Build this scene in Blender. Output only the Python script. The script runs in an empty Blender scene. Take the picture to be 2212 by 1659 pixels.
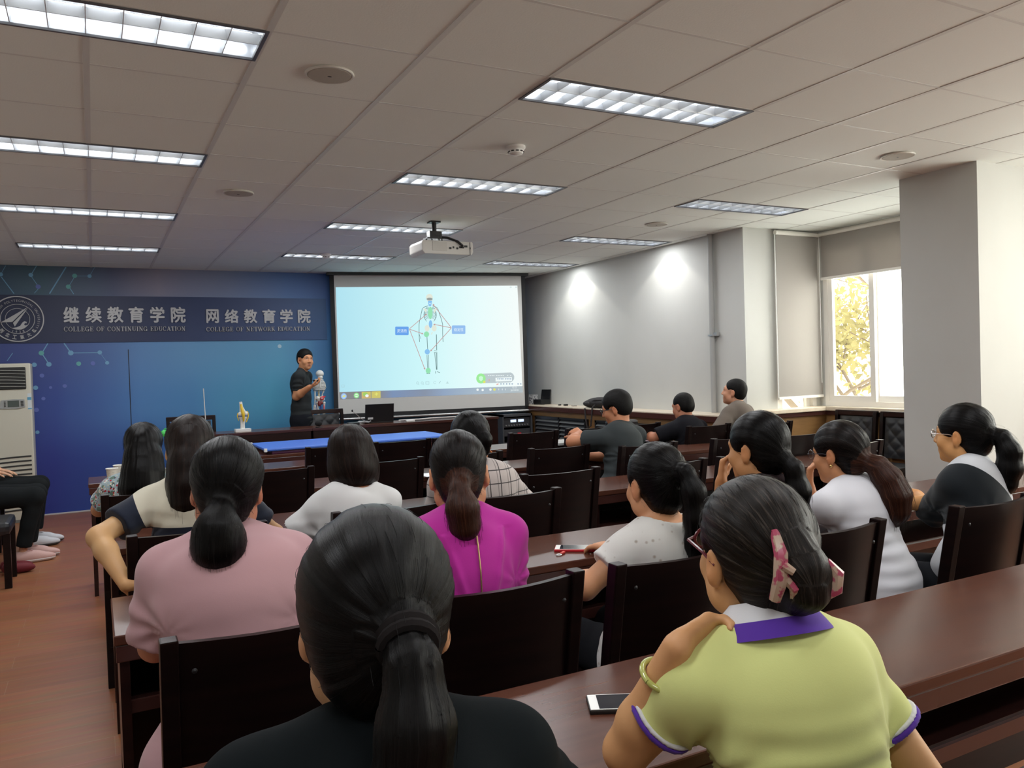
import bpy, bmesh, math, random
import numpy as np
from mathutils import Vector, Matrix

# ------------------------------------------------------------------ camera, world, light, exposure
SC = bpy.context.scene
COL = SC.collection
PI = math.pi
CEIL = 2.715
CAM_F = 1719.85                      # focal length in pixels of the 2212 x 1659 frame
YAW, PITCH, ROLL = 0.4834, -0.0204, -0.0315
CAM = np.array([-0.0215, -3.6155, CEIL - 1.2674])
_fw = np.array([math.sin(YAW) * math.cos(PITCH), math.cos(YAW) * math.cos(PITCH), math.sin(PITCH)])
_r = np.array([math.cos(YAW), -math.sin(YAW), 0.0])
_u = np.cross(_r, _fw)
RT = _r * math.cos(ROLL) + _u * math.sin(ROLL)
UP = -_r * math.sin(ROLL) + _u * math.cos(ROLL)
cd = bpy.data.cameras.new('camera')
cd.sensor_width = 36.0
cd.lens = CAM_F * 36.0 / 2212.0
cd.clip_start = 0.05
cam = bpy.data.objects.new('camera', cd)
COL.objects.link(cam)
cam.matrix_world = Matrix(((RT[0], UP[0], -_fw[0], CAM[0]), (RT[1], UP[1], -_fw[1], CAM[1]),
                           (RT[2], UP[2], -_fw[2], CAM[2]), (0, 0, 0, 1)))
SC.camera = cam


def ray(px, py):
    return _fw + (px - 1106) / CAM_F * RT - (py - 829.5) / CAM_F * UP


def at_y(px, py, Y):
    d = ray(px, py)
    return CAM + d * (Y - CAM[1]) / d[1]


def at_z(px, py, Z):
    d = ray(px, py)
    return CAM + d * (Z - CAM[2]) / d[2]


def at_x(px, py, X):
    d = ray(px, py)
    return CAM + d * (X - CAM[0]) / d[0]


SC.view_settings.view_transform = 'Standard'
SC.view_settings.look = 'None'
SC.view_settings.gamma = 1.0
SC.view_settings.use_curve_mapping = False
SC.view_settings.exposure = 0.16
SC.cycles.use_denoising = True
SC.cycles.max_bounces = 8
SC.cycles.diffuse_bounces = 5
SC.cycles.glossy_bounces = 3
SC.cycles.transmission_bounces = 6
SC.cycles.sample_clamp_indirect = 4.0
SC.cycles.caustics_reflective = False
SC.cycles.caustics_refractive = False

W = bpy.data.worlds.new('sky')
SC.world = W
W.use_nodes = True
wb = W.node_tree.nodes['Background']
wb.inputs['Color'].default_value = (1.0, 0.97, 0.92, 1)      # bright white overcast sky
wb.inputs['Strength'].default_value = 6.0


def light(name, kind, loc, target, energy, color, **kw):
    d = bpy.data.lights.new(name, kind)
    d.energy = energy
    d.color = color
    for k, v in kw.items():
        setattr(d, k, v)
    o = bpy.data.objects.new(name, d)
    COL.objects.link(o)
    o.location = loc
    v = Vector(target) - Vector(loc)
    o.rotation_euler = v.to_track_quat('-Z', 'Y').to_euler()
    return o


WARM = (1.0, 0.95, 0.89)
# daylight through the side window beside the photographer; the alcove windows let the sky in
light('daylight_window_side', 'AREA', (6.80, -2.6, 1.80), (0, -1.8, 1.5), 74, WARM, shape='RECTANGLE', size=3.3, size_y=1.6)
light('alcove_daylight_boost', 'AREA', (7.7, 1.0, 2.3), (5.9, 1.5, 1.2), 75, WARM, shape='RECTANGLE', size=2.2, size_y=1.8)  # unseen lamp added outside the alcove to strengthen its daylight
# two small downlights that graze the wall on the window side
for _y, _e in ((4.92, 12), (3.18, 8.5)):
    light('wall_downlight', 'SPOT', (5.31, _y, 2.70), (5.34, _y, 0.0), _e, (1.0, 0.96, 0.86), spot_size=math.radians(112), spot_blend=0.15, shadow_soft_size=0.02)


# ------------------------------------------------------------------ materials
def mat(name, col, rough=0.6, metal=0.0, spec=0.5, coat=0.0, emit=None, es=0.0, noise=None, bump=None, attr=None, alpha=1.0, trans=0.0, sheen=0.0):
    m = bpy.data.materials.new(name)
    m.use_nodes = True
    nt = m.node_tree
    b = nt.nodes['Principled BSDF']
    b.inputs['Base Color'].default_value = (*col, 1)
    b.inputs['Roughness'].default_value = rough
    b.inputs['Metallic'].default_value = metal
    b.inputs['Specular IOR Level'].default_value = spec
    b.inputs['Coat Weight'].default_value = coat
    b.inputs['Coat Roughness'].default_value = 0.08
    b.inputs['Transmission Weight'].default_value = trans
    b.inputs['Sheen Weight'].default_value = sheen
    if emit:
        b.inputs['Emission Color'].default_value = (*emit, 1)
        b.inputs['Emission Strength'].default_value = es
    src = None
    if attr:
        a = nt.nodes.new('ShaderNodeAttribute')
        a.attribute_name = attr
        src = a.outputs['Color']
        nt.links.new(src, b.inputs['Base Color'])
    if noise:                                     # (scale xyz, other colour, low, high)
        sc3, c2, lo, hi = noise
        tc = nt.nodes.new('ShaderNodeTexCoord')
        mp = nt.nodes.new('ShaderNodeMapping')
        mp.inputs['Scale'].default_value = sc3
        nz = nt.nodes.new('ShaderNodeTexNoise')
        nz.inputs['Scale'].default_value = 1.0
        nz.inputs['Detail'].default_value = 5
        rp = nt.nodes.new('ShaderNodeMapRange')
        rp.inputs['From Min'].default_value = lo
        rp.inputs['From Max'].default_value = hi
        mx = nt.nodes.new('ShaderNodeMix')
        mx.data_type = 'RGBA'
        nt.links.new(tc.outputs['Object'], mp.inputs['Vector'])
        nt.links.new(mp.outputs['Vector'], nz.inputs['Vector'])
        nt.links.new(nz.outputs['Fac'], rp.inputs['Value'])
        nt.links.new(rp.outputs['Result'], mx.inputs['Factor'])
        if src is None:
            mx.inputs['A'].default_value = (*col, 1)
            mx.inputs['B'].default_value = (*c2, 1)
        else:
            nt.links.new(src, mx.inputs['A'])
            mx.inputs['B'].default_value = (*c2, 1)
        nt.links.new(mx.outputs['Result'], b.inputs['Base Color'])
    if bump:                                      # (scale xyz, strength, distance)
        sc3, st, di = bump
        tc = nt.nodes.new('ShaderNodeTexCoord')
        mp = nt.nodes.new('ShaderNodeMapping')
        mp.inputs['Scale'].default_value = sc3
        nz = nt.nodes.new('ShaderNodeTexNoise')
        nz.inputs['Scale'].default_value = 1.0
        nz.inputs['Detail'].default_value = 4
        bp = nt.nodes.new('ShaderNodeBump')
        bp.inputs['Strength'].default_value = st
        bp.inputs['Distance'].default_value = di
        nt.links.new(tc.outputs['Object'], mp.inputs['Vector'])
        nt.links.new(mp.outputs['Vector'], nz.inputs['Vector'])
        nt.links.new(nz.outputs['Fac'], bp.inputs['Height'])
        nt.links.new(bp.outputs['Normal'], b.inputs['Normal'])
    return m


def srgb(r, g, b):
    f = lambda c: (c / 255 / 12.92) if c / 255 <= 0.04045 else ((c / 255 + 0.055) / 1.055) ** 2.4
    return (f(r), f(g), f(b))


def emis(name, col, st):
    m = bpy.data.materials.new(name)
    m.use_nodes = True
    nt = m.node_tree
    nt.nodes.remove(nt.nodes['Principled BSDF'])
    e = nt.nodes.new('ShaderNodeEmission')
    e.inputs['Color'].default_value = (*col, 1)
    e.inputs['Strength'].default_value = st
    nt.links.new(e.outputs['Emission'], nt.nodes['Material Output'].inputs['Surface'])
    return m


M = {}
M['wall'] = mat('wall_paint', (0.55, 0.55, 0.525), 0.75, noise=((1.2, 1.2, 0.8), (0.50, 0.50, 0.475), 0.35, 0.7))
M['tile'] = mat('ceiling_tile', (0.75, 0.77, 0.74), 0.9, bump=((120, 120, 120), 0.25, 0.002))
M['tee'] = mat('ceiling_grid', (0.62, 0.62, 0.60), 0.5)
M['tee_lit'] = mat('ceiling_grid_lit', (0.72, 0.72, 0.70), 0.45)  # lighter copy of the grid colour with the light on it put in; unused
M['wood'] = mat('dark_wood', (0.013, 0.005, 0.0045), 0.28, spec=0.35, noise=((3, 40, 40), (0.024, 0.008, 0.0065), 0.35, 0.7))
M['wood_top'] = mat('desk_top_wood', (0.066, 0.023, 0.015), 0.24, spec=0.32, noise=((2, 30, 30), (0.095, 0.034, 0.020), 0.3, 0.75))
M['wood_edge'] = mat('wood_edge', (0.060, 0.022, 0.018), 0.18, spec=0.6)
M['chair_wood'] = mat('chair_wood', (0.0055, 0.0026, 0.0026), 0.36, spec=0.22, noise=((4, 4, 40), (0.010, 0.004, 0.0036), 0.35, 0.7))
M['brown_panel'] = mat('brown_panel', (0.20, 0.10, 0.035), 0.45, noise=((4, 4, 22), (0.26, 0.14, 0.05), 0.3, 0.7))
M['sill'] = mat('sill_stone', (0.62, 0.52, 0.40), 0.3, noise=((9, 9, 9), (0.70, 0.62, 0.50), 0.4, 0.7))
M['dark_metal'] = mat('dark_metal', (0.03, 0.03, 0.033), 0.4, metal=0.6)
M['black'] = mat('black_plastic', (0.010, 0.010, 0.011), 0.35)
M['silver'] = mat('brushed_silver', (0.55, 0.55, 0.55), 0.35, metal=0.9)
M['white'] = mat('white_plastic', (0.78, 0.78, 0.76), 0.4)
M['paper'] = mat('white_paper', (0.82, 0.84, 0.86), 0.7)
M['pvc'] = mat('window_frame_white', (0.80, 0.77, 0.72), 0.35)
M['leather'] = mat('black_leather', (0.014, 0.015, 0.018), 0.38, bump=((90, 90, 90), 0.15, 0.001))
M['letter'] = mat('sign_letter_metal', (0.44, 0.44, 0.45), 0.45, metal=0.1)


# ------------------------------------------------------------------ mesh helpers
class MB:
    def __init__(s):
        s.v, s.f, s.mi = [], [], []
        s.cur = 0

    def add(s, vs, fs):
        o = len(s.v)
        s.v += [tuple(map(float, q)) for q in vs]
        s.f += [tuple(i + o for i in q) for q in fs]
        s.mi += [s.cur] * len(fs)
        return s

    def box(s, x0, x1, y0, y1, z0, z1):
        return s.hexa([(x0, y0, z0), (x1, y0, z0), (x1, y1, z0), (x0, y1, z0), (x0, y0, z1), (x1, y0, z1), (x1, y1, z1), (x0, y1, z1)])

    def hexa(s, p):
        return s.add(p, [(0, 3, 2, 1), (4, 5, 6, 7), (0, 1, 5, 4), (1, 2, 6, 5), (2, 3, 7, 6), (3, 0, 4, 7)])

    def quad(s, a, b, c, d):
        return s.add([a, b, c, d], [(0, 1, 2, 3)])

    def prism(s, poly, ax, t0, t1):
        """closed 2-D polygon pushed along axis ax from t0 to t1"""
        n = len(poly)
        def mk(p, t):
            q = list(p)
            q.insert(ax, t)
            return q
        vs = [mk(p, t0) for p in poly] + [mk(p, t1) for p in poly]
        fs = [tuple(range(n))[::-1], tuple(range(n, 2 * n))] + [(i, (i + 1) % n, (i + 1) % n + n, i + n) for i in range(n)]
        return s.add(vs, fs)

    def tube(s, pts, r, n=8, cap=True):
        pts = [np.array(p, float) for p in pts]
        rs = r if isinstance(r, (list, tuple)) else [r] * len(pts)
        rings = []
        prev = None
        for i, p in enumerate(pts):
            t = pts[min(i + 1, len(pts) - 1)] - pts[max(i - 1, 0)]
            t = t / (np.linalg.norm(t) + 1e-12)
            if prev is None:
                a = np.array([0, 0, 1.0]) if abs(t[2]) < 0.9 else np.array([1.0, 0, 0])
                x = np.cross(t, a)
            else:
                x = prev - t * (prev @ t)
            x /= np.linalg.norm(x) + 1e-12
            prev = x
            y = np.cross(t, x)
            rings.append([p + rs[i] * (math.cos(2 * PI * k / n) * x + math.sin(2 * PI * k / n) * y) for k in range(n)])
        vs = [q for rg in rings for q in rg]
        fs = []
        for i in range(len(pts) - 1):
            for k in range(n):
                a, b = i * n + k, i * n + (k + 1) % n
                fs.append((a, b, b + n, a + n))
        if cap:
            fs.append(tuple(range(n))[::-1])
            fs.append(tuple(range((len(pts) - 1) * n, len(pts) * n)))
        return s.add(vs, fs)

    def lathe(s, prof, c, n=24, axis=2, sx=1.0, sy=1.0):
        vs, fs = [], []
        for r, z in prof:
            for k in range(n):
                a = 2 * PI * k / n
                q = [r * math.cos(a) * sx, r * math.sin(a) * sy]
                q.insert(axis, z)
                vs.append([q[i] + c[i] for i in range(3)])
        for i in range(len(prof) - 1):
            for k in range(n):
                a, b = i * n + k, i * n + (k + 1) % n
                fs.append((a, b, b + n, a + n))
        fs.append(tuple(range(n))[::-1])
        fs.append(tuple(range((len(prof) - 1) * n, len(prof) * n)))
        return s.add(vs, fs)

    def ell(s, c, r, n=14, m=9):
        prof = [(max(1e-4, math.sin(PI * i / m)), -math.cos(PI * i / m)) for i in range(m + 1)]
        vs, fs = [], []
        for q, z in prof:
            for k in range(n):
                a = 2 * PI * k / n
                vs.append((c[0] + r[0] * q * math.cos(a), c[1] + r[1] * q * math.sin(a), c[2] + r[2] * z))
        for i in range(m):
            for k in range(n):
                a, b = i * n + k, i * n + (k + 1) % n
                fs.append((a, b, b + n, a + n))
        return s.add(vs, fs)

    def build(s, name, m, parent=None, smooth=False, bevel=0.0, loc=None, fix=True):
        me = bpy.data.meshes.new(name)
        me.from_pydata(s.v, [], s.f)
        for k in (m if isinstance(m, (list, tuple)) else [m]):
            me.materials.append(k)
        if any(s.mi):
            me.polygons.foreach_set('material_index', s.mi)
        if fix:
            bm = bmesh.new()
            bm.from_mesh(me)
            bmesh.ops.recalc_face_normals(bm, faces=bm.faces)
            if bevel:
                bmesh.ops.bevel(bm, geom=[e for e in bm.edges if len(e.link_faces) == 2 and e.calc_face_angle(0) > 0.6], offset=bevel, segments=2, affect='EDGES', profile=0.6)
            bm.to_mesh(me)
            bm.free()
        if smooth:
            me.polygons.foreach_set('use_smooth', [True] * len(me.polygons))
            if smooth != 'all':
                me.set_sharp_from_angle(angle=0.7)
        o = bpy.data.objects.new(name, me)
        COL.objects.link(o)
        if parent:
            o.parent = parent
        if loc is not None:
            o.location = loc
        return o


def tag(o, label=None, cat=None, group=None, kind=None):
    if label:
        o['label'] = label
    if cat:
        o['category'] = cat
    if group:
        o['group'] = group
    if kind:
        o['kind'] = kind
    return o


def thing(name, label, cat, loc=(0, 0, 0), rz=0.0, group=None):
    o = bpy.data.objects.new(name, None)
    o.empty_display_size = 0.1
    COL.objects.link(o)
    o.location = loc
    o.rotation_euler = (0, 0, rz)
    return tag(o, label, cat, group)


def dup(root, loc, rz=0.0, label=None, group=None):
    def cp(o, par):
        c = o.copy()
        COL.objects.link(c)
        if par:
            c.parent = par
        for ch in list(o.children):
            cp(ch, c)
        return c
    kids = list(root.children)
    r = root.copy()
    COL.objects.link(r)
    for ch in kids:
        cp(ch, r)
    r.location = loc
    r.rotation_euler = (0, 0, rz)
    if label:
        r['label'] = label
    if group:
        r['group'] = group
    return r


def struct(name, mb, m, parent=None, **kw):
    o = mb.build(name, m, parent, **kw)
    if parent is None:
        o['kind'] = 'structure'
    return o


def text_mesh(body, size, spacing=1.0, bold=0.0, extrude=0.0):
    """the outline of built-in lettering as mesh data (x to the right, y up, centred)"""
    c = bpy.data.curves.new('lettering', 'FONT')
    c.body = body
    c.size = size
    c.space_character = spacing
    c.offset = bold
    c.extrude = extrude
    c.align_x = 'CENTER'
    c.align_y = 'CENTER'
    c.resolution_u = 3
    o = bpy.data.objects.new('lettering', c)
    COL.objects.link(o)
    dg = bpy.context.evaluated_depsgraph_get()
    me = bpy.data.meshes.new_from_object(o.evaluated_get(dg))
    bpy.data.objects.remove(o)
    bpy.data.curves.remove(c)
    return me


def add_text(mb, body, size, place, spacing=1.0, bold=0.0, depth=0.0, width=None, height=None):
    """place(u, v, w) -> world point"""
    me = text_mesh(body, size, spacing, bold, depth)
    co = np.array([v.co[:] for v in me.vertices])
    if len(co) == 0:
        return
    lo, hi = co.min(0), co.max(0)
    co[:, :2] -= (lo[:2] + hi[:2]) / 2
    if width:
        co[:, 0] *= width / (hi[0] - lo[0])
    if height:
        co[:, 1] *= height / (hi[1] - lo[1])
    mb.add([place(*q) for q in co], [tuple(p.vertices) for p in me.polygons])
    bpy.data.meshes.remove(me)

# ------------------------------------------------------------------ room shell
XL, XR, XA, XW = -1.75, 5.5, 6.5, 6.5          # left wall, right wall, alcove wall
YF, YB, YJ = 6.43, -5.2, 2.08                  # front wall, back wall, jog of the alcove
FIX = [(c, r) for r in (-7, -4, -1, 2, 5, 8) for c in (-1, 3, 7) if not (c == 7 and r == -1)]   # light fittings by tile column and row

b = MB()
b.box(XL - .1, XW + .15, YB - .1, YF + .1, -.06, 0)
floor_m = mat('laminate_floor', (0.13, 0.055, 0.032), 0.36, spec=0.4)
nt = floor_m.node_tree
bs = nt.nodes['Principled BSDF']
tc = nt.nodes.new('ShaderNodeTexCoord')
br = nt.nodes.new('ShaderNodeTexBrick')
br.offset = 0.37
br.inputs['Scale'].default_value = 1.0
br.inputs['Brick Width'].default_value = 1.2
br.inputs['Row Height'].default_value = 0.19
br.inputs['Mortar Size'].default_value = 0.0016
br.inputs['Color1'].default_value = (0.29, 0.112, 0.050, 1)
br.inputs['Color2'].default_value = (0.245, 0.092, 0.042, 1)
br.inputs['Mortar'].default_value = (0.30, 0.16, 0.10, 1)
nz = nt.nodes.new('ShaderNodeTexNoise')
nz.inputs['Scale'].default_value = 1.0
nz.inputs['Detail'].default_value = 6
mp = nt.nodes.new('ShaderNodeMapping')
mp.inputs['Scale'].default_value = (2.5, 30, 1)
mx = nt.nodes.new('ShaderNodeMix')
mx.data_type = 'RGBA'
mx.blend_type = 'MULTIPLY'
mx.inputs['Factor'].default_value = 0.55
nt.links.new(tc.outputs['Object'], br.inputs['Vector'])
nt.links.new(tc.outputs['Object'], mp.inputs['Vector'])
nt.links.new(mp.outputs['Vector'], nz.inputs['Vector'])
nt.links.new(br.outputs['Color'], mx.inputs['A'])
nt.links.new(nz.outputs['Color'], mx.inputs['B'])
rp = nt.nodes.new('ShaderNodeMix')
rp.data_type = 'RGBA'
rp.blend_type = 'MULTIPLY'
rp.inputs['Factor'].default_value = 1.0
rp.inputs['B'].default_value = (1.5, 1.5, 1.5, 1)
nt.links.new(mx.outputs['Result'], rp.inputs['A'])
nt.links.new(rp.outputs['Result'], bs.inputs['Base Color'])
struct('floor', b, floor_m)

# ceiling: tiles in a grid, cut where the light fittings sit
rnd = random.Random(4)
b = MB()
half = {(c + k, r) for c, r in FIX for k in (0, 1)}
for c in range(-3, 12):
    for r in range(-9, 11):
        x0, x1, y0, y1 = .6 * c, .6 * c + .6, .6 * r, .6 * r + .6
        if (c, r) in half:
            y0 += .3
        x0, x1, y0, y1 = max(x0, XL - .1), min(x1, XW + .15), max(y0, YB - .1), min(y1, YF + .1)
        if x1 - x0 < .02 or y1 - y0 < .02:
            continue
        z = CEIL + .0014
        t = [rnd.uniform(-.0008, .0008) for _ in range(4)]
        g = .006
        b.cur = 0
        b.add([(x0 + g, y0 + g, z + t[0]), (x1 - g, y0 + g, z + t[1]), (x1 - g, y1 - g, z + t[2]), (x0 + g, y1 - g, z + t[3]),
               (x0 + g, y0 + g, z + .02), (x1 - g, y0 + g, z + .02), (x1 - g, y1 - g, z + .02), (x0 + g, y1 - g, z + .02)],
              [(0, 1, 2, 3), (0, 1, 5, 4), (1, 2, 6, 5), (2, 3, 7, 6), (3, 0, 4, 7)])
b.cur = 1
for c in range(-3, 12):
    x = .6 * c
    segs = [(YB - .1, YF + .1)]
    for cc, r in FIX:
        if cc + 1 == c:
            ns = []
            for a0, a1 in segs:
                if a0 < .6 * r < a1:
                    ns += [(a0, .6 * r), (.6 * r + .3, a1)]
                else:
                    ns.append((a0, a1))
            segs = ns
    for a0, a1 in segs:
        b.box(x - .012, x + .012, a0, a1, CEIL - .001, CEIL + .012)
for r in range(-9, 11):
    b.box(XL - .1, XW + .15, .6 * r - .007, .6 * r + .007, CEIL, CEIL + .012)
for cc, r in FIX:
    b.box(.6 * cc, .6 * cc + 1.2, .6 * r + .296, .6 * r + .31, CEIL, CEIL + .012)
b.cur = 2
b.box(XL - .2, XW + .25, YB - .2, YF + .2, CEIL + .13, CEIL + .16)
struct('ceiling', b, [M['tile'], M['tee'], M['tile']], fix=False)


def ramp(nt, stops):
    r = nt.nodes.new('ShaderNodeValToRGB')
    e = r.color_ramp.elements
    while len(e) < len(stops):
        e.new(0.5)
    for k, (p, c) in enumerate(stops):
        e[k].position = p
        e[k].color = (*c, 1)
    return r


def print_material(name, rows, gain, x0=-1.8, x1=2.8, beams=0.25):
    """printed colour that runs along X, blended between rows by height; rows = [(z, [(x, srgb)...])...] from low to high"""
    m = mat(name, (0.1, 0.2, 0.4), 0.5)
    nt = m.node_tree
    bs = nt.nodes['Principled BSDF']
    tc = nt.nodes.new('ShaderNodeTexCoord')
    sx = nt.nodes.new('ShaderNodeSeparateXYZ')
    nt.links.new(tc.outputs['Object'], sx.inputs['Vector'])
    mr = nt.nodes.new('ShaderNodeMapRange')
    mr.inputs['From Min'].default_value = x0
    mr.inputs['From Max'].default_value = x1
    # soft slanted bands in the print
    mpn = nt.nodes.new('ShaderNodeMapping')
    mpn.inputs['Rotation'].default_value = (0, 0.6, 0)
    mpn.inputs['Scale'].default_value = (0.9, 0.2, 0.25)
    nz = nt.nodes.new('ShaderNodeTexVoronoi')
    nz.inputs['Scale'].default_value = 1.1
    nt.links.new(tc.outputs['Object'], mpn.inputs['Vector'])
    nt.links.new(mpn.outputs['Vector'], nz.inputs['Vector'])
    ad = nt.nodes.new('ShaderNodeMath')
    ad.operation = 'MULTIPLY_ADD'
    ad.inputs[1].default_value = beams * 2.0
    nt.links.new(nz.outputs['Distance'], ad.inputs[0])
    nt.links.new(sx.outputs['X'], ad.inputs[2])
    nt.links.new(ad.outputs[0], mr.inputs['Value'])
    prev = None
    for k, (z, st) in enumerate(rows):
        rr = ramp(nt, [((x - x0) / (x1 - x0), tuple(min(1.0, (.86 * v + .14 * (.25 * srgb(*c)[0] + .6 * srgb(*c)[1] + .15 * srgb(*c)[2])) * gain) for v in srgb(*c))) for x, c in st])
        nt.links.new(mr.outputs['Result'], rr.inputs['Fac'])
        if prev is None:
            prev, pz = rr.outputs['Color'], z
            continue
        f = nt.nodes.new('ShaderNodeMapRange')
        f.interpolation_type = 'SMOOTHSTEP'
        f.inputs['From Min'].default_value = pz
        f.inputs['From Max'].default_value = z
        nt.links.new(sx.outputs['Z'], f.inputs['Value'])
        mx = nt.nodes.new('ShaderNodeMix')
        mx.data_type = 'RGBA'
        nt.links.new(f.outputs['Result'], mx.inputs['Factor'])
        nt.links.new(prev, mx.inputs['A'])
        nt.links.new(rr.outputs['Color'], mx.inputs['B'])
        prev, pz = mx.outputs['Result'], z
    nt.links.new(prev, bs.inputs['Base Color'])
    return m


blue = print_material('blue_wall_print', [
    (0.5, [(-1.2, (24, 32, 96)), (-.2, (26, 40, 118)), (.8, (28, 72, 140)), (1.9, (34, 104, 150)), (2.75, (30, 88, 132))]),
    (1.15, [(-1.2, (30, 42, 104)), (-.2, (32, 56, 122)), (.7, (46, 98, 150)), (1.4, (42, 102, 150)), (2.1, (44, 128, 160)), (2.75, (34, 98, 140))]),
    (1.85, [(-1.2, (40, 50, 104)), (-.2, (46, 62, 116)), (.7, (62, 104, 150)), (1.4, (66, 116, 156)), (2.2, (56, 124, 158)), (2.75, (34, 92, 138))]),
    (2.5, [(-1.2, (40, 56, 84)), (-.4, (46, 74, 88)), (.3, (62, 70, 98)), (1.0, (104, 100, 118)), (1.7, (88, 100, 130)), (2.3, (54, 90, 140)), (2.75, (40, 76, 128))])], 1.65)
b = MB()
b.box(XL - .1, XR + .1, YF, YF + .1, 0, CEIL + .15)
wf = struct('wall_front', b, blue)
b = MB()
p0, p1 = at_y(277, 755, YF), at_y(284, 1000, YF)
b.box(p0[0] - .004, p0[0] + .004, YF - .003, YF, .02, p0[2])
b.build('panel_seam', M['black'], wf)


def wpt(px, py, off=.003):
    q = at_y(px, py, YF - off)
    return q


def crop(x, y, ox, oy, s):
    return ox + x / s, oy + y / s


nodes = {0: [], 1: [], 2: []}
K = lambda x, y: crop(x, y, 0, 570, 6.9125)
K2 = lambda x, y: crop(x, y, 0, 760, 8.508)
lines = [((85, 25), (15, 150), .5), ((20, 195), (210, 445), .8), ((545, 30), (465, 160), .8), ((470, 190), (575, 340), .6), ((575, 370), (510, 440), .5), ((985, 50), (740, 445), 1.2),
         ((1140, 182), (1310, 182), .4), ((1110, 200), (1030, 330), .6), ((1045, 365), (1100, 450), .8), ((715, 1185), (640, 1310), 1.0), ((640, 1360), (720, 1480), 1.0), ((955, 1182), (1045, 1310), 1.1),
         ((1090, 1330), (1460, 1326), .9), ((1510, 1350), (1590, 1460), .4), ((190, 1330), (105, 1450), .6), ((1420, 40), (1350, 160), .4)]
dots = [(10, 158, 25, 1), (460, 165, 26, 1), (570, 340, 28, 2), (1115, 178, 28, 0), (1337, 183, 24, 1), (1020, 340, 28, 0), (617, 1332, 30, 0), (730, 1500, 30, 1), (1057, 1330, 32, 1), (1490, 1322, 27, 1),
        (1600, 1478, 24, 1), (512, 1507, 28, 1), (1175, 1490, 28, 0), (1388, 1485, 28, 2)]
b = MB()
b.cur = 1
for a, c, w in lines:
    p, q = wpt(*K(*a)), wpt(*K(*c))
    n = np.array([-(q - p)[2], 0, (q - p)[0]])
    n = n / np.linalg.norm(n) * .005 * w
    b.quad(p - n, q - n, q + n, p + n)


def disc(b, c, r, n=16):
    b.add([(c[0] + r * math.cos(2 * PI * k / n), c[1], c[2] + r * math.sin(2 * PI * k / n)) for k in range(n)], [tuple(range(n))])


for x, y, r, k in dots:
    b.cur = k
    disc(b, wpt(*K(x, y), .0035), r / 6.9 * .0059)
for x, y, r, k in [(770, 437, 32, 2), (655, 660, 34, 1), (930, 655, 22, 2), (1190, 628, 30, 2), (798, 860, 28, 2), (670, 1068, 34, 2), (688, 1478, 28, 1)]:
    b.cur = k
    disc(b, wpt(*K2(x, y), .0035), r / 8.5 * .0059)
b.cur = 3
disc(b, wpt(604, 748, .0035), .024)
b.build('molecule_print', [mat('print_green', srgb(95, 165, 165), .5), mat('print_cyan', srgb(110, 160, 195), .5), mat('print_lilac', srgb(95, 110, 180), .5), mat('print_pale', srgb(170, 200, 215), .5)], wf, fix=False)

# sign band with the college names and the round emblem
sg = thing('wall_sign', 'dark blue sign band across the blue wall with college names and round emblem', 'sign', (0, YF, 0))
zb0, zb1 = 1.878, 2.396
band = print_material('band_print', [(1.0, [(-1.2, (30, 38, 70)), (.4, (32, 44, 82)), (1.6, (34, 58, 106)), (2.2, (38, 72, 124)), (2.6, (38, 86, 136))]), (3.0, [(-1.2, (30, 38, 70)), (.4, (32, 44, 82)), (1.6, (34, 58, 106)), (2.2, (42, 76, 128)), (2.6, (40, 84, 134))])], 1.0, beams=0)
b = MB()
b.box(XL, 2.62, -.012, 0, zb0, zb1)
b.build('sign_band', band, sg)


def sgn(p):
    return (p[0], p[1] - YF, p[2])


def char_line(chars, name, depth=.02):
    b = MB()
    for ch, x0, x1, y0, y1 in chars:
        p, q = at_y(560 * 0 + x0 / 2.989, 560 + y1 / 2.989, YF - .03), at_y(x1 / 2.989, 560 + y0 / 2.989, YF - .03)
        cx, cz = (p[0] + q[0]) / 2, (p[2] + q[2]) / 2
        for du, dv, dw in ((0, 0, 0), (.005, 0, .0004), (-.005, 0, .0008), (0, .005, .0012), (0, -.005, .0016)):      # heavy strokes
            add_text(b, ch, .2, lambda u, v, w: (cx + u + du, -.020 - w - dw, cz + v + dv), depth=.007, width=q[0] - p[0] - .012, height=q[2] - p[2] - .012)
    return b.build(name, M['letter'], sg)


char_line([(c, x0, x1, 306, 410) for c, x0, x1 in zip('继续教育学院', (410, 553, 693, 832, 970, 1105), (508, 655, 795, 928, 1062, 1197))], 'chinese_lettering')
char_line([(c, x0, x1, 322, 413) for c, x0, x1 in zip('网络教育学院', (1333, 1452, 1575, 1695, 1810, 1925), (1412, 1540, 1660, 1780, 1890, 2005))], 'chinese_lettering')

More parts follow.
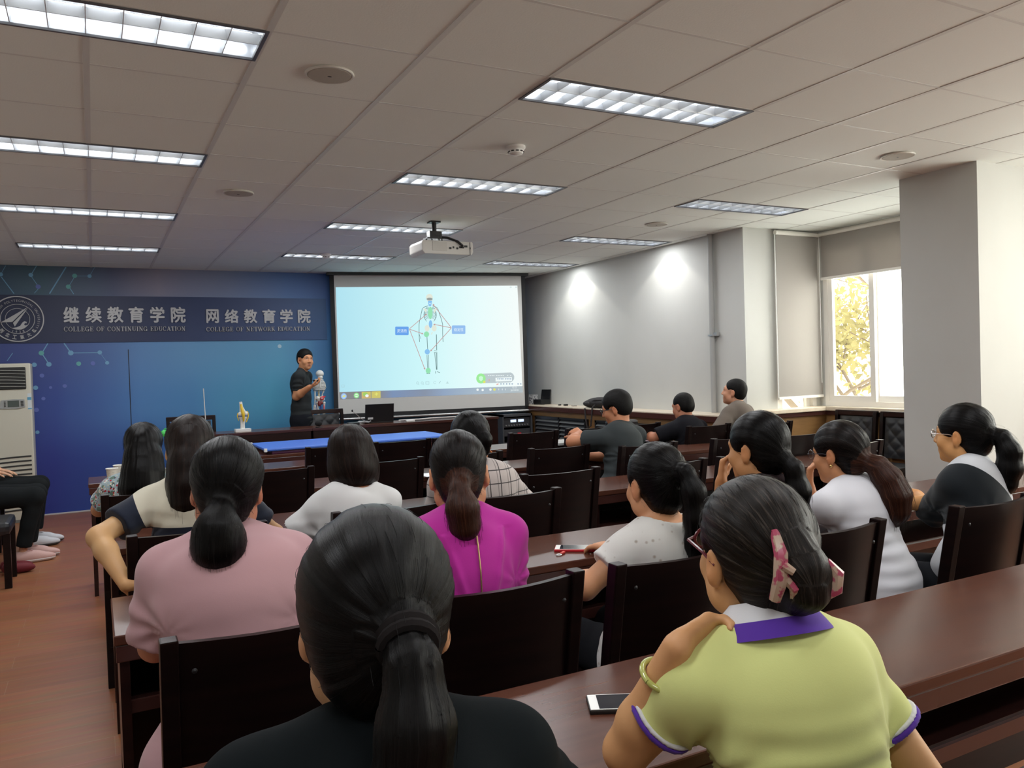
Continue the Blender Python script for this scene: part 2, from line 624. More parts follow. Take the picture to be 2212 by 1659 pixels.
# serif capitals drawn from thick and thin strokes: unit box 0..1 high
TH, TN = .17, .06
def _arc(cx, cy, rx, ry, a0, a1, n=14):
    return [(cx + rx * math.cos(math.radians(a0 + (a1 - a0) * k / n)), cy + ry * math.sin(math.radians(a0 + (a1 - a0) * k / n))) for k in range(n + 1)]
V = lambda x: [((x, 0), (x, 1), TH)]
SF = lambda x, y, w=.17: [((x - w, y), (x + w, y), TN)]
def bowl(pts):
    return [(pts[i], pts[i + 1], TN + (TH - TN) * abs(math.cos(math.atan2(pts[i][1] + pts[i + 1][1] - 1.0, (pts[i][0] + pts[i + 1][0]) - .8)))) for i in range(len(pts) - 1)]
GL = {
    'C': (.8, bowl(_arc(.4, .5, .34, .48, 45, 315)) + [((.68, .70), (.68, .98), TN)]),
    'O': (.85, bowl(_arc(.42, .5, .36, .48, 0, 360, 24))),
    'L': (.72, V(.2) + SF(.2, 0) + SF(.2, 1) + [((.2, .0), (.66, .0), TN), ((.66, 0), (.68, .28), TN)]),
    'E': (.76, V(.2) + SF(.2, 0) + SF(.2, 1) + [((.2, 0), (.66, 0), TN), ((.66, 0), (.68, .26), TN), ((.2, 1), (.66, 1), TN), ((.66, 1), (.66, .78), TN), ((.2, .52), (.5, .52), TN), ((.5, .4), (.5, .64), TN)]),
    'G': (.86, bowl(_arc(.4, .5, .34, .48, 45, 310)) + [((.68, .72), (.68, .98), TN), ((.7, .02), (.7, .42), TH * .9), ((.54, .42), (.82, .42), TN)]),
    'F': (.70, V(.2) + SF(.2, 0) + SF(.2, 1) + [((.2, 1), (.64, 1), TN), ((.64, 1), (.64, .76), TN), ((.2, .52), (.48, .52), TN), ((.48, .4), (.48, .64), TN)]),
    'N': (.92, [((.18, 0), (.18, 1), TN), ((.18, 1), (.74, 0), TH), ((.74, 0), (.74, 1), TN)] + SF(.18, 0, .13) + SF(.1, 1, .12) + SF(.74, 1, .13)),
    'T': (.78, V(.39) + SF(.39, 0) + [((.06, 1), (.72, 1), TN), ((.06, 1), (.06, .74), TN), ((.72, 1), (.72, .74), TN)]),
    'I': (.42, V(.2) + SF(.2, 0) + SF(.2, 1)),
    'U': (.88, [((.2, 1), (.2, .3), TH), ((.7, 1), (.7, .3), TN)] + bowl(_arc(.45, .3, .25, .29, 180, 360, 8)) + SF(.2, 1) + SF(.7, 1, .13)),
    'D': (.86, V(.2) + SF(.2, 0) + SF(.2, 1) + bowl([(.2, .02)] + _arc(.38, .5, .38, .48, -90, 90) + [(.2, .98)])),
    'A': (.84, [((.1, 0), (.42, 1), TN), ((.42, 1), (.72, 0), TH), ((.22, .34), (.6, .34), TN)] + SF(.1, 0, .12) + SF(.72, 0, .15)),
    'W': (1.14, [((.08, 1), (.34, 0), TH), ((.34, 0), (.56, .9), TN), ((.56, .9), (.8, 0), TH), ((.8, 0), (1.04, 1), TN)] + SF(.1, 1, .14) + SF(1.02, 1, .12) + SF(.56, 1, .12)),
    'R': (.84, V(.2) + SF(.2, 0) + SF(.2, 1) + bowl([(.2, .98)] + _arc(.4, .74, .24, .24, 90, -90, 8) + [(.2, .5)]) + [((.42, .5), (.72, 0), TH), ((.66, 0), (.86, 0), TN)]),
    'K': (.88, V(.2) + SF(.2, 0) + SF(.2, 1) + [((.24, .42), (.66, 1), TN), ((.38, .58), (.74, 0), TH)] + SF(.66, 1, .13) + SF(.74, 0, .14)),
}


def serif_line(s, xa, xb, y0, y1, name):
    p, q = at_y(xa / 2.989, 560 + y1 / 2.989, YF - .02), at_y(xb / 2.989, 560 + y0 / 2.989, YF - .02)
    h = q[2] - p[2]
    tot = sum((GL[c][0] + .12) if c != ' ' else .55 for c in s) - .12
    kx = (q[0] - p[0]) / tot
    b = MB()
    x = 0
    for c in s + ' ':
        if c == ' ':
            x += .55
            b.build(name, M['letter'], sg)
            b = MB()
            continue
        w, st = GL[c]
        for (ax, ay), (cx, cy), t in st:
            A = np.array([p[0] + (x + ax) * kx, p[2] + ay * h])
            B = np.array([p[0] + (x + cx) * kx, p[2] + cy * h])
            d = B - A
            L = np.linalg.norm(d)
            if L < 1e-6:
                continue
            d /= L
            n = np.array([-d[1], d[0]]) * t * h * .5
            A = A - d * TN * h * .4
            B = B + d * TN * h * .4
            b.prism([tuple(A - n), tuple(B - n), tuple(B + n), tuple(A + n)], 1, -.026, -.012)
        x += w + .12


serif_line('COLLEGE OF CONTINUING EDUCATION', 414, 1196, 434, 466, 'english_lettering')
serif_line('COLLEGE OF NETWORK EDUCATION', 1333, 2001, 436, 466, 'english_lettering')

# emblem: rings, paper-plane wing, wave and the writing around it
ec = at_y(38, 689, YF - .02)
ER = .246
E2 = lambda x, y: (ec[0] + (x - 352) / 448 * ER, -.0, ec[2] - (y - 540) / 382 * ER)   # pixels of the 9.217x view
b = MB()
def ring(b, r0, r1, n=64, y0=-.024, y1=-.012):
    for k in range(n):
        a, c = 2 * PI * k / n, 2 * PI * (k + 1) / n
        b.hexa([(ec[0] + r * math.cos(t), y, ec[2] + r * math.sin(t)) for y in (y0, y1) for r, t in ((r0, a), (r1, a), (r1, c), (r0, c))])
ring(b, ER * .955, ER)
ring(b, ER * .63, ER * .65)
ring(b, ER * .45, ER * .465)
def poly(pts, y0=-.026, y1=-.012):
    b.prism([(E2(x, y)[0], E2(x, y)[2]) for x, y in pts], 1, y0, y1)
poly([(75, 597), (525, 345), (262, 590)])
poly([(528, 362), (300, 665), (272, 606)])
poly([(255, 690), (330, 680), (390, 655), (430, 600), (465, 578), (500, 590), (500, 612), (478, 606), (455, 625), (470, 650), (520, 640), (470, 690), (400, 720), (320, 712)])
for k, ch in enumerate('西北工業大學'):
    a = math.radians(-140 + k * 20)
    r = ER * .80
    ca, sa = math.cos(a + PI / 2), math.sin(a + PI / 2)
    add_text(b, ch, .05, lambda u, v, w: (ec[0] + r * math.cos(a) + u * ca - v * sa, -.020 - w, ec[2] + r * math.sin(a) + u * sa + v * ca), bold=.001, depth=.003, width=.038, height=.044)
for k, ch in enumerate('1938'):
    a = math.radians(-111 + k * 14)
    r = ER * .56
    ca, sa = math.cos(a + PI / 2), math.sin(a + PI / 2)
    add_text(b, ch, .03, lambda u, v, w: (ec[0] + r * math.cos(a) + u * ca - v * sa, -.020 - w, ec[2] + r * math.sin(a) + u * sa + v * ca), depth=.003, height=.026)
s_ = 'NORTHWESTERN POLYTECHNICAL UNIVERSITY'
for k, ch in enumerate(s_):
    if ch == ' ':
        continue
    a = math.radians(208 - k * 236 / (len(s_) - 1))
    r = ER * .80
    ca, sa = math.cos(a - PI / 2), math.sin(a - PI / 2)
    add_text(b, ch, .03, lambda u, v, w: (ec[0] + r * math.cos(a) + u * ca - v * sa, -.018 - w, ec[2] + r * math.sin(a) + u * sa + v * ca), depth=.002, height=.022)
b.build('emblem', M['letter'], sg)

# other walls
b = MB()
b.box(XL - .1, XL, YB - .1, YF + .1, 0, CEIL + .15)
struct('wall_left', b, M['wall'])
b = MB()
b.box(XL - .1, XW + .15, YB - .1, YB, 0, CEIL + .15)
struct('wall_back', b, M['wall'])
b = MB()
b.box(XR, XR + .12, YJ + .12, YF + .1, 0, CEIL + .15)                       # long plain stretch beside the screen
struct('wall_right', b, M['wall'])
# alcove: jog wall with the first window, then the wall with the second
w1a, w1b = 5.90, 6.44
b = MB()
b.box(XR, w1a, YJ, YJ + .12, 0, CEIL + .15)
b.box(w1b, XW + .15, YJ, YJ + .12, 0, CEIL + .15)
b.box(w1a, w1b, YJ, YJ + .12, 0, .85)
b.box(w1a, w1b, YJ, YJ + .12, 2.62, CEIL + .15)
struct('wall_alcove_end', b, M['wall'])
w2a, w2b = .30, 2.02
b = MB()
b.box(XW, XW + .15, .1, w2a, 0, CEIL + .15)
b.box(XW, XW + .15, w2b, YJ, 0, CEIL + .15)
b.box(XW, XW + .15, w2a, w2b, 0, .93)
b.box(XW, XW + .15, w2a, w2b, 2.62, CEIL + .15)
w3a, w3b = -4.4, -.9
b.box(XW, XW + .15, YB, w3a, 0, CEIL + .15)
b.box(XW, XW + .15, w3b, .1, 0, CEIL + .15)
b.box(XW, XW + .15, w3a, w3b, 0, .93)
b.box(XW, XW + .15, w3a, w3b, 2.62, CEIL + .15)
struct('wall_alcove_side', b, M['wall'])
b = MB()
b.box(5.18, XW, -.39, .18, 0, CEIL + .02)
struct('wall_pillar', b, M['wall'])

glass = bpy.data.materials.new('window_glass')
glass.use_nodes = True
nt = glass.node_tree
nt.nodes.remove(nt.nodes['Principled BSDF'])
tr = nt.nodes.new('ShaderNodeBsdfTransparent')
tr.inputs['Color'].default_value = (.95, .97, .95, 1)
gl = nt.nodes.new('ShaderNodeBsdfGlossy')
gl.inputs['Roughness'].default_value = .02
ms = nt.nodes.new('ShaderNodeMixShader')
ms.inputs[0].default_value = .06
nt.links.new(tr.outputs[0], ms.inputs[1])
nt.links.new(gl.outputs[0], ms.inputs[2])
nt.links.new(ms.outputs[0], nt.nodes['Material Output'].inputs['Surface'])


frost = bpy.data.materials.new('frosted_glass')
frost.use_nodes = True
nt = frost.node_tree
tl = nt.nodes.new('ShaderNodeBsdfTranslucent')
tl.inputs['Color'].default_value = (.93, .95, .93, 1)
nt.links.new(tl.outputs[0], nt.nodes['Material Output'].inputs['Surface'])


def window(name, axis, wall, a0, a1, z0, z1, sashes, inward):
    """frame with sashes in a wall of constant X (axis 0) or constant Y (axis 1)"""
    def bx(b, u0, u1, z0, z1, d0, d1):
        lo, hi = sorted((wall + d0 * inward, wall + d1 * inward))
        if axis == 0:
            b.box(lo, hi, u0, u1, z0, z1)
        else:
            b.box(u0, u1, lo, hi, z0, z1)
    b = MB()
    t = .05
    for q in ((a0, a0 + t, z0 + t, z1 - t), (a1 - t, a1, z0 + t, z1 - t), (a0, a1, z0, z0 + t), (a0, a1, z1 - t, z1)):
        bx(b, *q, -.09, .0)
    fr = struct(name, b, M['pvc'])
    for s0, s1, d, *pm in sashes:
        b = MB()
        t2 = .055
        for q in ((s0, s0 + t2, z0 + t + t2, z1 - t - t2), (s1 - t2, s1, z0 + t + t2, z1 - t - t2), (s0, s1, z0 + t, z0 + t + t2), (s0, s1, z1 - t - t2, z1 - t)):
            bx(b, *q, -.07 + d, -.035 + d)
        sa = b.build('window_sash', M['pvc'], fr)
        b = MB()
        bx(b, s0 + t2, s1 - t2, z0 + t + t2, z1 - t - t2, -.056 + d, -.052 + d)
        b.build('pane', pm[0] if pm else glass, sa)
    return fr


window('window_1', 1, YJ, w1a, w1b, .85, 2.62, [(w1a + .05, w1b - .05, 0)], -1)
yc = at_x(1882, 700, XW)[1]
w2 = window('window_2', 0, XW, w2a, w2b, .965, 2.62, [(yc - .03, w2b - .05, .03), (w2a + .05, yc + .02, -.02, frost)], -1)
window('window_3', 0, XW, w3a, w3b, .95, 2.62, [(w3a + .05, -2.6, .03), (-2.66, w3b - .05, 0)], -1)
b = MB()
b.box(6.40, XW + .02, .18, 1.97, .925, .965)
b.box(XR + .02, XW + .02, 1.93, YJ + .02, .925, .965)
struct('trim_sill', b, M['sill'], bevel=.006)
b = MB()
b.box(6.44, XW, .18, 2.0, 0, .925)
b.box(XR + .0, 6.46, 1.97, YJ, 0, .925)
struct('wall_alcove_panel', b, M['brown_panel'])
b = MB()
b.box(6.42, 6.452, .18, 1.97, .885, .925)
b.box(XR + .02, 6.45, 1.945, 1.98, .885, .925)
struct('trim_sill_edge', b, M['wood_edge'])
b = MB()
b.box(6.2, XW, -5.2, -.39, .0, .90)
struct('wall_side_panel', b, mat('beige_panel', (.42, .36, .30), .5))

# roller blinds
blind_m = mat('blind_fabric', (.46, .43, .40), .9, bump=((250, 250, 250), .2, .001))
nt = blind_m.node_tree
bs = nt.nodes['Principled BSDF']
tl = nt.nodes.new('ShaderNodeBsdfTranslucent')
tl.inputs['Color'].default_value = (.30, .27, .24, 1)
ms = nt.nodes.new('ShaderNodeMixShader')
ms.inputs[0].default_value = .35
nt.links.new(bs.outputs[0], ms.inputs[1])
nt.links.new(tl.outputs[0], ms.inputs[2])
nt.links.new(ms.outputs[0], nt.nodes['Material Output'].inputs['Surface'])
bl = thing('roller_blind', 'grey roller blind drawn nearly to the sill of the narrow alcove window', 'blind', (6.18, YJ - .045, 0))
b = MB()
b.box(-.30, .30, 0, .003, 1.075, 2.67)
b.build('blind_fabric', blind_m, bl)
b = MB()
b.box(-.305, .305, -.008, .010, 1.055, 1.08)
b.build('bottom_bar', M['pvc'], bl)
b = MB()
b.tube([(-.31, .0, 2.68), (.29, .0, 2.68)], .022, 12)
b.build('roller_tube', M['pvc'], bl, smooth=True)
b = MB()
b.tube([(-.315, -.004, 1.07), (-.318, -.004, 2.66)], .006, 6)
b.build('guide_cord', M['white'], bl)
bl = thing('roller_blind', 'grey roller blind raised above the open two pane window beside the pillar', 'blind', (XW - .045, 1.05, 0))
zb = at_x(1782, 600, XW - .05)[2]
b = MB()
b.box(-.0015, .0015, -.80, .945, zb, 2.67)
b.build('blind_fabric', blind_m, bl)
b = MB()
b.box(-.010, .008, -.805, .95, zb - .02, zb + .006)
b.build('bottom_bar', M['pvc'], bl)
b = MB()
b.tube([(0, -.82, 2.68), (0, .96, 2.68)], .022, 12)
b.build('roller_tube', M['pvc'], bl, smooth=True)
b = MB()
b.tube([(-.004, .965, 1.2), (-.004, .965, 2.66)], .003, 6)
b.build('guide_cord', M['white'], bl)

# pipe on the right wall
pp = thing('heating_pipe', 'grey vertical pipe on the plain wall beside the alcove', 'pipe', (XR - .035, 2.50, 0))
b = MB()
b.tube([(0, 0, .93), (0, 0, CEIL)], .027, 14)
b.build('pipe', mat('painted_pipe', (.36, .36, .35), .5), pp, smooth=True)
b = MB()
b.box(-.01, .04, -.075, -.02, 1.70, 1.735)
b.box(-.03, .035, -.034, .034, 1.70, 1.715)
b.build('pipe_bracket', M['silver'], pp)

# ------------------------------------------------------------------ ceiling fittings
tube_m = emis('fluorescent_tube', (.93, .97, 1.0), 7.0)
refl_m = mat('fitting_reflector', (.55, .57, .60), .25, metal=.6)
louv_m = mat('fitting_louver', (.62, .64, .66), .35, metal=.3)
rim_m = mat('fitting_rim', (.10, .10, .11), .4)


def make_fitting():
    t = thing('ceiling_light', 'fitting', 'ceiling light')
    b = MB()
    L, Wd, D = .592, .142, .085
    b.box(-L - .004, L + .004, -Wd - .004, -Wd, 0.0, D)
    b.box(-L - .004, L + .004, Wd, Wd + .004, 0.0, D)
    b.box(-L - .004, -L, -Wd, Wd, 0.0, D)
    b.box(L, L + .004, -Wd, Wd, 0.0, D)
    b.box(-L, L, -Wd, Wd, D, D + .004)
    b.build('reflector', refl_m, t)
    b = MB()
    for q in ((-L - .008, L + .008, -Wd - .008, -Wd + .004), (-L - .008, L + .008, Wd - .004, Wd + .008), (-L - .008, -L + .006, -Wd, Wd), (L - .006, L + .008, -Wd, Wd)):
        b.box(*q, -.005, .004)
    b.build('frame', rim_m, t)
    for y in (-.07, .07):
        b = MB()
        b.tube([(-.575, y, .062), (.575, y, .062)], .013, 8)
        b.build('fluorescent_tube', tube_m, t, smooth=True)
    b = MB()
    n = 10
    for k in range(1, n):
        x = -L + 2 * L * k / n
        for s in (-1, 1):
            for (x0, x1) in ((x - .009, x - .0015), (x + .009, x + .0015)):
                pass
        b.hexa([(x - .008, -Wd, .040), (x + .008, -Wd, .040), (x + .008, Wd, .040), (x - .008, Wd, .040),
                (x - .0015, -Wd, .004), (x + .0015, -Wd, .004), (x + .0015, Wd, .004), (x - .0015, Wd, .004)])
    b.hexa([(-L, -.010, .040), (L, -.010, .040), (L, .010, .040), (-L, .010, .040), (-L, -.002, .003), (L, -.002, .003), (L, .002, .003), (-L, .002, .003)])
    b.build('louver', louv_m, t)
    ld = bpy.data.lights.new('fitting_light', 'AREA')
    ld.shape, ld.size, ld.size_y, ld.energy, ld.color = 'RECTANGLE', 1.1, .24, 14.5, (.96, .98, 1.0)
    lo_ = bpy.data.objects.new('fitting_light', ld)
    COL.objects.link(lo_)
    lo_.location = (0, 0, -.012)
    lo_.parent = t
    return t


FIT_LABEL = {(-1, -1): 'louvred light fitting at the near end of the row over the left aisle', (-1, 2): 'louvred light fitting second from the photographer in the row over the left aisle',
             (-1, 5): 'louvred light fitting third from the photographer in the row over the left aisle', (-1, 8): 'louvred light fitting above the air conditioner nearest the blue wall',
             (3, -1): 'large louvred light fitting in the middle row, nearest the photographer', (3, 2): 'louvred light fitting in the middle row on the near side of the projector',
             (3, 5): 'louvred light fitting just behind the ceiling projector', (3, 8): 'louvred light fitting above the presenter close to the blue wall',
             (7, 2): 'louvred light fitting nearest the pillar in the row along the window wall', (7, 5): 'louvred light fitting in the middle of the row along the window wall',
             (7, 8): 'louvred light fitting above the right corner of the projection screen'}
fit0 = make_fitting()
used = False
for c, r in FIX:
    lab = FIT_LABEL.get((c, r), 'louvred light fitting behind the photographer')
    loc = (.6 * c + .6, .6 * r + .15, CEIL - .001)
    gname = 'louvred ceiling lights' if (c, r) in FIT_LABEL else 'louvred ceiling lights behind the photographer'
    if not used:
        fit0.location = loc
        fit0['label'] = lab
        fit0['group'] = gname
        used = True
    else:
        dup(fit0, loc, 0, lab, gname)


def speaker(loc, label):
    t = thing('ceiling_speaker', label, 'speaker', loc, 0, 'round ceiling speakers')
    b = MB()
    b.lathe([(.001, -.012), (.088, -.010), (.092, -.004), (.092, .002)], (0, 0, 0), 40)
    b.build('grille', mat('speaker_grille', (.40, .37, .32), .7, bump=((400, 400, 400), .5, .001)), t, smooth=True)
    b = MB()
    n = 40
    prof = [(.092, -.010), (.100, -.009), (.103, .001)]
    for i in range(2):
        pass
    b.tube([(.097 * math.cos(2 * PI * k / n), .097 * math.sin(2 * PI * k / n), -.004) for k in range(n + 1)], .006, 6, cap=False)
    b.build('rim', mat('speaker_rim', (.60, .58, .53), .5), t, smooth=True)
    b = MB()
    b.ell((0, 0, -.0125), (.010, .004, .002), 8, 4)
    b.build('badge', M['black'], t)


for q, lb in (((.91, -.27, CEIL), 'round ceiling speaker nearest the large left light fitting'), ((.91, 2.13, CEIL), 'round ceiling speaker further along, above the blue wall sign'),
              ((4.54, -.28, CEIL), 'round ceiling speaker in front of the pillar'), ((4.57, 2.2, CEIL), 'round ceiling speaker near the plain wall with the light scallops')):
    speaker(q, lb)


def smoke(loc, label):
    t = thing('smoke_detector', label, 'smoke detector', loc, 0, 'smoke detectors')
    b = MB()
    b.lathe([(.001, -.0), (.055, 0), (.055, -.012), (.047, -.020)][::-1], (0, 0, 0), 28)
    b.build('base', M['white'], t, smooth=True)
    b = MB()
    b.lathe([(.044, -.018), (.046, -.028), (.040, -.042), (.024, -.050), (.001, -.052)], (0, 0, 0), 28)
    b.build('sensor_head', M['white'], t, smooth=True)
    b = MB()
    for k in range(10):
        a = 2 * PI * k / 10
        c, s = math.cos(a), math.sin(a)
        b.hexa([(r * c - w * s, r * s + w * c, z) for z in (-.036, -.030) for r, w in ((.038, -.008), (.0468, -.008), (.0468, .008), (.038, .008))])
    b.build('vent_slot', M['black'], t)


smoke((2.17, .42, CEIL), 'white smoke detector on the ceiling between the two near middle lights')
smoke((2.21, 4.79, CEIL), 'small white smoke detector on the ceiling above the presenter')

# projector on its bracket
pj = thing('projector', 'white ceiling projector on a black pole bracket facing the screen', 'projector', (2.60, 2.72, CEIL))
b = MB()
b.box(-.045, .045, -.045, .045, -.012, 0)
b.tube([(-.13 + .13, 0, 0), (0, 0, -.10)], .020, 12)
b.build('ceiling_pole', M['black'], pj, smooth=True)
b = MB()
b.box(-.055, .055, -.035, .035, -.145, -.085)
b.box(-.085, .085, -.05, .05, -.152, -.142)
for x in (-.07, -.02, .045, .07):
    b.tube([(x, 0, -.15), (x * 1.1, .03, -.175)], .006, 6)
b.build('bracket', M['black'], pj)
b = MB()
b.prism([(-.14, -.175), (.31, -.175), (.315, -.19), (.315, -.265), (.30, -.288), (-.13, -.288), (-.155, -.26), (-.155, -.195)], 1, -.10, .20)
b.build('housing', mat('projector_white', (.56, .54, .50), .45), pj, bevel=.006)
b = MB()
b.box(-.06, .07, -.104, -.099, -.262, -.185)
b.build('filter_panel', mat('projector_panel', (.48, .46, .42), .5), pj)
b = MB()
for x, w, z in ((.10, .010, -.235), (.13, .006, -.228), (.165, .008, -.235), (.205, .022, -.225), (.245, .014, -.215), (.285, .004, -.23)):
    b.box(x - w, x + w, -.106, -.099, z - .008, z + .008)
b.box(.283, .287, -.103, .2, -.289, -.18)
b.build('port_panel', M['black'], pj)
b = MB()
b.tube([(.04, -.0, -.13), (.10, -.05, -.14), (.17, -.11, -.18), (.205, -.125, -.215), (.205, -.11, -.225)], .011, 8)
b.build('cable', M['black'], pj, smooth=True)
b = MB()
b.tube([(.22, .19, -.235), (.22, .225, -.235)], .035, 18)
b.build('lens', M['black'], pj, smooth=True)

# ------------------------------------------------------------------ projection screen with the slide
SL, SR_ = np.array([2.70, 6.30]), np.array([5.135, 5.85])
_sd = SR_ - SL
_sw = np.linalg.norm(_sd)
_sx = _sd / _sw
_sn = np.array([_sx[1], -_sx[0]])            # towards the room
ps = thing('projection_screen', 'large pull-down projection screen showing a slide of a skeleton', 'projection screen', (SL[0], SL[1], 0))


def sp(u, z, off=0.0):
    """u metres along the screen, z height -> local point of the screen"""
    return (_sx[0] * u + _sn[0] * off, _sx[1] * u + _sn[1] * off, z)


def spx(px, py):
    """pixel -> (u, z) on the plane of the screen"""
    d = ray(px, py)
    n3 = np.array([_sn[0], _sn[1], 0])
    t = ((np.array([SL[0], SL[1], 0]) - CAM) @ n3) / (d @ n3)
    q = CAM + t * d
    return float((q[:2] - SL) @ _sx), float(q[2])


def sbox(b, u0, u1, z0, z1, o0, o1):
    b.hexa([sp(u0, z0, o0), sp(u1, z0, o0), sp(u1, z0, o1), sp(u0, z0, o1), sp(u0, z1, o0), sp(u1, z1, o0), sp(u1, z1, o1), sp(u0, z1, o1)])


ztop, zbot = CEIL - .03, .93
b = MB()
sbox(b, 0, _sw, zbot, ztop, -.002, .002)
b.build('screen_sheet', mat('screen_white', (.62, .62, .60), .8), ps)
b = MB()
sbox(b, -.055, 0, zbot - .05, ztop, -.003, .004)
sbox(b, _sw, _sw + .055, zbot - .05, ztop, -.003, .004)
sbox(b, -.055, _sw + .055, zbot - .05, zbot, -.003, .004)
b.build('black_border', mat('screen_black', (.012, .012, .014), .7), ps)
b = MB()
sbox(b, -.09, _sw + .09, CEIL - .035, CEIL - .002, -.06, .05)
b.build('screen_casing', M['black'], ps)
b = MB()
b.tube([sp(-.09, zbot - .065), sp(_sw + .10, zbot - .065)], .016, 12)
b.build('weight_bar', M['silver'], ps, smooth=True)

# the projected picture (it gives off the projector's light)
def emat(name, c, s=.9):
    return emis(name, srgb(*c), s)


pic = emis('slide_light', (1, 1, 1), .9)
nt = pic.node_tree
tc = nt.nodes.new('ShaderNodeTexCoord')
sx = nt.nodes.new('ShaderNodeSeparateXYZ')
nt.links.new(tc.outputs['Object'], sx.inputs['Vector'])
rr = ramp(nt, [(0.0, srgb(176, 226, 240)), (.45, srgb(206, 247, 250)), (.75, srgb(232, 252, 252)), (1.0, srgb(246, 252, 250))])
mr = nt.nodes.new('ShaderNodeMapRange')
mr.inputs['From Max'].default_value = float(_sd[0])
nt.links.new(sx.outputs['X'], mr.inputs['Value'])
nt.links.new(mr.outputs['Result'], rr.inputs['Fac'])
nt.links.new(rr.outputs['Color'], [n for n in nt.nodes if n.type == 'EMISSION'][0].inputs['Color'])


def spoly(b, pts, off):
    b.add([sp(*spx(*p), off) for p in pts], [tuple(range(len(pts)))])


TLp, TRp, BRp, BLp = (725, 620.5), (1117.5, 617), (1128.5, 834), (733.5, 847)
b = MB()
spoly(b, [TLp, TRp, BRp, BLp], .0028)
sl = b.build('slide', pic, ps, fix=False)


def seg(b, p, q, w, off=.0040):
    p, q = np.array(p, float), np.array(q, float)
    d = q - p
    d /= np.linalg.norm(d) + 1e-9
    n = np.array([-d[1], d[0]]) * w / 2
    spoly(b, [p - n, q - n, q + n, p + n], off)


def sell(b, c, rx, ry, off=.0040, n=18):
    spoly(b, [(c[0] + rx * math.cos(2 * PI * k / n), c[1] + ry * math.sin(2 * PI * k / n)) for k in range(n)], off)


S1 = lambda x, y: (840 + x / 12.29, 620 + y / 12.29)      # pixels of the two slide views
S2 = lambda x, y: (840 + x / 12.29, 740 + y / 12.29)
bone, dark, green, bluec, red = 0, 1, 2, 3, 4
b = MB()
b.cur = 1
for s in (-1, 1):                                          # arms, ribs, collar bones, lower legs
    cx = 1095
    if s < 0:
        pts = [S1(890, 560), S1(815, 900), S1(800, 1000), S1(800, 1240), S1(815, 1460)]
        seg(b, S1(805, 1250), S1(845, 1380), .7)
    else:
        pts = [S1(1290, 560), S1(1400, 880), S1(1425, 1000), S1(1425, 1240), S1(1440, 1460)]
    for p, q in zip(pts, pts[1:]):
        seg(b, p, q, 1.2)
    seg(b, S1(cx + s * 60, 500), S1(cx + s * 190, 545), 1.2)
    for k in range(9):
        y0 = 540 + k * 36
        w = (120, 140, 155, 165, 172, 172, 165, 150, 120)[k]
        a = [S1(cx + s * 40, y0), S1(cx + s * w * .75, y0 - 8), S1(cx + s * w, y0 + 40), S1(cx + s * w * .8, y0 + 90)]
        for p, q in zip(a, a[1:]):
            seg(b, p, q, .8)
for p, q, w in ((S1(1010, 1320), S2(1030, 180), 1.3), (S2(1010, 330), S2(1028, 680), 1.1), (S2(1050, 320), S2(1060, 680), 1.1), (S1(1260, 1260), S2(1268, 200), 1.6), (S2(1215, 270), S2(1262, 720), 1.2), (S2(1270, 270), S2(1275, 720), 1.6),
                (S2(1240, 760), S2(1240, 820), 1.2), (S2(1275, 770), S2(1350, 800), 1.3), (S2(1000, 820), S2(1090, 815), 1.8), (S2(1200, 215), S2(1280, 225), 1.0), (S2(1195, 265), S2(1285, 270), 1.0)):
    seg(b, p, q, w)
b.cur = 0
sell(b, S1(1075, 275), 7.3, 7.5)
sell(b, S1(1085, 340), 6.0, 6.0, .0041)
for s in (-1, 1):
    spoly(b, [S1(1095 + s * 190, 560), S1(1095 + s * 90, 590), S1(1095 + s * 110, 700)], .0043)
    sell(b, S1(1095 + s * 95 + 12, 1095), 5.2, 7.0, .0043)
    seg(b, S1(1095 + s * 60, 1200), S1(1095 + s * 20 + 10, 1260), 2.0, .0043)
b.cur = 5
sell(b, S1(1080, 320), 6.6, 3.0, .0042)
b.build('slide_skeleton', [emat('slide_bone', (226, 232, 218)), emat('slide_dark', (112, 140, 140)), emat('g', (0, 0, 0)), emat('g', (0, 0, 0)), emat('g', (0, 0, 0)), emat('slide_grey', (150, 160, 158))], sl, fix=False)
b = MB()
b.cur = 0
spoly(b, [S1(1035, 365), S1(1145, 365), S1(1120, 510), S1(1055, 510)], .0046)
sell(b, S1(1105, 985), 3.8, 8.6, .0046)
sell(b, S2(1018, 245), 5.6, 5.8, .0046)
b.cur = 1
sell(b, S1(1098, 690), 4.6, 13.5, .0046)
for k in range(8):
    seg(b, S1(1030, 560 + k * 34), S1(1165, 560 + k * 34), .8, .0046)
sell(b, S1(997, 1255), 5.6, 6.2, .0046)
sell(b, S2(1042, 745), 5.4, 6.2, .0046)
b.cur = 2
seg(b, S1(1078, 430), S1(1100, 450), 2.0, .005)
b.build('slide_marker', [emat('slide_blue', (140, 195, 240)), emat('slide_green', (150, 226, 180)), emat('slide_white', (255, 255, 255))], sl, fix=False)
b = MB()
for p, q in ((S1(545, 1110), S1(1000, 720)), (S1(545, 1120), S1(905, 1245)), (S1(545, 1120), S2(955, 710)), (S1(1655, 1080), S1(1170, 460)), (S1(1655, 1085), S1(1190, 990)), (S1(1655, 1090), S2(1105, 225))):
    seg(b, p, q, 1.25, .0050)
    d = np.array(q) - np.array(p)
    d = d / np.linalg.norm(d)
    n = np.array([-d[1], d[0]])
    spoly(b, [np.array(q) + d * 1.5, np.array(q) - d * 3 + n * 2.0, np.array(q) - d * 3 - n * 2.0], .0052)
b.build('slide_arrow', emat('slide_red', (196, 150, 148)), sl, fix=False)
cap_m = [emat('slide_box_blue', (108, 165, 236)), emat('slide_box_pale', (150, 192, 240)), emat('slide_text', (236, 250, 255))]
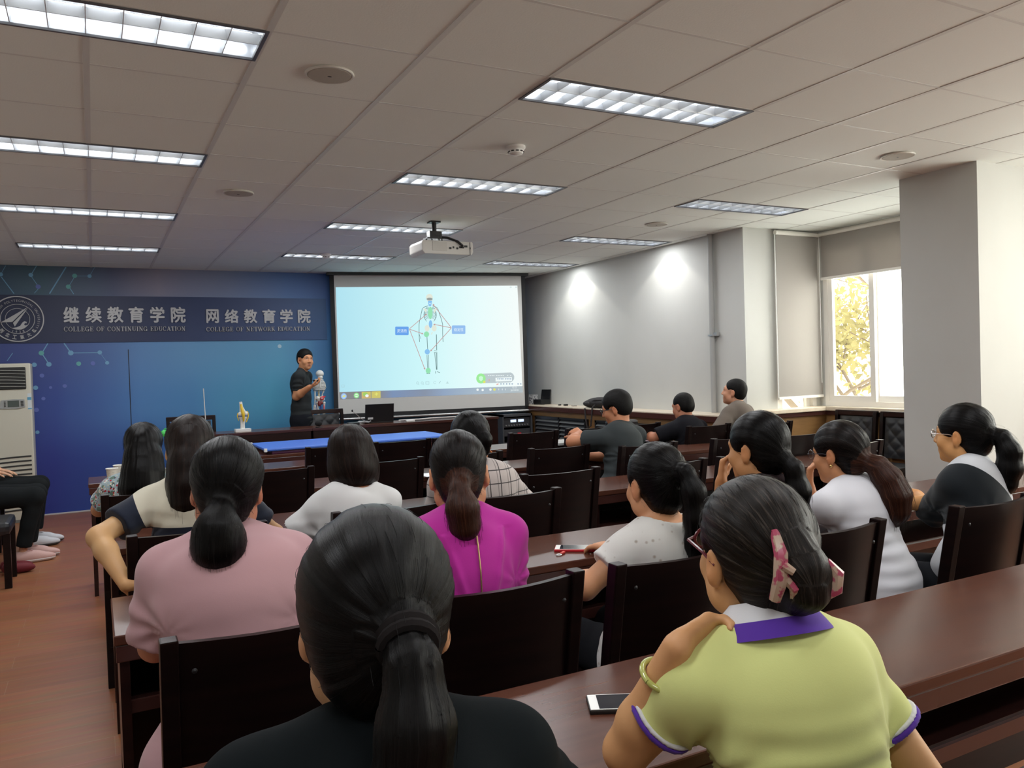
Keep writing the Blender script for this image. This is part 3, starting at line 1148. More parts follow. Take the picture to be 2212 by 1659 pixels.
for k, (p, txt, c) in enumerate(((S1(345, 1165), '灵活性', 0), (S1(1850, 1133), '稳定性', 1))):
    b = MB()
    b.cur = c
    w, h, r = 14.6, 9.2, 2.0
    spoly(b, [(p[0] + sx_ * (w - r) + r * math.cos(math.radians(a)), p[1] + sy_ * (h - r) + r * math.sin(math.radians(a))) for sx_, sy_, a0 in ((1, 1, 0), (-1, 1, 90), (-1, -1, 180), (1, -1, 270)) for a in range(a0, a0 + 91, 30)], .0046)
    b.cur = 2
    u0, z0 = spx(p[0] + .2, p[1])
    add_text(b, txt, .1, lambda u, v, w_: sp(u0 + u, z0 + v, .0056), width=.128, height=.043)
    b.build('slide_caption', cap_m, sl, fix=False)
# viewer buttons and the window corner
b = MB()
def sring(c, r, w=.55, off=.0046, a0=0, a1=360):
    pts = [(c[0] + r * math.cos(math.radians(a0 + (a1 - a0) * k / 14)), c[1] + r * math.sin(math.radians(a0 + (a1 - a0) * k / 14))) for k in range(15)]
    for p, q in zip(pts, pts[1:]):
        seg(b, p, q, w, off)
for x in (760, 885):
    c = S2(x, 1072)
    sring(c, 2.6)
    seg(b, (c[0] + 1.8, c[1] + 2.0), (c[0] + 3.2, c[1] + 3.6), .7, .0046)
    seg(b, (c[0] - 1, c[1]), (c[0] + 1, c[1]), .5, .0046)
c = S2(1022, 1072)
for p, q in (((-3.6, -3), (3.6, -3)), ((-3.6, 3), (3.6, 3)), ((-3.6, -3), (-3.6, 3)), ((3.6, -3), (3.6, 3)), ((-1.2, -1.4), (-1.2, 1.4)), ((1.2, -1.4), (1.2, 1.4))):
    seg(b, (c[0] + p[0], c[1] + p[1]), (c[0] + q[0], c[1] + q[1]), .55, .0046)
sring(S2(1218, 1062), 2.7, a0=-20, a1=-330)
seg(b, S2(1325, 1085), S2(1375, 1025), 1.0, .0046)
c = S2(1552, 1060)
seg(b, (c[0] - 3, c[1] + 2), (c[0] + 3, c[1] + 2), .6, .0046)
seg(b, (c[0], c[1] - 3), (c[0], c[1] + 1), .6, .0046)
for dx in (-2, 2):
    seg(b, (c[0] + dx, c[1] - .8), (c[0], c[1] + 1), .6, .0046)
for x, y in ((741, 834), (1103, 620.5)):
    for p, q in (((-2.6, -2.6), (2.6, -2.6)), ((-2.6, 2.6), (2.6, 2.6)), ((-2.6, -2.6), (-2.6, 2.6)), ((2.6, -2.6), (2.6, 2.6))):
        k = 1 if x < 800 else .5
        seg(b, (x + p[0] * k, y + p[1] * k), (x + q[0] * k, y + q[1] * k), .5, .0046)
seg(b, (1113, 619), (1116, 622), .6, .0046)
seg(b, (1113, 622), (1116, 619), .6, .0046)
b.build('slide_button', emat('slide_button', (168, 196, 200)), sl, fix=False)
# task bar along the bottom of the picture
tb_m = emis('taskbar_light', (1, 1, 1), .85)
nt = tb_m.node_tree
tc = nt.nodes.new('ShaderNodeTexCoord')
sx = nt.nodes.new('ShaderNodeSeparateXYZ')
nt.links.new(tc.outputs['Object'], sx.inputs['Vector'])
rr = ramp(nt, [(0, srgb(136, 138, 140)), (.2, srgb(140, 140, 142)), (.28, srgb(128, 150, 186)), (.45, srgb(140, 152, 172)), (.55, srgb(150, 170, 198)), (.72, srgb(172, 190, 206)), (1, srgb(184, 196, 200))])
mr = nt.nodes.new('ShaderNodeMapRange')
mr.inputs['From Max'].default_value = float(_sd[0])
nt.links.new(sx.outputs['X'], mr.inputs['Value'])
nt.links.new(mr.outputs['Result'], rr.inputs['Fac'])
nt.links.new(rr.outputs['Color'], [n for n in nt.nodes if n.type == 'EMISSION'][0].inputs['Color'])
b = MB()
spoly(b, [BLp, BRp, (1129.2, 848), (734.5, 863)], .0030)
tb = b.build('slide_taskbar', tb_m, ps, fix=False)
T1 = lambda x, y: (700 + x / 6.506, 840 + y / 6.506)
T3 = lambda x, y: (980 + x / 13.825, 780 + y / 13.825)
IC = {k: emat('icon_' + k, c) for k, c in dict(blue=(150, 186, 236), pale=(176, 206, 240), yellow=(224, 226, 120), green=(150, 226, 150), mint=(220, 250, 220), olive=(206, 196, 110), tan=(206, 172, 120), leaf=(160, 206, 110), white=(240, 246, 246)).items()}


def icon(*steps, name='taskbar_icon'):
    b = MB()
    ms_ = []
    for col_, fn in steps:
        if IC[col_] not in ms_:
            ms_.append(IC[col_])
        b.cur = ms_.index(IC[col_])
        fn(b)
    b.build(name, ms_, tb, fix=False)


icon(('blue', lambda b: sell(b, T1(277, 103), 6.2, 6.6, .0046)), ('pale', lambda b: sell(b, T1(277, 103), 4.6, 4.8, .0050)), ('yellow', lambda b: seg(b, T1(262, 110), T1(300, 95), 3.0, .0053)))
icon(('green', lambda b: sell(b, T1(455, 93), 5.8, 6.0, .0046)), ('mint', lambda b: sell(b, T1(455, 93), 3.6, 3.8, .0050)), ('green', lambda b: seg(b, T1(432, 95), T1(475, 92), 1.6, .0053)))
icon(('olive', lambda b: spoly(b, [T1(528, 42), T1(655, 38), T1(657, 132), T1(530, 136)], .0046)), ('tan', lambda b: spoly(b, [T1(535, 90), T1(652, 86), T1(652, 126), T1(535, 130)], .0049)),
     ('leaf', lambda b: sell(b, T1(580, 78), 5.4, 4.6, .0052)), ('white', lambda b: sell(b, T1(602, 97), 3.8, 3.2, .0055)))
icon(('olive', lambda b: spoly(b, [T1(664, 37), T1(793, 32), T1(795, 126), T1(666, 130)], .0046)), ('yellow', lambda b: seg(b, T1(712, 75), T1(760, 70), 2.0, .0052)), ('yellow', lambda b: seg(b, T1(735, 52), T1(737, 95), 2.0, .0053)))
for x, y in ((712, 855), (863, 865), (1095, 850)):
    icon(('white', lambda b: sell(b, T3(x, y), 2.6, 2.6, .0046)))
icon(('yellow', lambda b: sell(b, T3(1215, 848), 2.8, 2.8, .0046)))
for x in (1345, 1450, 1545):
    icon(('white', lambda b: seg(b, T3(x, 820), T3(x, 870), 1.0, .0046)))
u0, z0 = spx(*T3(1815, 785))
icon(('white', lambda b: add_text(b, '15:25', .1, lambda u, v, w_: sp(u0 + u, z0 + v, .0048), width=.062, height=.024)), name='taskbar_clock')
u0, z0 = spx(*T3(1815, 872))
icon(('white', lambda b: add_text(b, '2019/9/20', .1, lambda u, v, w_: sp(u0 + u, z0 + v, .0048), width=.112, height=.024)), name='taskbar_date')
b = MB()
b.cur = 0
spoly(b, [T3(870, 375), T3(1700, 340), T3(1770, 380), T3(1805, 450), T3(1800, 540), T3(1740, 615), T3(1690, 635), T3(860, 665)], .0044)
b.cur = 1
sell(b, T3(812, 520), 10.2, 11.0, .0048)
b.cur = 2
spoly(b, [T3(750, 470), T3(812, 445), T3(875, 470), T3(865, 560), T3(812, 605), T3(760, 560)], .0052)
b.cur = 3
sell(b, T3(912, 622), 2.8, 2.6, .0054)
b.cur = 4
spoly(b, [T3(1245, 500), T3(1735, 478), T3(1740, 595), T3(1250, 612)], .0052)
sell(b, T3(1305, 690), 3.8, 3.8, .0050)
b.cur = 5
seg(b, T3(1040, 560), T3(1075, 560), 1.6, .0052); seg(b, T3(1055, 560), T3(1055, 605), 1.6, .0052)
seg(b, T3(1275, 700), T3(1335, 680), 2.0, .0054)
b.cur = 6
for x in (1300, 1350, 1400, 1450, 1530, 1580, 1630, 1680):
    seg(b, T3(x, 525), T3(x + 34, 523), 1.6, .0056); seg(b, T3(x + 6, 548), T3(x + 28, 547), 1.2, .0056)
for x in (1410, 1490, 1580, 1665, 1745, 1920, 2000):
    sell(b, T3(x, 682), 1.7, 1.5, .0050, 8)
b.cur = 4
for x in (1020, 1075, 1130, 1180, 1260, 1310, 1360, 1410, 1460, 1590, 1680):
    seg(b, T3(x, 430), T3(x + 36, 428), 1.6, .0052)
b.build('slide_popup', [emat('p0', (190, 202, 206)), emat('p1', (160, 236, 156)), emat('p2', (206, 250, 216)), emat('p3', (226, 230, 110)), emat('p4', (240, 250, 250)), emat('p5', (226, 170, 160)), emat('p6', (160, 180, 200))], tb, fix=False)

# ------------------------------------------------------------------ desks
ROWS = (-2.53, -1.23, 0.0, 1.2, 2.4)
DEPTH, DH = .43, .76


def make_desk(L):
    t = thing('long_desk', 'desk', 'desk')
    b = MB()
    b.box(0, L, 0, DEPTH, DH - .028, DH)
    b.build('desk_top', M['wood_top'], t, bevel=.004)
    b = MB()
    b.box(0.004, L - .004, .004, .022, DH - .075, DH - .029)
    b.build('apron', M['wood_edge'], t, bevel=.003)
    for x in (.012, L - .037):
        b = MB()
        b.box(x, x + .025, .012, DEPTH - .02, .30, DH - .029)
        b.box(x, x + .025, .012, .05, 0, .30)
        b.box(x, x + .025, DEPTH - .06, DEPTH - .02, 0, .30)
        b.build('side_panel', M['wood'], t)
    b = MB()
    b.box(.037, L - .037, .06, DEPTH - .04, DH - .21, DH - .192)
    b.build('shelf', M['wood'], t)
    b = MB()
    b.box(.037, L - .037, DEPTH - .045, DEPTH - .028, .16, DH - .03)
    b.build('modesty_panel', M['wood'], t)
    b = MB()
    b.box(.037, L - .037, .05, .072, DH - .235, DH - .20)
    b.build('shelf_rail', M['wood_edge'], t)
    return t


HALF = 2.36
desk0 = make_desk(HALF - .004)
DL = [('long dark desk in the nearest row on which the black-shirted woman leans', 'long dark desk in the nearest row running off the right edge'),
      ('long dark desk at which the women in pink and magenta sit', 'long dark desk at which the women in white and black-and-grey tops sit'),
      ('long dark desk in front of the woman in the cream and navy striped top', 'long dark desk ending at the pillar, with the shiny bare top'),
      ('long dark desk in front of the woman in the floral blouse', 'long dark desk where the man with glasses sits'),
      ('long dark desk carrying the two white cups on its left end', 'long dark desk along the window wall in front of the two dark-shirted men')]
for i, y in enumerate(ROWS):
    for k in (0, 1):
        loc = ((-1.11, 0, 0, 0, -.08)[i] + k * HALF, y, 0)
        if i == 0 and k == 0:
            desk0.location = loc
            desk0['label'] = DL[0][0]
            desk0['group'] = 'long desks in rows'
        else:
            dup(desk0, loc, 0, DL[i][k], 'long desks in rows')
d6 = dup(desk0, (1.02, 3.44, 0), 0, 'long dark desk under the blue mat', 'long desks in rows')

# blue padded mat folded on the front desk
mt = thing('folded_mat', 'bright blue padded mat lying folded on the front desk', 'mat', (0, 0, 0))
b = MB()
b.prism([(1.27, 3.47), (3.04, 3.52), (3.05, 4.22), (1.28, 4.22)], 2, .788, .812)
b.build('top_pad', mat('blue_vinyl', (.060, .165, .62), .45), mt, bevel=.010)
b = MB()
b.prism([(1.33, 3.50), (2.99, 3.55), (3.00, 4.19), (1.34, 4.19)], 2, .760, .788)
b.build('lower_pad', mat('purple_vinyl', (.10, .022, .075), .5), mt, bevel=.008)
b = MB()
p = at_z(707, 962, .813)
b.tube([(2.0, 3.49, .79), (2.0, 3.50, .816), (2.03, 4.2, .816), (2.03, 4.225, .79)], .004, 6)
b.build('strap', M['black'], mt)
b = MB()
b.box(1.262, 1.285, 4.17, 4.225, .79, .816)
b.box(1.262, 1.285, 3.465, 3.50, .785, .814)
b.build('corner_guard', M['white'], mt)


# ------------------------------------------------------------------ chairs
CW = .46


def make_chair():
    """back of the chair at y=0 (top edge), seat towards +y"""
    t = thing('wooden_chair', 'chair', 'chair')
    b = MB()
    n = 8
    pts = []
    for k in range(n + 1):
        u = k / n
        x = -CW / 2 + .03 + (CW - .06) * u
        sag = .035 * math.sin(PI * u)               # curved back, hollow towards the sitter
        pts.append((x, -sag))
    vs, fs = [], []
    for x, y in pts:
        for z, dy in ((.455, .075), (.60, .055), (.76, .028), (.905, .0)):
            vs.append((x, y + dy - .009, z))
        for z, dy in ((.905, .0), (.76, .028), (.60, .055), (.455, .075)):
            vs.append((x, y + dy + .009, z))
    m = 8
    for k in range(n):
        for j in range(m):
            a, c = k * m + j, k * m + (j + 1) % m
            fs.append((a, c, c + m, a + m))
    fs.append(tuple(range(m)))
    fs.append(tuple(range(n * m, n * m + m))[::-1])
    b.add(vs, fs)
    b.build('backrest', M['chair_wood'], t, smooth=True)
    for s in (-1, 1):
        b = MB()
        x0, x1 = sorted((s * (CW / 2 - .032), s * (CW / 2 + .004)))
        prof = [(-.020, .915), (.022, .915), (.05, .76), (.078, .60), (.10, .45), (.085, .25), (.045, 0), (.005, 0), (.045, .25), (.058, .45), (.036, .60), (.008, .76)]
        b.prism(prof, 0, x0, x1)
        b.build('rear_leg', M['chair_wood'], t, bevel=.004)
        b = MB()
        x0, x1 = sorted((s * (CW / 2 - .035), s * (CW / 2)))
        b.box(x0, x1, .43, .47, 0, .43)
        b.build('front_leg', M['chair_wood'], t, bevel=.004)
        b = MB()
        b.lathe([(.001, 0), (.005, .001), (.006, .003), (.001, .005)], (s * (CW / 2 - .06), -.015, 0), 10, axis=1)
        for i in range(len(b.v)):
            b.v[i] = (b.v[i][0], -.012 - (b.v[i][1] + .015), b.v[i][2] + .845)
        b.build('bolt_cap', M['dark_metal'], t)
    b = MB()
    b.box(-CW / 2, CW / 2, .07, .48, .425, .455)
    b.build('seat', M['chair_wood'], t, bevel=.008)
    b = MB()
    b.box(-CW / 2 + .03, CW / 2 - .03, .07, .09, .36, .425)
    b.box(-CW / 2 + .03, CW / 2 - .03, .445, .465, .36, .425)
    for s in (-1, 1):
        b.box(s * (CW / 2 - .017) - .009, s * (CW / 2 - .017) + .009, .08, .45, .36, .425)
        b.box(s * (CW / 2 - .017) - .008, s * (CW / 2 - .017) + .008, .03, .45, .16, .185)
    b.build('seat_rail', M['chair_wood'], t)
    return t


chair0 = make_chair()
_used = [False]


def chair(xc, y, label, rz=0.0, group='dark wooden chairs at the desks'):
    if not _used[0]:
        _used[0] = True
        chair0.location = (xc, y, 0)
        chair0.rotation_euler = (0, 0, rz)
        chair0['label'] = label
        chair0['group'] = group
        return chair0
    return dup(chair0, (xc, y, 0), rz, label, group)


# row by row, from the photographer to the front
chair(.27, -3.02, 'unseen dark wooden chair added under the woman with the long black ponytail near the camera')  # out of frame; added only to support the sitter
chair(1.02, -2.98, 'unseen dark wooden chair added under the woman in the lime polo shirt')  # also out of frame, added as a support for her
chair(.31, -1.85, 'dark wooden chair behind the woman in the pink top')
chair(.86, -1.85, 'dark wooden chair behind the woman in the magenta blouse')
chair(1.42, -1.86, 'dark wooden chair behind the woman in the white lace blouse')
chair(2.03, -1.86, 'dark wooden chair in front of the woman in the white tee with long hair')
chair(2.86, -1.87, 'dark wooden chair behind the woman in the black and grey top')
chair(.29, -.60, 'dark wooden chair behind the woman in the cream and navy striped top')
chair(1.00, -.60, 'dark wooden chair behind the woman with the bob and white tee')
chair(1.55, -.60, 'dark wooden chair behind the woman in the checked blouse')
chair(2.08, -.12, 'empty dark wooden chair pushed in right of the checked blouse')
chair(2.74, -.20, 'empty dark wooden chair pushed in beyond the woman in the lace blouse')
chair(3.28, -.22, 'empty dark wooden chair pushed in left of the hand-on-chin woman')
chair(4.20, -.2, 'empty dark wooden chair pushed in at the desk end near the pillar')
chair(.22, .56, 'dark wooden chair under the woman in the floral blouse')
chair(.86, 1.02, 'empty dark wooden chair just left of the white tee with the bob')
chair(1.54, 1.02, 'empty dark wooden chair pushed in behind the bob haircut')
chair(2.07, .98, 'empty dark wooden chair pushed in left of the chair near the small white booklet')
chair(2.72, .95, 'empty dark wooden chair pushed in just left of the man with glasses')
chair(3.24, .66, 'dark wooden chair behind the man with glasses')
chair(3.97, .60, 'dark wooden chair in front of the man in the black tee')
chair(4.46, .46, 'dark wooden chair beside the woman with glasses resting on her hand')
chair(1.56, 2.22, 'empty dark wooden chair at the fifth desk left of the bob haircut')
chair(2.08, 2.24, 'empty dark wooden chair in front of the middle of the blue mat')
chair(2.55, 2.20, 'empty dark wooden chair at the fifth desk hidden partly by the tortoiseshell hair clip')
chair(3.20, 2.16, 'empty dark wooden chair in front of the louvred radiator cover')
chair(3.75, 2.16, 'empty dark wooden chair behind the outstretched elbow of the man with glasses')
chair(4.28, 2.16, 'empty dark wooden chair between the two dark-shirted men')
chair(4.58, 1.58, 'dark wooden chair under the man in the black tee')


def make_quilted(label, loc, rz, group=None, w=.46, h=1.0):
    """chair with a wooden frame and a quilted leather back that faces +y"""
    t = thing('quilted_chair', label, 'chair', loc, rz, group)
    b = MB()
    prof = lambda x0, x1: b.prism([(-.03, h), (.008, h), (.05, .46), (.05, 0), (.01, 0), (.01, .46)], 0, x0, x1)
    for s in (-1, 1):
        b = MB()
        x0, x1 = sorted((s * (w / 2 - .035), s * (w / 2)))
        prof(x0, x1)
        b.build('rear_leg', M['chair_wood'], t, bevel=.004)
        b = MB()
        b.box(x0, x1, .44, .48, 0, .43)
        b.build('front_leg', M['chair_wood'], t, bevel=.004)
    b = MB()
    b.box(-w / 2, w / 2, -.034, .006, h - .038, h + .012)
    b.build('top_rail', M['wood'], t, bevel=.006)
    # quilted pad: a grid puffed between diagonal seams
    b = MB()
    nx, nz = 40, 40
    z0, z1 = .52, h - .045
    x0, x1 = -w / 2 + .05, w / 2 - .05
    for side in (1, -1):
        vs, fs = [], []
        for j in range(nz + 1):
            for i in range(nx + 1):
                x = x0 + (x1 - x0) * i / nx
                z = z0 + (z1 - z0) * j / nz
                q = .13
                a = abs(math.sin(PI * (x + z) / q)) ** .5 * abs(math.sin(PI * (x - z) / q)) ** .5
                edge = min(1, 8 * min(i / nx, 1 - i / nx), 8 * min(j / nz, 1 - j / nz))
                y = -.022 + .045 * (h - z) / (h - .46)
                vs.append((x, y + side * (.014 + .010 * a * edge), z))
        for j in range(nz):
            for i in range(nx):
                a = j * (nx + 1) + i
                fs.append((a, a + 1, a + nx + 2, a + nx + 1) if side < 0 else (a, a + nx + 1, a + nx + 2, a + 1))
        b.add(vs, fs)
    b.build('quilted_back', M['leather'], t, smooth='all', fix=False)
    b = MB()
    b.box(-w / 2 + .01, w / 2 - .01, .04, .49, .43, .49)
    b.build('seat', M['leather'], t, bevel=.02)
    b = MB()
    for s in (-1, 1):
        b.box(s * (w / 2 - .018) - .012, s * (w / 2 - .018) + .012, .03, .46, .37, .43)
    b.build('seat_rail', M['chair_wood'], t)
    return t


make_quilted('dark wooden chair with a quilted black leather back beside the presenter', (2.34, 5.62, 0), PI + .12, 'quilted leather chairs', w=.47, h=1.02)
make_quilted('dark wooden armless chair alone behind the front desk near the thin rod', (.90, 5.66, 0), PI, 'quilted leather chairs', w=.50, h=1.02)
make_quilted('dark chair with a quilted back under the window, the one farther from the pillar', (6.37, 1.56, 0), PI / 2, 'quilted chairs under the window', w=.46, h=.93)
make_quilted('dark chair with a quilted back under the window, half hidden by the pillar', (6.37, 1.06, 0), PI / 2, 'quilted chairs under the window', w=.46, h=.93)

# black leather stool-seats along the left wall
def make_bench_seat(label, loc):
    t = thing('leather_chair', label, 'chair', loc, 0, 'leather chairs along the left wall')
    b = MB()
    b.box(-.42, .05, -.23, .23, .38, .47)
    b.build('seat', M['leather'], t, bevel=.03)
    b = MB()
    b.box(-.46, -.40, -.23, .23, .42, .92)
    b.build('backrest', M['leather'], t, bevel=.02)
    for x in (-.42, .0):
        for y in (-.21, .17):
            b = MB()
            b.box(x, x + .045, y, y + .04, 0, .385)
            b.build('leg', M['chair_wood'], t)
    return t


make_bench_seat('black leather chair at the left edge, nearest the photographer', (-.63, 3.22, 0))
make_bench_seat('black leather chair under the person with the pink trainers', (-.82, 3.98, 0))
make_bench_seat('black leather chair under the person with the white trainers', (-.82, 4.66, 0))
st = thing('added_stool', 'unseen low stool added under the woman in the plain white tee with long hair', 'stool', (2.62, -1.46, 0))  # unseen stool, added so the seated woman does not float
b = MB()
b.lathe([(.001, .41), (.15, .41), (.155, .43), (.14, .45), (.001, .455)], (0, 0, 0), 24)
b.build('seat', M['leather'], st, smooth=True)
for k in range(4):
    a = PI / 4 + k * PI / 2
    b = MB()
    b.tube([(.10 * math.cos(a), .10 * math.sin(a), .41), (.15 * math.cos(a), .15 * math.sin(a), 0)], .014, 8)
    b.build('leg', M['chair_wood'], st)

# ------------------------------------------------------------------ rostrum at the front
RY0, RY1, RZ = 4.95, 5.40, .865
for k, (xa, xb, lab) in enumerate(((.62, 2.035, 'dark rostrum desk carrying the knee joint model'), (2.04, 4.28, 'dark rostrum desk carrying the laptop and microphone'))):
    t = thing('rostrum_desk', lab, 'desk', (xa, RY0, 0), 0, 'rostrum desks')
    L = xb - xa
    b = MB()
    b.box(0, L, 0, RY1 - RY0, RZ - .03, RZ)
    b.build('desk_top', M['wood_top'], t, bevel=.004)
    b = MB()
    b.box(.01, L - .01, .012, .03, .06, RZ - .03)
    b.build('front_panel', M['wood'], t)
    for x in (.01, L - .035):
        b = MB()
        b.box(x, x + .025, .03, RY1 - RY0 - .02, 0, RZ - .03)
        b.build('side_panel', M['wood'], t)
    b = MB()
    b.box(.035, L - .035, .03, RY1 - RY0 - .05, .55, .57)
    b.build('shelf', M['wood'], t)
    b = MB()
    b.box(0, L, -.003, .0, RZ - .028, RZ - .002)
    b.build('edge_band', M['wood_edge'], t)

# laptop
lp = thing('laptop', 'open black laptop seen from behind on the rostrum desk', 'laptop', (2.855, 5.16, RZ), -.10)
b = MB()
b.box(-.165, .165, .0, .235, .0, .020)
b.build('base', M['black'], lp, bevel=.004)
b = MB()
b.hexa([(-.165, -.006, .016), (.165, -.006, .016), (.165, .006, .016), (-.165, .006, .016), (-.165, -.055, .218), (.165, -.055, .218), (.165, -.045, .218), (-.165, -.045, .218)])
b.build('lid', mat('laptop_lid', (.006, .006, .007), .45), lp, bevel=.003)
b = MB()
b.hexa([(-.135, -.0195, .045), (-.075, -.0195, .045), (-.075, -.0175, .045), (-.135, -.0175, .045), (-.135, -.0245, .068), (-.075, -.0245, .068), (-.075, -.0225, .068), (-.135, -.0225, .068)])
b.build('sticker', mat('sticker_white', (.6, .6, .6), .5), lp)

# gooseneck microphone
mc = thing('gooseneck_microphone', 'thin gooseneck microphone with a dark base leaning in front of the laptop', 'microphone', (2.52, 5.04, RZ))
b = MB()
b.box(-.06, .06, -.03, .08, 0, .03)
b.build('base', M['black'], mc, bevel=.006)
b = MB()
b.tube([(.06, .02, .03), (.13, 0, .035), (.08, -.02, .07), (.02, -.05, .12), (-.02, -.06, .155)], .0035, 6)
b.build('gooseneck', M['silver'], mc, smooth=True)
b = MB()
b.ell((-.03, -.062, .163), (.010, .010, .014), 10, 6)
b.build('microphone_head', M['black'], mc, smooth=True)
m2 = thing('desk_microphone', 'short desk microphone with a round black foam head in front of the quilted chair', 'microphone', (2.13, 5.02, RZ))
b = MB()
b.tube([(0, 0, 0), (0, 0, .006)], .04, 16)
b.tube([(0, 0, .006), (-.01, -.01, .03)], .005, 6)
b.build('base', M['black'], m2)
b = MB()
b.ell((-.01, -.01, .045), (.042, .034, .030), 14, 9)
b.build('foam_head', mat('foam_black', (.008, .008, .008), .95), m2, smooth=True)
rd = thing('thin_rod', 'thin upright white rod on a small white foot at the left of the rostrum', 'rod', (.985, 5.1, RZ))
b = MB()
b.tube([(0, 0, .02), (-.012, 0, .47)], .0045, 8)
b.build('rod', mat('rod_white', (.62, .62, .60), .4), rd, smooth=True)
b = MB()
b.box(-.155, -.05, -.05, .05, 0, .035)
b.build('foot', M['white'], rd, bevel=.004)
b = MB()
b.box(-.06, .01, -.012, .012, 0.0, .022)
b.build('foot_arm', M['white'], rd)
gb = thing('green_pouch', 'small bright green pouch on the rostrum left of the brown hair', 'pouch', at_y(356, 948, 5.1))
gb.location[2] = RZ
b = MB()
b.lathe([(.001, 0), (.035, .002), (.045, .02), (.036, .05), (.016, .068), (.001, .072)], (0, 0, 0), 14, sx=1.0, sy=.7)
b.build('pouch_body', mat('green_plastic', (.06, .55, .10), .4), gb, smooth=True)
b = MB()
b.tube([(-.01, 0, .062), (.008, 0, .082), (.02, 0, .075)], .007, 6)
b.build('pouch_tie', mat('green_plastic_dark', (.05, .42, .09), .4), gb)

# cables and small white things beside the laptop
cb = MB()
cb.tube([(3.12, 5.25, RZ + .01), (3.35, 5.22, RZ + .012), (3.6, 5.30, RZ + .012), (3.9, 5.26, RZ + .012), (4.15, 5.34, RZ + .012)], .006, 6)
tag(cb.build('white_cable', M['white'], None, smooth=True), 'white cable running right from the laptop along the rostrum', 'cable')
cb = MB()
cb.tube([(3.10, 5.12, RZ + .008), (3.30, 5.06, RZ + .007), (3.55, 5.12, RZ + .007), (4.15, 5.12, RZ + .007)], .005, 6)
tag(cb.build('black_cable', M['black'], None, smooth=True), 'black cable lying in front of the white cable on the rostrum', 'cable')
cb = MB()
cb.box(3.14, 3.24, 5.03, 5.07, RZ, RZ + .02)
tag(cb.build('power_adapter', M['white'], None, bevel=.005), 'small white adapter right of the laptop', 'adapter')
cb = MB()
pts = []
for k in range(40):
    a = k * .55
    pts.append((2.63 + .09 * math.cos(a) + .002 * k * .5, 5.13 + .05 * math.sin(a * 1.13), RZ + .012 + .02 * (k / 40) + .006 * math.sin(k)))
cb.tube(pts, .006, 6)
tag(cb.build('coiled_cable', mat('cable_grey', (.35, .36, .37), .5), None, smooth=True), 'grey tangle of cable left of the laptop', 'cable')

# knee joint model
kj = thing('knee_model', 'white and yellow knee joint model on a white block on the rostrum', 'anatomical model', (1.345, 5.10, RZ))
b = MB()
b.box(-.078, .078, -.05, .05, 0, .032)
b.build('base_block', M['white'], kj, bevel=.004)
bonem = mat('model_bone', (.74, .74, .70), .4)
b = MB()
b.tube([(0, 0, .03), (0, 0, .08), (.004, 0, .12), (.006, 0, .15)], [.024, .022, .030, .043], 16)
b.ell((.006, 0, .150), (.044, .034, .020))
b.build('tibia', bonem, kj, smooth=True)
b = MB()
b.tube([(-.012, 0, .315), (-.006, 0, .26), (.004, 0, .21)], [.015, .018, .032], 14)
b.ell((-.014, .0, .185), (.030, .036, .028))
b.ell((.030, 0, .190), (.028, .036, .028))
b.build('femur', bonem, kj, smooth=True)
yel = mat('model_tendon', (.72, .50, .03), .4)
b = MB()
b.tube([(-.012, -.022, .290), (-.006, -.030, .24), (.0, -.042, .205), (.006, -.044, .17), (.006, -.040, .13), (.008, -.034, .11)], [.010, .014, .018, .014, .009, .006], 12)
b.build('front_tendon', yel, kj, smooth=True)
b = MB()
b.tube([(.052, -.005, .215), (.060, -.008, .18), (.055, -.010, .145), (.036, -.014, .10)], [.006, .008, .008, .005], 8)
b.tube([(-.044, -.005, .20), (-.050, -.006, .17), (-.040, -.01, .12)], [.004, .006, .004], 8)
b.build('side_ligament', yel, kj, smooth=True)
b = MB()
b.ell((-.016, -.002, .165), (.028, .032, .006))
b.ell((.030, -.002, .165), (.026, .032, .006))
b.build('meniscus', mat('model_blue', (.08, .16, .42), .5), kj, smooth=True)

# standing skeleton model beside the presenter
sk = thing('skeleton_model', 'small white anatomical skeleton with coloured muscle patches beside the presenter', 'anatomical model', (2.375, 5.92, .0))
def skp(px, py, dy=0.0):
    q = at_y(px, py, 5.92 + dy)
    return (q[0] - 2.375, dy, q[2])
Q = lambda x, y, dy=0.0: skp(600 + x / 9.219, 740 + y / 9.219, dy)
b = MB()
b.ell(Q(836, 622), (.047, .058, .044), 18, 12)
b.ell(Q(848, 690, -.015), (.030, .036, .030), 14, 8)
b.build('skull', bonem, sk, smooth=True)
b = MB()
for x, y in ((868, 652), (893, 648)):
    b.ell(Q(x, y, -.040), (.006, .008, .007), 8, 5)
b.ell(Q(893, 674, -.034), (.003, .005, .005), 8, 5)
b.build('eye_socket', M['black'], sk, smooth=True)
b = MB()
pts = [Q(840, 740), Q(832, 800, .03), Q(822, 900, .03), Q(815, 1000), Q(822, 1080), Q(830, 1130)]
b.tube(pts, .011, 8)
for k in range(14):
    t_ = k / 13 * (len(pts) - 1)
    i = min(int(t_), len(pts) - 2)
    q = np.array(pts[i]) + (np.array(pts[i + 1]) - np.array(pts[i])) * (t_ - i)
    b.ell(q, (.016, .016, .008), 8, 5)
b.build('spine', mat('model_spine', (.66, .64, .46), .5), sk, smooth=True)
for k in range(9):
    y = 748 + k * 24
    c = np.array(Q(826 + (4 if k > 5 else 0), y + 10))
    rx = (.040, .058, .068, .074, .078, .080, .080, .076, .068)[k]
    b = MB()
    b.tube([(c[0] + rx * math.cos(a), .01 + .052 * math.sin(a), c[2] - .012 * math.sin(a)) for a in [2 * PI * j / 20 for j in range(21)]], .0050, 6, cap=False)
    b.build('rib_ring', bonem, sk, smooth=True)
b = MB()
b.tube([Q(846, 745, -.045), Q(850, 900, -.05)], .008, 8)
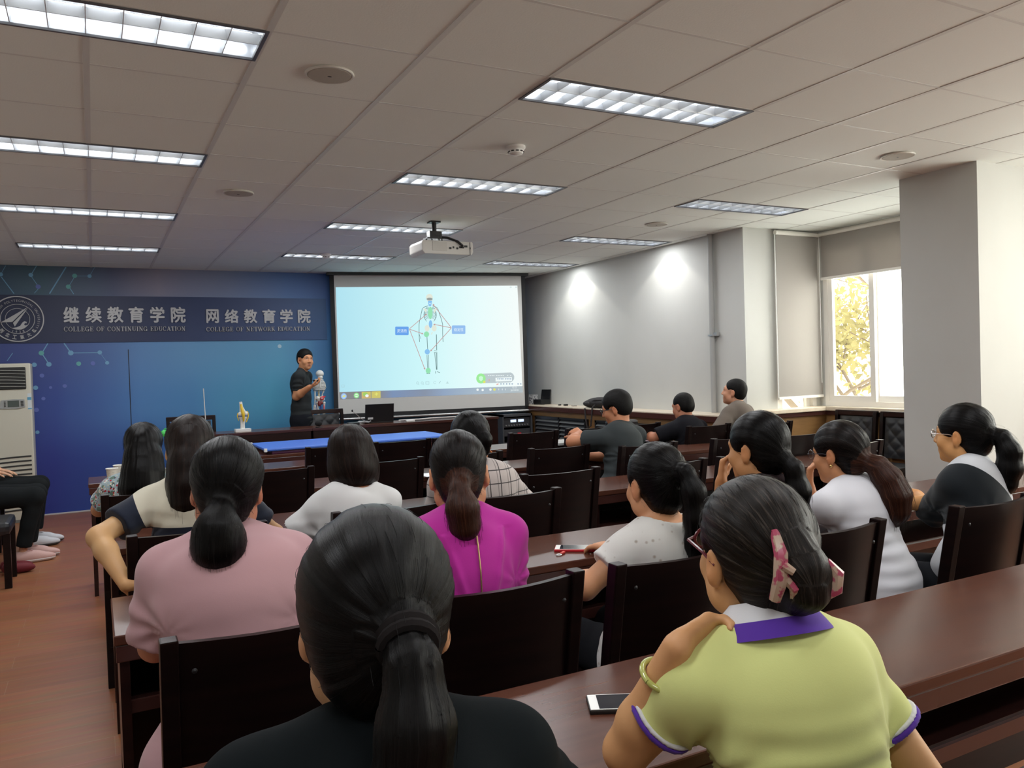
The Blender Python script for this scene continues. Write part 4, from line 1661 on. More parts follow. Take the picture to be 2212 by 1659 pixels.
b.tube([Q(760, 735, -.02), Q(835, 728, -.04), Q(905, 745, -.02)], .006, 8)
b.build('breastbone', bonem, sk, smooth=True)
for s, arm in ((0, [Q(752, 745), Q(738, 870), Q(740, 1010), Q(742, 1110), Q(736, 1240)]), (1, [Q(915, 800), Q(928, 900), Q(905, 985), Q(890, 1010), Q(884, 1060)])):
    b = MB()
    b.tube(arm, [.012, .008, .010, .008, .007], 8)
    b.ell(arm[0], (.015, .015, .015), 8, 6)
    b.build('arm_bone', bonem, sk, smooth=True)
    b = MB()
    w = np.array(arm[-1])
    for f in range(4):
        b.tube([w + np.array([(f - 1.5) * .006, 0, -.0]), w + np.array([(f - 1.5) * .010, 0, -.045 if s == 0 else .0]) + (np.array([.006, -.01, -.03]) if s else 0), w + np.array([(f - 1.5) * .010, 0, -.085 if s == 0 else 0]) + (np.array([.008, -.015, -.055]) if s else 0)], .004, 5)
    b.ell(w + np.array([0, 0, -.018]), (.014, .008, .02), 8, 5)
    b.build('hand_bone', bonem, sk, smooth=True)
b = MB()
for x, s in ((795, -1), (885, 1)):
    b.tube([Q(x + s * 12, 1065), Q(x, 1110), Q(840 + s * 30, 1160), Q(840 + s * 12, 1195)], [.014, .030, .020, .010], 12)
b.ell(Q(838, 1120, .02), (.018, .012, .035), 12, 8)
b.build('pelvis', bonem, sk, smooth=True)
for x0, x1 in ((785, 800), (925, 922)):
    b = MB()
    h_, kn = np.array(Q(x0, 1200)), np.array(Q(x1, 1330))
    kn = h_ + (kn - h_) * 1.7
    an = np.array([kn[0], kn[1] + .01, .40])
    b.tube([h_, h_ + (kn - h_) * .5, kn, kn + np.array([0, 0, -.02]), an + np.array([0, 0, .1]), an], [.014, .010, .016, .014, .008, .009], 8)
    b.ell(h_, (.017, .017, .017), 8, 6)
    b.ell(an + np.array([0, -.03, -.012]), (.014, .045, .012), 8, 6)
    b.build('leg_bone', bonem, sk, smooth=True)
b = MB()
b.ell(Q(882, 1112, -.028), (.024, .008, .024), 12, 7)
b.ell(Q(918, 1078, -.02), (.022, .006, .010), 10, 6)
b.ell(Q(922, 1300, -.012), (.007, .006, .045), 8, 6)
b.build('red_muscle_patch', mat('model_red', (.62, .03, .05), .45), sk, smooth=True)
b = MB()
b.ell(Q(878, 1112, -.034), (.010, .006, .011), 10, 6)
b.build('white_patch', bonem, sk, smooth=True)
b = MB()
b.ell(Q(830, 1215, -.02), (.022, .012, .034), 10, 7)
b.ell(Q(875, 1200, -.02), (.018, .010, .022), 10, 7)
b.build('dark_muscle_patch', mat('model_maroon', (.20, .03, .03), .45), sk, smooth=True)
b = MB()
b.ell(Q(770, 1290, .012), (.012, .008, .05), 8, 6)
b.ell(Q(860, 1300, .012), (.012, .008, .04), 8, 6)
b.build('blue_muscle_patch', mat('model_cobalt', (.05, .12, .55), .45), sk, smooth=True)
b = MB()
b.tube([(-.01, .09, 0), (-.01, .09, .95), (-.005, .03, 1.02)], .010, 8)
b.tube([(-.01, .02, .012), (-.01, .02, 0)], .16, 20)
b.build('stand', M['silver'], sk)  # unseen pole and foot, added to hold the skeleton up

# ------------------------------------------------------------------ along the window wall: radiator covers, ledge, rack
rc = thing('radiator_cover', 'long brown radiator cover with black louvred grilles and a pale stone ledge', 'radiator cover', (0, 0, 0))
b = MB()
b.box(5.22, XR, YJ + .0, 6.25, 0, .920)
b.build('cover_body', M['brown_panel'], rc)
b = MB()
b.box(5.185, XR, YJ - .03, 6.28, .920, .935)
b.build('stone_ledge', M['sill'], rc, bevel=.004)
b = MB()
b.box(5.178, 5.22, YJ - .03, 6.28, .868, .920)
b.build('ledge_trim', M['wood_edge'], rc)
lv = mat('grille_slat', (.06, .06, .062), .4)
for y0, y1 in ((4.42, 5.66), (2.85, 4.22)):
    b = MB()
    b.box(5.19, 5.222, y0, y1, .14, .80)
    g = b.build('louvred_grille', M['black'], rc)
    b = MB()
    for ym0, ym1 in ((y0 + .03, (y0 + y1) / 2 - .015), ((y0 + y1) / 2 + .015, y1 - .03)):
        for k in range(12):
            z = .17 + k * .051
            b.hexa([(5.165, ym0, z), (5.19, ym0, z + .026), (5.19, ym0, z + .030), (5.165, ym0, z + .006), (5.165, ym1, z), (5.19, ym1, z + .026), (5.19, ym1, z + .030), (5.165, ym1, z + .006)])
    b.build('grille_slats', lv, g)
    b = MB()
    for q in ((y0, y0 + .03), (y1 - .03, y1), ((y0 + y1) / 2 - .012, (y0 + y1) / 2 + .012)):
        b.box(5.172, 5.19, q[0], q[1], .14, .80)
    for q in ((.14, .165), (.775, .80)):
        b.box(5.172, 5.19, y0, y1, *q)
    b.build('grille_frame', M['black'], g)

rk = thing('equipment_rack', 'dark open equipment rack with lit displays below the right end of the screen', 'equipment rack', (4.72, 5.72, 0))
b = MB()
for q in ((0, .02, 0, .44), (.43, .45, 0, .44), (0, .45, .42, .44)):
    b.box(q[0], q[1], q[2], q[3], 0, .83)
b.box(0, .45, 0, .44, .80, .83)
b.box(0, .45, 0, .44, 0, .05)
b.build('rack_frame', mat('rack_grey', (.055, .058, .065), .4), rk)
for z0, z1, c in ((.66, .78, .035), (.54, .63, .05), (.36, .46, .03), (.20, .31, .04)):
    b = MB()
    b.box(.03, .42, .02, .40, z0, z1)
    b.build('rack_unit', mat('rack_unit', (c, c, c * 1.1), .35), rk, bevel=.003)
b = MB()
b.box(.13, .21, .010, .022, .725, .758)
b.box(.245, .325, .010, .022, .725, .758)
b.build('lit_display', emis('display_light', (.62, .75, 1.0), 1.3), rk)
b = MB()
b.box(.23, .28, .010, .022, .565, .580)
b.build('red_display', emis('display_red', (.5, .02, .03), .5), rk)
b = MB()
for k in range(9):
    b.tube([(.06 + k * .04, .020, .685), (.06 + k * .04, .006, .685)], .010, 8)
b.build('rack_knob', M['silver'], rk)

# things lying on the ledge
bg = thing('black_backpack', 'black backpack lying flat on the stone ledge with straps hanging down', 'backpack', (5.33, 4.30, .935))
b = MB()
nx = 16
for i in range(1):
    b.ell((0, -.02, .065), (.13, .30, .065), 20, 10)
    b.ell((0, -.18, .085), (.11, .16, .055), 16, 9)
    b.ell((-.02, .14, .05), (.12, .15, .05), 16, 9)
fab = mat('backpack_fabric', (.022, .019, .020), .85, bump=((40, 40, 40), .5, .01))
b.build('bag_body', fab, bg, smooth=True)
b = MB()
b.tube([(-.10, -.05, .06), (-.16, -.04, .01), (-.165, -.03, -.10), (-.165, -.01, -.20), (-.168, .06, -.24), (-.166, .10, -.12), (-.16, .12, .0)], .010, 8)
b.tube([(-.08, -.22, .10), (-.12, -.05, .10), (-.10, .12, .07)], .010, 8)
b.build('strap', fab, bg, smooth=True)
for (px, py, w, d, h, nm, m, lb) in ((1222, 872, .04, .05, .022, 'phone_charger', M['black'], 'small black charger block on the stone ledge left of the backpack'), (1209, 871, .03, .03, .016, 'black_plug', M['black'], 'tiny black plug on the stone ledge left of the charger block'),
                                     (1240, 874, .05, .06, .010, 'grey_pad', mat('pad_grey', (.2, .19, .17), .6), 'flat grey pad on the stone ledge touching the backpack')):
    q = at_x(px, py, 5.36)
    b = MB()
    b.box(-w / 2, w / 2, -d / 2, d / 2, 0, h)
    o = b.build(nm, m, None, bevel=.003, loc=(5.36, q[1], .935))
    tag(o, lb, 'charger' if 'char' in nm else ('plug' if 'plug' in nm else 'pad'))
bx = thing('printed_carton', 'small white printed carton standing on the ledge by the screen edge', 'carton', (5.33, 6.02, .935), .3)
b = MB()
b.hexa([(-.05, -.07, 0), (.05, -.07, 0), (.05, .07, 0), (-.05, .07, 0), (-.03, -.07, .13), (.06, -.07, .13), (.06, .07, .13), (-.03, .07, .13)])
b.build('carton_body', mat('carton_white', (.5, .5, .5), .6, noise=((45, 45, 45), (.08, .08, .10), .52, .56)), bx)
bx = thing('black_camera_bag', 'dark open case behind the white printed carton on the ledge', 'case', (5.38, 5.83, .935), .2)
b = MB()
b.box(-.08, .08, -.10, .08, 0, .07)
b.build('case_body', M['black'], bx, bevel=.01)
b = MB()
b.hexa([(.06, -.10, .07), (.075, -.10, .07), (.075, .08, .07), (.06, .08, .07), (.085, -.10, .20), (.095, -.10, .20), (.095, .08, .20), (.085, .08, .20)])
b.build('case_lid', M['black'], bx)

# ------------------------------------------------------------------ air conditioner
ac = thing('air_conditioner', 'cream floor-standing air conditioner against the blue wall', 'air conditioner', (-.86, 6.22, 0))
cream = mat('ac_cream', (.62, .60, .50), .4)
b = MB()
b.box(-.26, .26, -.14, .16, .02, 1.655)
b.build('cabinet', cream, ac, bevel=.015)
b = MB()
b.box(-.24, .215, -.150, -.138, 1.385, 1.615)
v = b.build('air_outlet', mat('ac_dark', (.02, .02, .018), .6), ac, bevel=.01)
b = MB()
for k in range(6):
    z = 1.42 + k * .033
    pts = [(-.235 + .445 * j / 10, -.155, z + .012 * math.sin(PI * (.25 + .75 * j / 10)) - .012) for j in range(11)]
    for p, q in zip(pts, pts[1:]):
        b.hexa([(p[0], -.160, p[2]), (q[0], -.160, q[2]), (q[0], -.148, q[2]), (p[0], -.148, p[2]), (p[0], -.160, p[2] + .004), (q[0], -.160, q[2] + .004), (q[0], -.148, q[2] + .004), (p[0], -.148, p[2] + .004)])
b.build('outlet_blade', mat('ac_blade', (.55, .55, .50), .35), v)
b = MB()
b.prism([(-.03, 1.19), (-.015, 1.275), (.09, 1.285), (.195, 1.28), (.20, 1.20), (.12, 1.183)], 1, -.150, -.138)
cp = b.build('control_panel', mat('ac_panel', (.34, .35, .34), .35), ac, bevel=.003)
b = MB()
b.box(.045, .145, -.154, -.149, 1.205, 1.27)
b.build('display', mat('ac_display', (.09, .11, .10), .25), cp)
b = MB()
for z in (1.21, 1.225, 1.24, 1.255):
    b.box(.015, .028, -.154, -.149, z, z + .008)
    b.box(.160, .185, -.154, -.149, z, z + .008)
b.build('button', M['black'], cp)
b = MB()
b.cur = 0
b.box(.222, .256, -.1415, -.139, 1.17, 1.34)
b.cur = 1
b.box(.220, .256, -.1425, -.139, 1.27, 1.30)
b.box(.222, .256, -.1425, -.139, 1.175, 1.185)
b.build('sticker', [mat('sticker_pale', (.62, .68, .70), .4), mat('sticker_blue', (.10, .34, .52), .4)], ac)
b = MB()
for k in range(13):
    z = .10 + k * .046
    pts = [(-.245 + .48 * j / 10, -.142, z + .025 * math.sin(PI * .5 * j / 10)) for j in range(11)]
    for p, q in zip(pts, pts[1:]):
        b.hexa([(p[0], -.1435, p[2]), (q[0], -.1435, q[2]), (q[0], -.138, q[2]), (p[0], -.138, p[2]), (p[0], -.1435, p[2] + .016), (q[0], -.1435, q[2] + .016), (q[0], -.138, q[2] + .016), (p[0], -.138, p[2] + .016)])
b.build('intake_slot', mat('ac_slot', (.03, .03, .028), .6), ac)
b = MB()
b.box(-.27, .27, -.15, .17, 0, .03)
b.build('plinth', mat('ac_plinth', (.2, .2, .18), .5), ac)
b = MB()
b.box(XL, 5.2, YF - .010, YF - .001, 0, .014)
struct('baseboard_front', b, mat('white_strip', (.6, .6, .6), .5))

# ------------------------------------------------------------------ small things on the desks
def flat(name, cat, label, c, w, d, rz, z, m, h=.003, bevel=0, group=None):
    b = MB()
    b.box(-w / 2, w / 2, -d / 2, d / 2, 0, h)
    o = b.build(name, m, None, bevel=bevel, loc=(c[0], c[1], z))
    o.rotation_euler = (0, 0, rz)
    return tag(o, label, cat, group)


def phone(name, label, px, py, rz, case, screen=(.02, .022, .03)):
    c = at_z(px, py, DH + .004)
    t = thing(name, label, 'phone', (c[0], c[1], DH), rz)
    b = MB()
    b.box(-.038, .038, -.077, .077, 0, .009)
    b.build('phone_case', case, t, bevel=.003)
    b = MB()
    b.box(-.0355, .0355, -.0745, .0745, .0088, .0098)
    b.build('phone_front', M['white'], t)
    b = MB()
    b.box(-.033, .033, -.057, .057, .0098, .0102)
    b.build('phone_screen', mat('phone_glass', screen, .06), t)
    return t


phone('mobile_phone', 'white mobile phone in a red case on the desk beside the lace blouse', 1243, 1185, .95, mat('red_case', (.55, .02, .03), .35))
phone('mobile_phone', 'white mobile phone half hidden under the elbow of the lime polo shirt', 1352, 1520, 1.1, M['black'])
kc = at_z(1212, 1198, DH)
kt = thing('key_tag', 'tiny red tag with a metal ring on the desk left of the red phone', 'key tag', (kc[0], kc[1], DH), .5)
b = MB()
b.box(-.002, .024, -.005, .005, .001, .008)
b.build('tag', mat('red_tag', (.6, .03, .02), .35), kt, bevel=.002)
b = MB()
b.tube([(-.015 + .012 * math.cos(2 * PI * k / 14), .008 * math.sin(2 * PI * k / 14), .003) for k in range(15)], .0022, 6, cap=False)
b.build('ring', M['silver'], kt, smooth=True)


def cup(px, py, label, z):
    c = at_z(px, py, z)
    t = thing('paper_cup', label, 'cup', (c[0], c[1], z), 0, 'white cups on the left desk end')
    b = MB()
    b.lathe([(.001, .0), (.026, .0), (.030, .03), (.036, .092), (.037, .094), (.034, .094), (.030, .05), (.001, .012)], (0, 0, 0), 24)
    b.build('cup_body', mat('cup_white', (.70, .68, .60), .6, noise=((70, 70, 160), (.5, .5, .42), .56, .62)), t, smooth=True)
    b = MB()
    b.tube([(.0375 * math.cos(2 * PI * k / 24), .0375 * math.sin(2 * PI * k / 24), .094) for k in range(25)], .0028, 6, cap=False)
    b.build('rim', M['white'], t, smooth=True)


cup(243, 1042, 'white paper cup on the left desk end, the nearer of two', DH)
cup(258, 1034, 'white paper cup on the left desk end, behind the other cup', DH)
PG = None
flat('paper_sheet', 'paper', 'pale sheet of paper sticking out right of the checked blouse', at_z(1112, 1066, DH), .16, .21, .1, DH, M['paper'])
flat('paper_sheet', 'paper', 'pale sheet of paper between the bob haircut and the magenta blouse', at_z(930, 1026, DH), .12, .17, 0, DH, M['paper'])
c = at_z(932, 982, DH)
flat('white_booklet', 'booklet', 'white booklet on the desk above the curved chair right of the bob haircut', at_z(930, 981, DH), .24, .16, 0, DH, M['paper'], .012)
nb = flat('white_notebook', 'notebook', 'bright white notebook lying under the elbow of the man with glasses', at_z(1276, 992, DH), .25, .17, -.35, DH, M['paper'], .016)
flat('grey_booklet', 'booklet', 'grey booklet beside the elbow of the man with glasses', at_z(1212, 958, DH), .22, .30, 0, DH, mat('booklet_grey', (.42, .42, .40), .7), .02)
flat('paper_sheet', 'paper', 'pale lilac sheet of paper left of the man in the black tee', at_z(1415, 950, DH), .30, .24, .2, DH, mat('paper_lilac', (.72, .66, .74), .7))
flat('paper_sheet', 'paper', 'white sheet of paper under the hands of the woman in black and grey', at_z(1945, 1082, DH), .15, .20, .1, DH, M['paper'])
c = at_z(1408, 911, .93)
hb = thing('black_handbag', 'black glossy handbag on the desk between the dark-shirted men', 'handbag', (4.42, 2.62, DH), 0)
b = MB()
b.box(-.16, .16, -.05, .05, 0, .155)
b.build('bag_body', M['leather'], hb, bevel=.02)
b = MB()
b.tube([(-.09, 0, .15), (-.08, 0, .19), (.08, 0, .19), (.09, 0, .15)], .006, 6)
b.build('bag_handle', M['black'], hb)

# ------------------------------------------------------------------ trees outside
leaf_m = mat('leaf_yellow_green', (.20, .18, .07), .6)
nt = leaf_m.node_tree
tl = nt.nodes.new('ShaderNodeBsdfTranslucent')
tl.inputs['Color'].default_value = (.34, .29, .12, 1)
ms = nt.nodes.new('ShaderNodeMixShader')
ms.inputs[0].default_value = .6
nt.links.new(nt.nodes['Principled BSDF'].outputs[0], ms.inputs[1])
nt.links.new(tl.outputs[0], ms.inputs[2])
nt.links.new(ms.outputs[0], nt.nodes['Material Output'].inputs['Surface'])
bark = mat('bark', (.16, .12, .08), .9, bump=((20, 20, 5), .6, .02))


def tree(loc, label, seed, spread, h):
    rnd = random.Random(seed)
    t = thing('tree', label, 'tree', loc, 0, 'trees outside the window')
    b = MB()
    tips = []
    def grow(p, d, L, r, lev):
        q = p + d * L
        m = p + d * L * .5 + np.array([rnd.uniform(-1, 1) for _ in range(3)]) * L * .06
        b.tube([p, m, q], [r, r * .85, r * .65], 6)
        if lev == 0:
            tips.append((p, q))
            return
        for k in range(3 if lev > 1 else 4):
            nd = d * .65 + np.array([rnd.uniform(-1, 1), rnd.uniform(-1, 1), rnd.uniform(-.35, .7)]) * .75
            nd /= np.linalg.norm(nd)
            s = rnd.uniform(.45, 1.0)
            grow(p + d * L * s, nd, L * rnd.uniform(.55, .8), r * .55, lev - 1)
    grow(np.array([0, 0, 0.0]), np.array([.08, .05, 1.0]), h * .42, .12, 4)
    b.build('trunk', bark, t, smooth=True)
    b = MB()
    for p, q in tips:
        for k in range(60):
            c = p + (q - p) * rnd.random() * 1.15 + np.array([rnd.gauss(0, .16) for _ in range(3)]) * spread
            u = np.array([rnd.gauss(0, 1) for _ in range(3)])
            u /= np.linalg.norm(u)
            w = np.cross(u, [rnd.gauss(0, 1) for _ in range(3)])
            w /= np.linalg.norm(w) + 1e-9
            s = rnd.uniform(.05, .10)
            b.add([c - u * s, c - u * s * .1 + w * s * .42, c + u * s, c - u * s * .1 - w * s * .42], [(0, 1, 2, 3)])
    o = b.build('crown', leaf_m, t, fix=False)
    return t


tree((9.8, 4.0, -2.4), 'yellow-green tree filling the left pane of the open window', 3, 1.6, 7.0)
tree((20.5, 12.0, -3.0), 'second yellow-green tree farther behind, outside the open window', 8, 2.8, 12.0)

# ------------------------------------------------------------------ people: smooth surfaces grown from distance fields
F32 = np.float32


def nrm(v):
    v = np.array(v, float)
    return v / (np.linalg.norm(v) + 1e-12)


class Field:
    """prims are blended one after the other; each has its own softness k"""

    def __init__(s, h):
        s.h, s.pr, s.cut = h, [], []

    def cap(s, a, b, ra, rb, k=.02, planes=()):
        a, b = np.array(a, float), np.array(b, float)
        r = max(ra, rb)
        s.pr.append(('c', a, b, ra, rb, k, planes, np.minimum(a, b) - r, np.maximum(a, b) + r))
        return s

    def ell(s, c, r, R=None, k=.02, planes=()):
        c, r = np.array(c, float), np.array(r, float)
        m = max(r)
        s.pr.append(('e', c, r, R, None, k, planes, c - m, c + m))
        return s

    def sub(s, c, r, R=None, k=.008):
        c, r = np.array(c, float), np.array(r, float)
        m = max(r)
        s.cut.append(('e', c, r, R, None, k, (), c - m, c + m))
        return s

    def chain(s, pts, rs, k=.015):
        for i in range(len(pts) - 1):
            s.cap(pts[i], pts[i + 1], rs[i], rs[i + 1], k)
        return s

    @staticmethod
    def _d(p, X, Y, Z):
        if p[0] == 'c':
            a, b, ra, rb = p[1:5]
            ba = b - a
            L2 = float(ba @ ba) + 1e-12
            px, py, pz = X - F32(a[0]), Y - F32(a[1]), Z - F32(a[2])
            t = np.clip((px * F32(ba[0]) + py * F32(ba[1]) + pz * F32(ba[2])) / F32(L2), 0, 1)
            d = np.sqrt((px - t * F32(ba[0])) ** 2 + (py - t * F32(ba[1])) ** 2 + (pz - t * F32(ba[2])) ** 2) - (F32(ra) + F32(rb - ra) * t)
        else:
            c, r, R = p[1:4]
            px, py, pz = X - F32(c[0]), Y - F32(c[1]), Z - F32(c[2])
            if R is not None:
                q = [px * F32(R[0][i]) + py * F32(R[1][i]) + pz * F32(R[2][i]) for i in range(3)]
            else:
                q = [px, py, pz]
            k0 = np.sqrt(sum((q[i] / F32(r[i])) ** 2 for i in range(3)))
            k1 = np.sqrt(sum((q[i] / F32(r[i] ** 2)) ** 2 for i in range(3))) + F32(1e-9)
            d = k0 * (k0 - 1) / k1
        for n, o in p[6]:                       # keep the side where n.x < o
            d = np.maximum(d, X * F32(n[0]) + Y * F32(n[1]) + Z * F32(n[2]) - F32(o))
        return d

    def mesh(s):
        h = s.h
        lo = np.min([p[7] for p in s.pr], 0) - 3 * h
        hi = np.max([p[8] for p in s.pr], 0) + 3 * h
        n = np.ceil((hi - lo) / h).astype(int) + 1
        D = np.full(n, 1.0, F32)
        ax = [(lo[i] + h * np.arange(n[i])).astype(F32) for i in range(3)]
        for lst, sub in ((s.pr, False), (s.cut, True)):
            for p in lst:
                k = p[5]
                i0 = np.clip(np.floor((p[7] - lo - k - 2.5 * h) / h).astype(int), 0, n)
                i1 = np.clip(np.ceil((p[8] - lo + k + 2.5 * h) / h).astype(int) + 1, 0, n)
                if (i1 <= i0).any():
                    continue
                sl = tuple(slice(i0[i], i1[i]) for i in range(3))
                X, Y, Z = ax[0][sl[0]][:, None, None], ax[1][sl[1]][None, :, None], ax[2][sl[2]][None, None, :]
                d = s._d(p, X, Y, Z)
                a = D[sl]
                if sub:
                    hh = np.maximum(k - np.abs(a + d), 0) / k
                    D[sl] = np.maximum(a, -d) + hh * hh * k * F32(.25)
                else:
                    hh = np.maximum(k - np.abs(a - d), 0) / k
                    D[sl] = np.minimum(a, d) - hh * hh * k * F32(.25)
        return surface(D, lo, h)


def surface(D, lo, h):
    """surface nets"""
    S = D < 0
    n = np.array(D.shape)
    c = [S[i:n[0] - 1 + i, j:n[1] - 1 + j, k:n[2] - 1 + k] for i in (0, 1) for j in (0, 1) for k in (0, 1)]
    anyS, allS = c[0].copy(), c[0].copy()
    for q in c[1:]:
        anyS |= q
        allS &= q
    idx = np.argwhere(anyS & ~allS)
    lut = np.full(n - 1, -1, np.int32)
    lut[idx[:, 0], idx[:, 1], idx[:, 2]] = np.arange(len(idx))
    acc = np.zeros((len(idx), 3))
    cnt = np.zeros(len(idx))
    cor = [(i, j, k) for i in (0, 1) for j in (0, 1) for k in (0, 1)]
    val = {q: D[idx[:, 0] + q[0], idx[:, 1] + q[1], idx[:, 2] + q[2]].astype(float) for q in cor}
    for q in cor:
        for a in range(3):
            if q[a] == 0:
                w = list(q)
                w[a] = 1
                w = tuple(w)
                m = (val[q] < 0) != (val[w] < 0)
                t = val[q][m] / (val[q][m] - val[w][m])
                pt = np.tile(np.array(q, float), (m.sum(), 1))
                pt[:, a] += t
                acc[m] += pt
                cnt[m] += 1
    V = (idx + acc / cnt[:, None]) * h + lo
    F = []
    for a in range(3):
        b_, c_ = (a + 1) % 3, (a + 2) % 3
        s0 = [slice(None)] * 3
        s1 = [slice(None)] * 3
        s0[a], s1[a] = slice(0, n[a] - 1), slice(1, n[a])
        A, B = S[tuple(s0)], S[tuple(s1)]
        e = np.argwhere(A != B)
        ok = (e[:, b_] > 0) & (e[:, c_] > 0) & (e[:, b_] < n[b_] - 1) & (e[:, c_] < n[c_] - 1)
        e = e[ok]
        ins = A[e[:, 0], e[:, 1], e[:, 2]]
        def L(db, dc):
            q = e.copy()
            q[:, b_] -= db
            q[:, c_] -= dc
            return lut[q[:, 0], q[:, 1], q[:, 2]]
        f = np.stack([L(1, 1), L(0, 1), L(0, 0), L(1, 0)], 1)
        f[~ins] = f[~ins][:, ::-1]
        F.append(f)
    return V, np.concatenate(F)


def smooth_mesh(V, F, it=2, lam=.5):
    e = np.concatenate([F[:, [0, 1]], F[:, [1, 2]], F[:, [2, 3]], F[:, [3, 0]]])
    for _ in range(it):
        acc = np.zeros_like(V)
        cnt = np.zeros(len(V))
        for i, j in ((0, 1), (1, 0)):
            for a in range(3):
                acc[:, a] += np.bincount(e[:, i], V[e[:, j], a], len(V))
            cnt += np.bincount(e[:, i], minlength=len(V))
        V = V + lam * (acc / cnt[:, None] - V)
    return V


def normals(V, F):
    fn = np.cross(V[F[:, 2]] - V[F[:, 0]], V[F[:, 3]] - V[F[:, 1]])
    N = np.zeros_like(V)
    for k in range(4):
        for a in range(3):
            N[:, a] += np.bincount(F[:, k], fn[:, a], len(V))
    return N / (np.linalg.norm(N, axis=1)[:, None] + 1e-12)


def np_mesh(name, V, F, m, parent=None, col=None, attrs=None, loc=None):
    me = bpy.data.meshes.new(name)
    me.vertices.add(len(V))
    me.vertices.foreach_set('co', V.astype(F32).ravel())
    me.loops.add(len(F) * 4)
    me.loops.foreach_set('vertex_index', F.astype(np.int32).ravel())
    me.polygons.add(len(F))
    me.polygons.foreach_set('loop_start', np.arange(0, len(F) * 4, 4, dtype=np.int32))
    me.polygons.foreach_set('use_smooth', np.ones(len(F), bool))
    me.update(calc_edges=True)
    me.materials.append(m)
    if col is not None:
        a = me.attributes.new('Col', 'FLOAT_COLOR', 'POINT')
        a.data.foreach_set('color', np.c_[col, np.ones(len(col))].astype(F32).ravel())
    for k, v in (attrs or {}).items():
        a = me.attributes.new(k, 'FLOAT_VECTOR', 'POINT')
        a.data.foreach_set('vector', v.astype(F32).ravel())
    o = bpy.data.objects.new(name, me)
    COL.objects.link(o)
    if parent:
        o.parent = parent
    if loc is not None:
        o.location = loc
    return o


def waves(P, seed, freq, n=5, aniso=(1, 1, 1)):
    """smooth pseudo-noise in about -1..1"""
    rg = np.random.RandomState(seed)
    s = np.zeros(len(P))
    Q = P * np.array(aniso)
    W_ = Q + .35 / freq * np.sin(Q[:, [1, 2, 0]] * freq * .9 + rg.rand(3) * 6)
    for k in range(n):
        d = rg.randn(3)
        d /= np.linalg.norm(d)
        s += np.sin(W_ @ d * freq * rg.uniform(.7, 1.6) + rg.rand() * 6.3)
    return s / n


# skin, hair and cloth materials
M['skin'] = mat('skin', (.5, .3, .2), .5, spec=.35, attr='Col', bump=((320, 320, 320), .08, .001))


def hair_mat(name, c1, c2, rough=.34, spec=.20, tail=None):
    m = mat(name, c1, rough, spec=spec)
    nt = m.node_tree
    bs = nt.nodes['Principled BSDF']
    at = nt.nodes.new('ShaderNodeAttribute')
    at.attribute_name = 'strand'
    nz = nt.nodes.new('ShaderNodeTexNoise')
    nz.inputs['Scale'].default_value = 9.0
    nz.inputs['Detail'].default_value = 8
    nz.inputs['Roughness'].default_value = .72
    nt.links.new(at.outputs['Vector'], nz.inputs['Vector'])
    rp = ramp(nt, [(.32, tuple(.35 * v for v in c1)), (.52, c1), (.72, c2)])
    nt.links.new(nz.outputs['Fac'], rp.inputs['Fac'])
    out = rp.outputs['Color']
    if tail:                                       # dyed lengths below the tie, dark roots above
        r2 = ramp(nt, [(.32, tuple(.35 * v for v in tail[0])), (.52, tail[0]), (.72, tail[1])])
        nt.links.new(nz.outputs['Fac'], r2.inputs['Fac'])
        sx = nt.nodes.new('ShaderNodeSeparateXYZ')
        nt.links.new(at.outputs['Vector'], sx.inputs['Vector'])
        mr = nt.nodes.new('ShaderNodeMapRange')
        mr.inputs['From Min'].default_value, mr.inputs['From Max'].default_value = 3.5, 5.0
        nt.links.new(sx.outputs['X'], mr.inputs['Value'])
        mx = nt.nodes.new('ShaderNodeMix')
        mx.data_type = 'RGBA'
        nt.links.new(mr.outputs['Result'], mx.inputs['Factor'])
        nt.links.new(out, mx.inputs['A'])
        nt.links.new(r2.outputs['Color'], mx.inputs['B'])
        out = mx.outputs['Result']
    nt.links.new(out, bs.inputs['Base Color'])
    bp = nt.nodes.new('ShaderNodeBump')
    bp.inputs['Strength'].default_value = .40
    bp.inputs['Distance'].default_value = .004
    nt.links.new(nz.outputs['Fac'], bp.inputs['Height'])
    nt.links.new(bp.outputs['Normal'], bs.inputs['Normal'])
    return m


M['hair_black'] = hair_mat('hair_black', (.0030, .0026, .0026), (.0095, .008, .0076), .30, .11)
M['hair_dark'] = hair_mat('hair_dark_brown', (.009, .0052, .0042), (.036, .018, .012), .32, .13)
M['hair_brown'] = hair_mat('hair_brown', (.030, .0110, .0066), (.105, .038, .020))
M['hair_copper'] = hair_mat('hair_copper_lengths', (.0055, .0036, .0032), (.020, .011, .0085), .32, .13, tail=((.034, .0120, .0072), (.115, .042, .022)))
M['hair_grey'] = hair_mat('hair_brown_grey', (.010, .0072, .0055), (.085, .068, .055), .38, .14)
M['hair_short'] = mat('hair_short', (.004, .0036, .0036), .6, spec=.15, noise=((500, 500, 200), (.013, .012, .011), .45, .7), bump=((500, 500, 250), .5, .0015))


def cloth(name, c, rough=.85, sheen=.15):
    return mat(name, c, rough, spec=.2 if max(c) > .03 else .08, sheen=sheen * min(1.0, 4 * max(c)), bump=((420, 420, 420), .12, .001))


def rotz(h):
    """columns: right, forward, up for a heading h (clockwise from +Y)"""
    return np.array([[math.cos(h), math.sin(h), 0], [-math.sin(h), math.cos(h), 0], [0, 0, 1.0]])


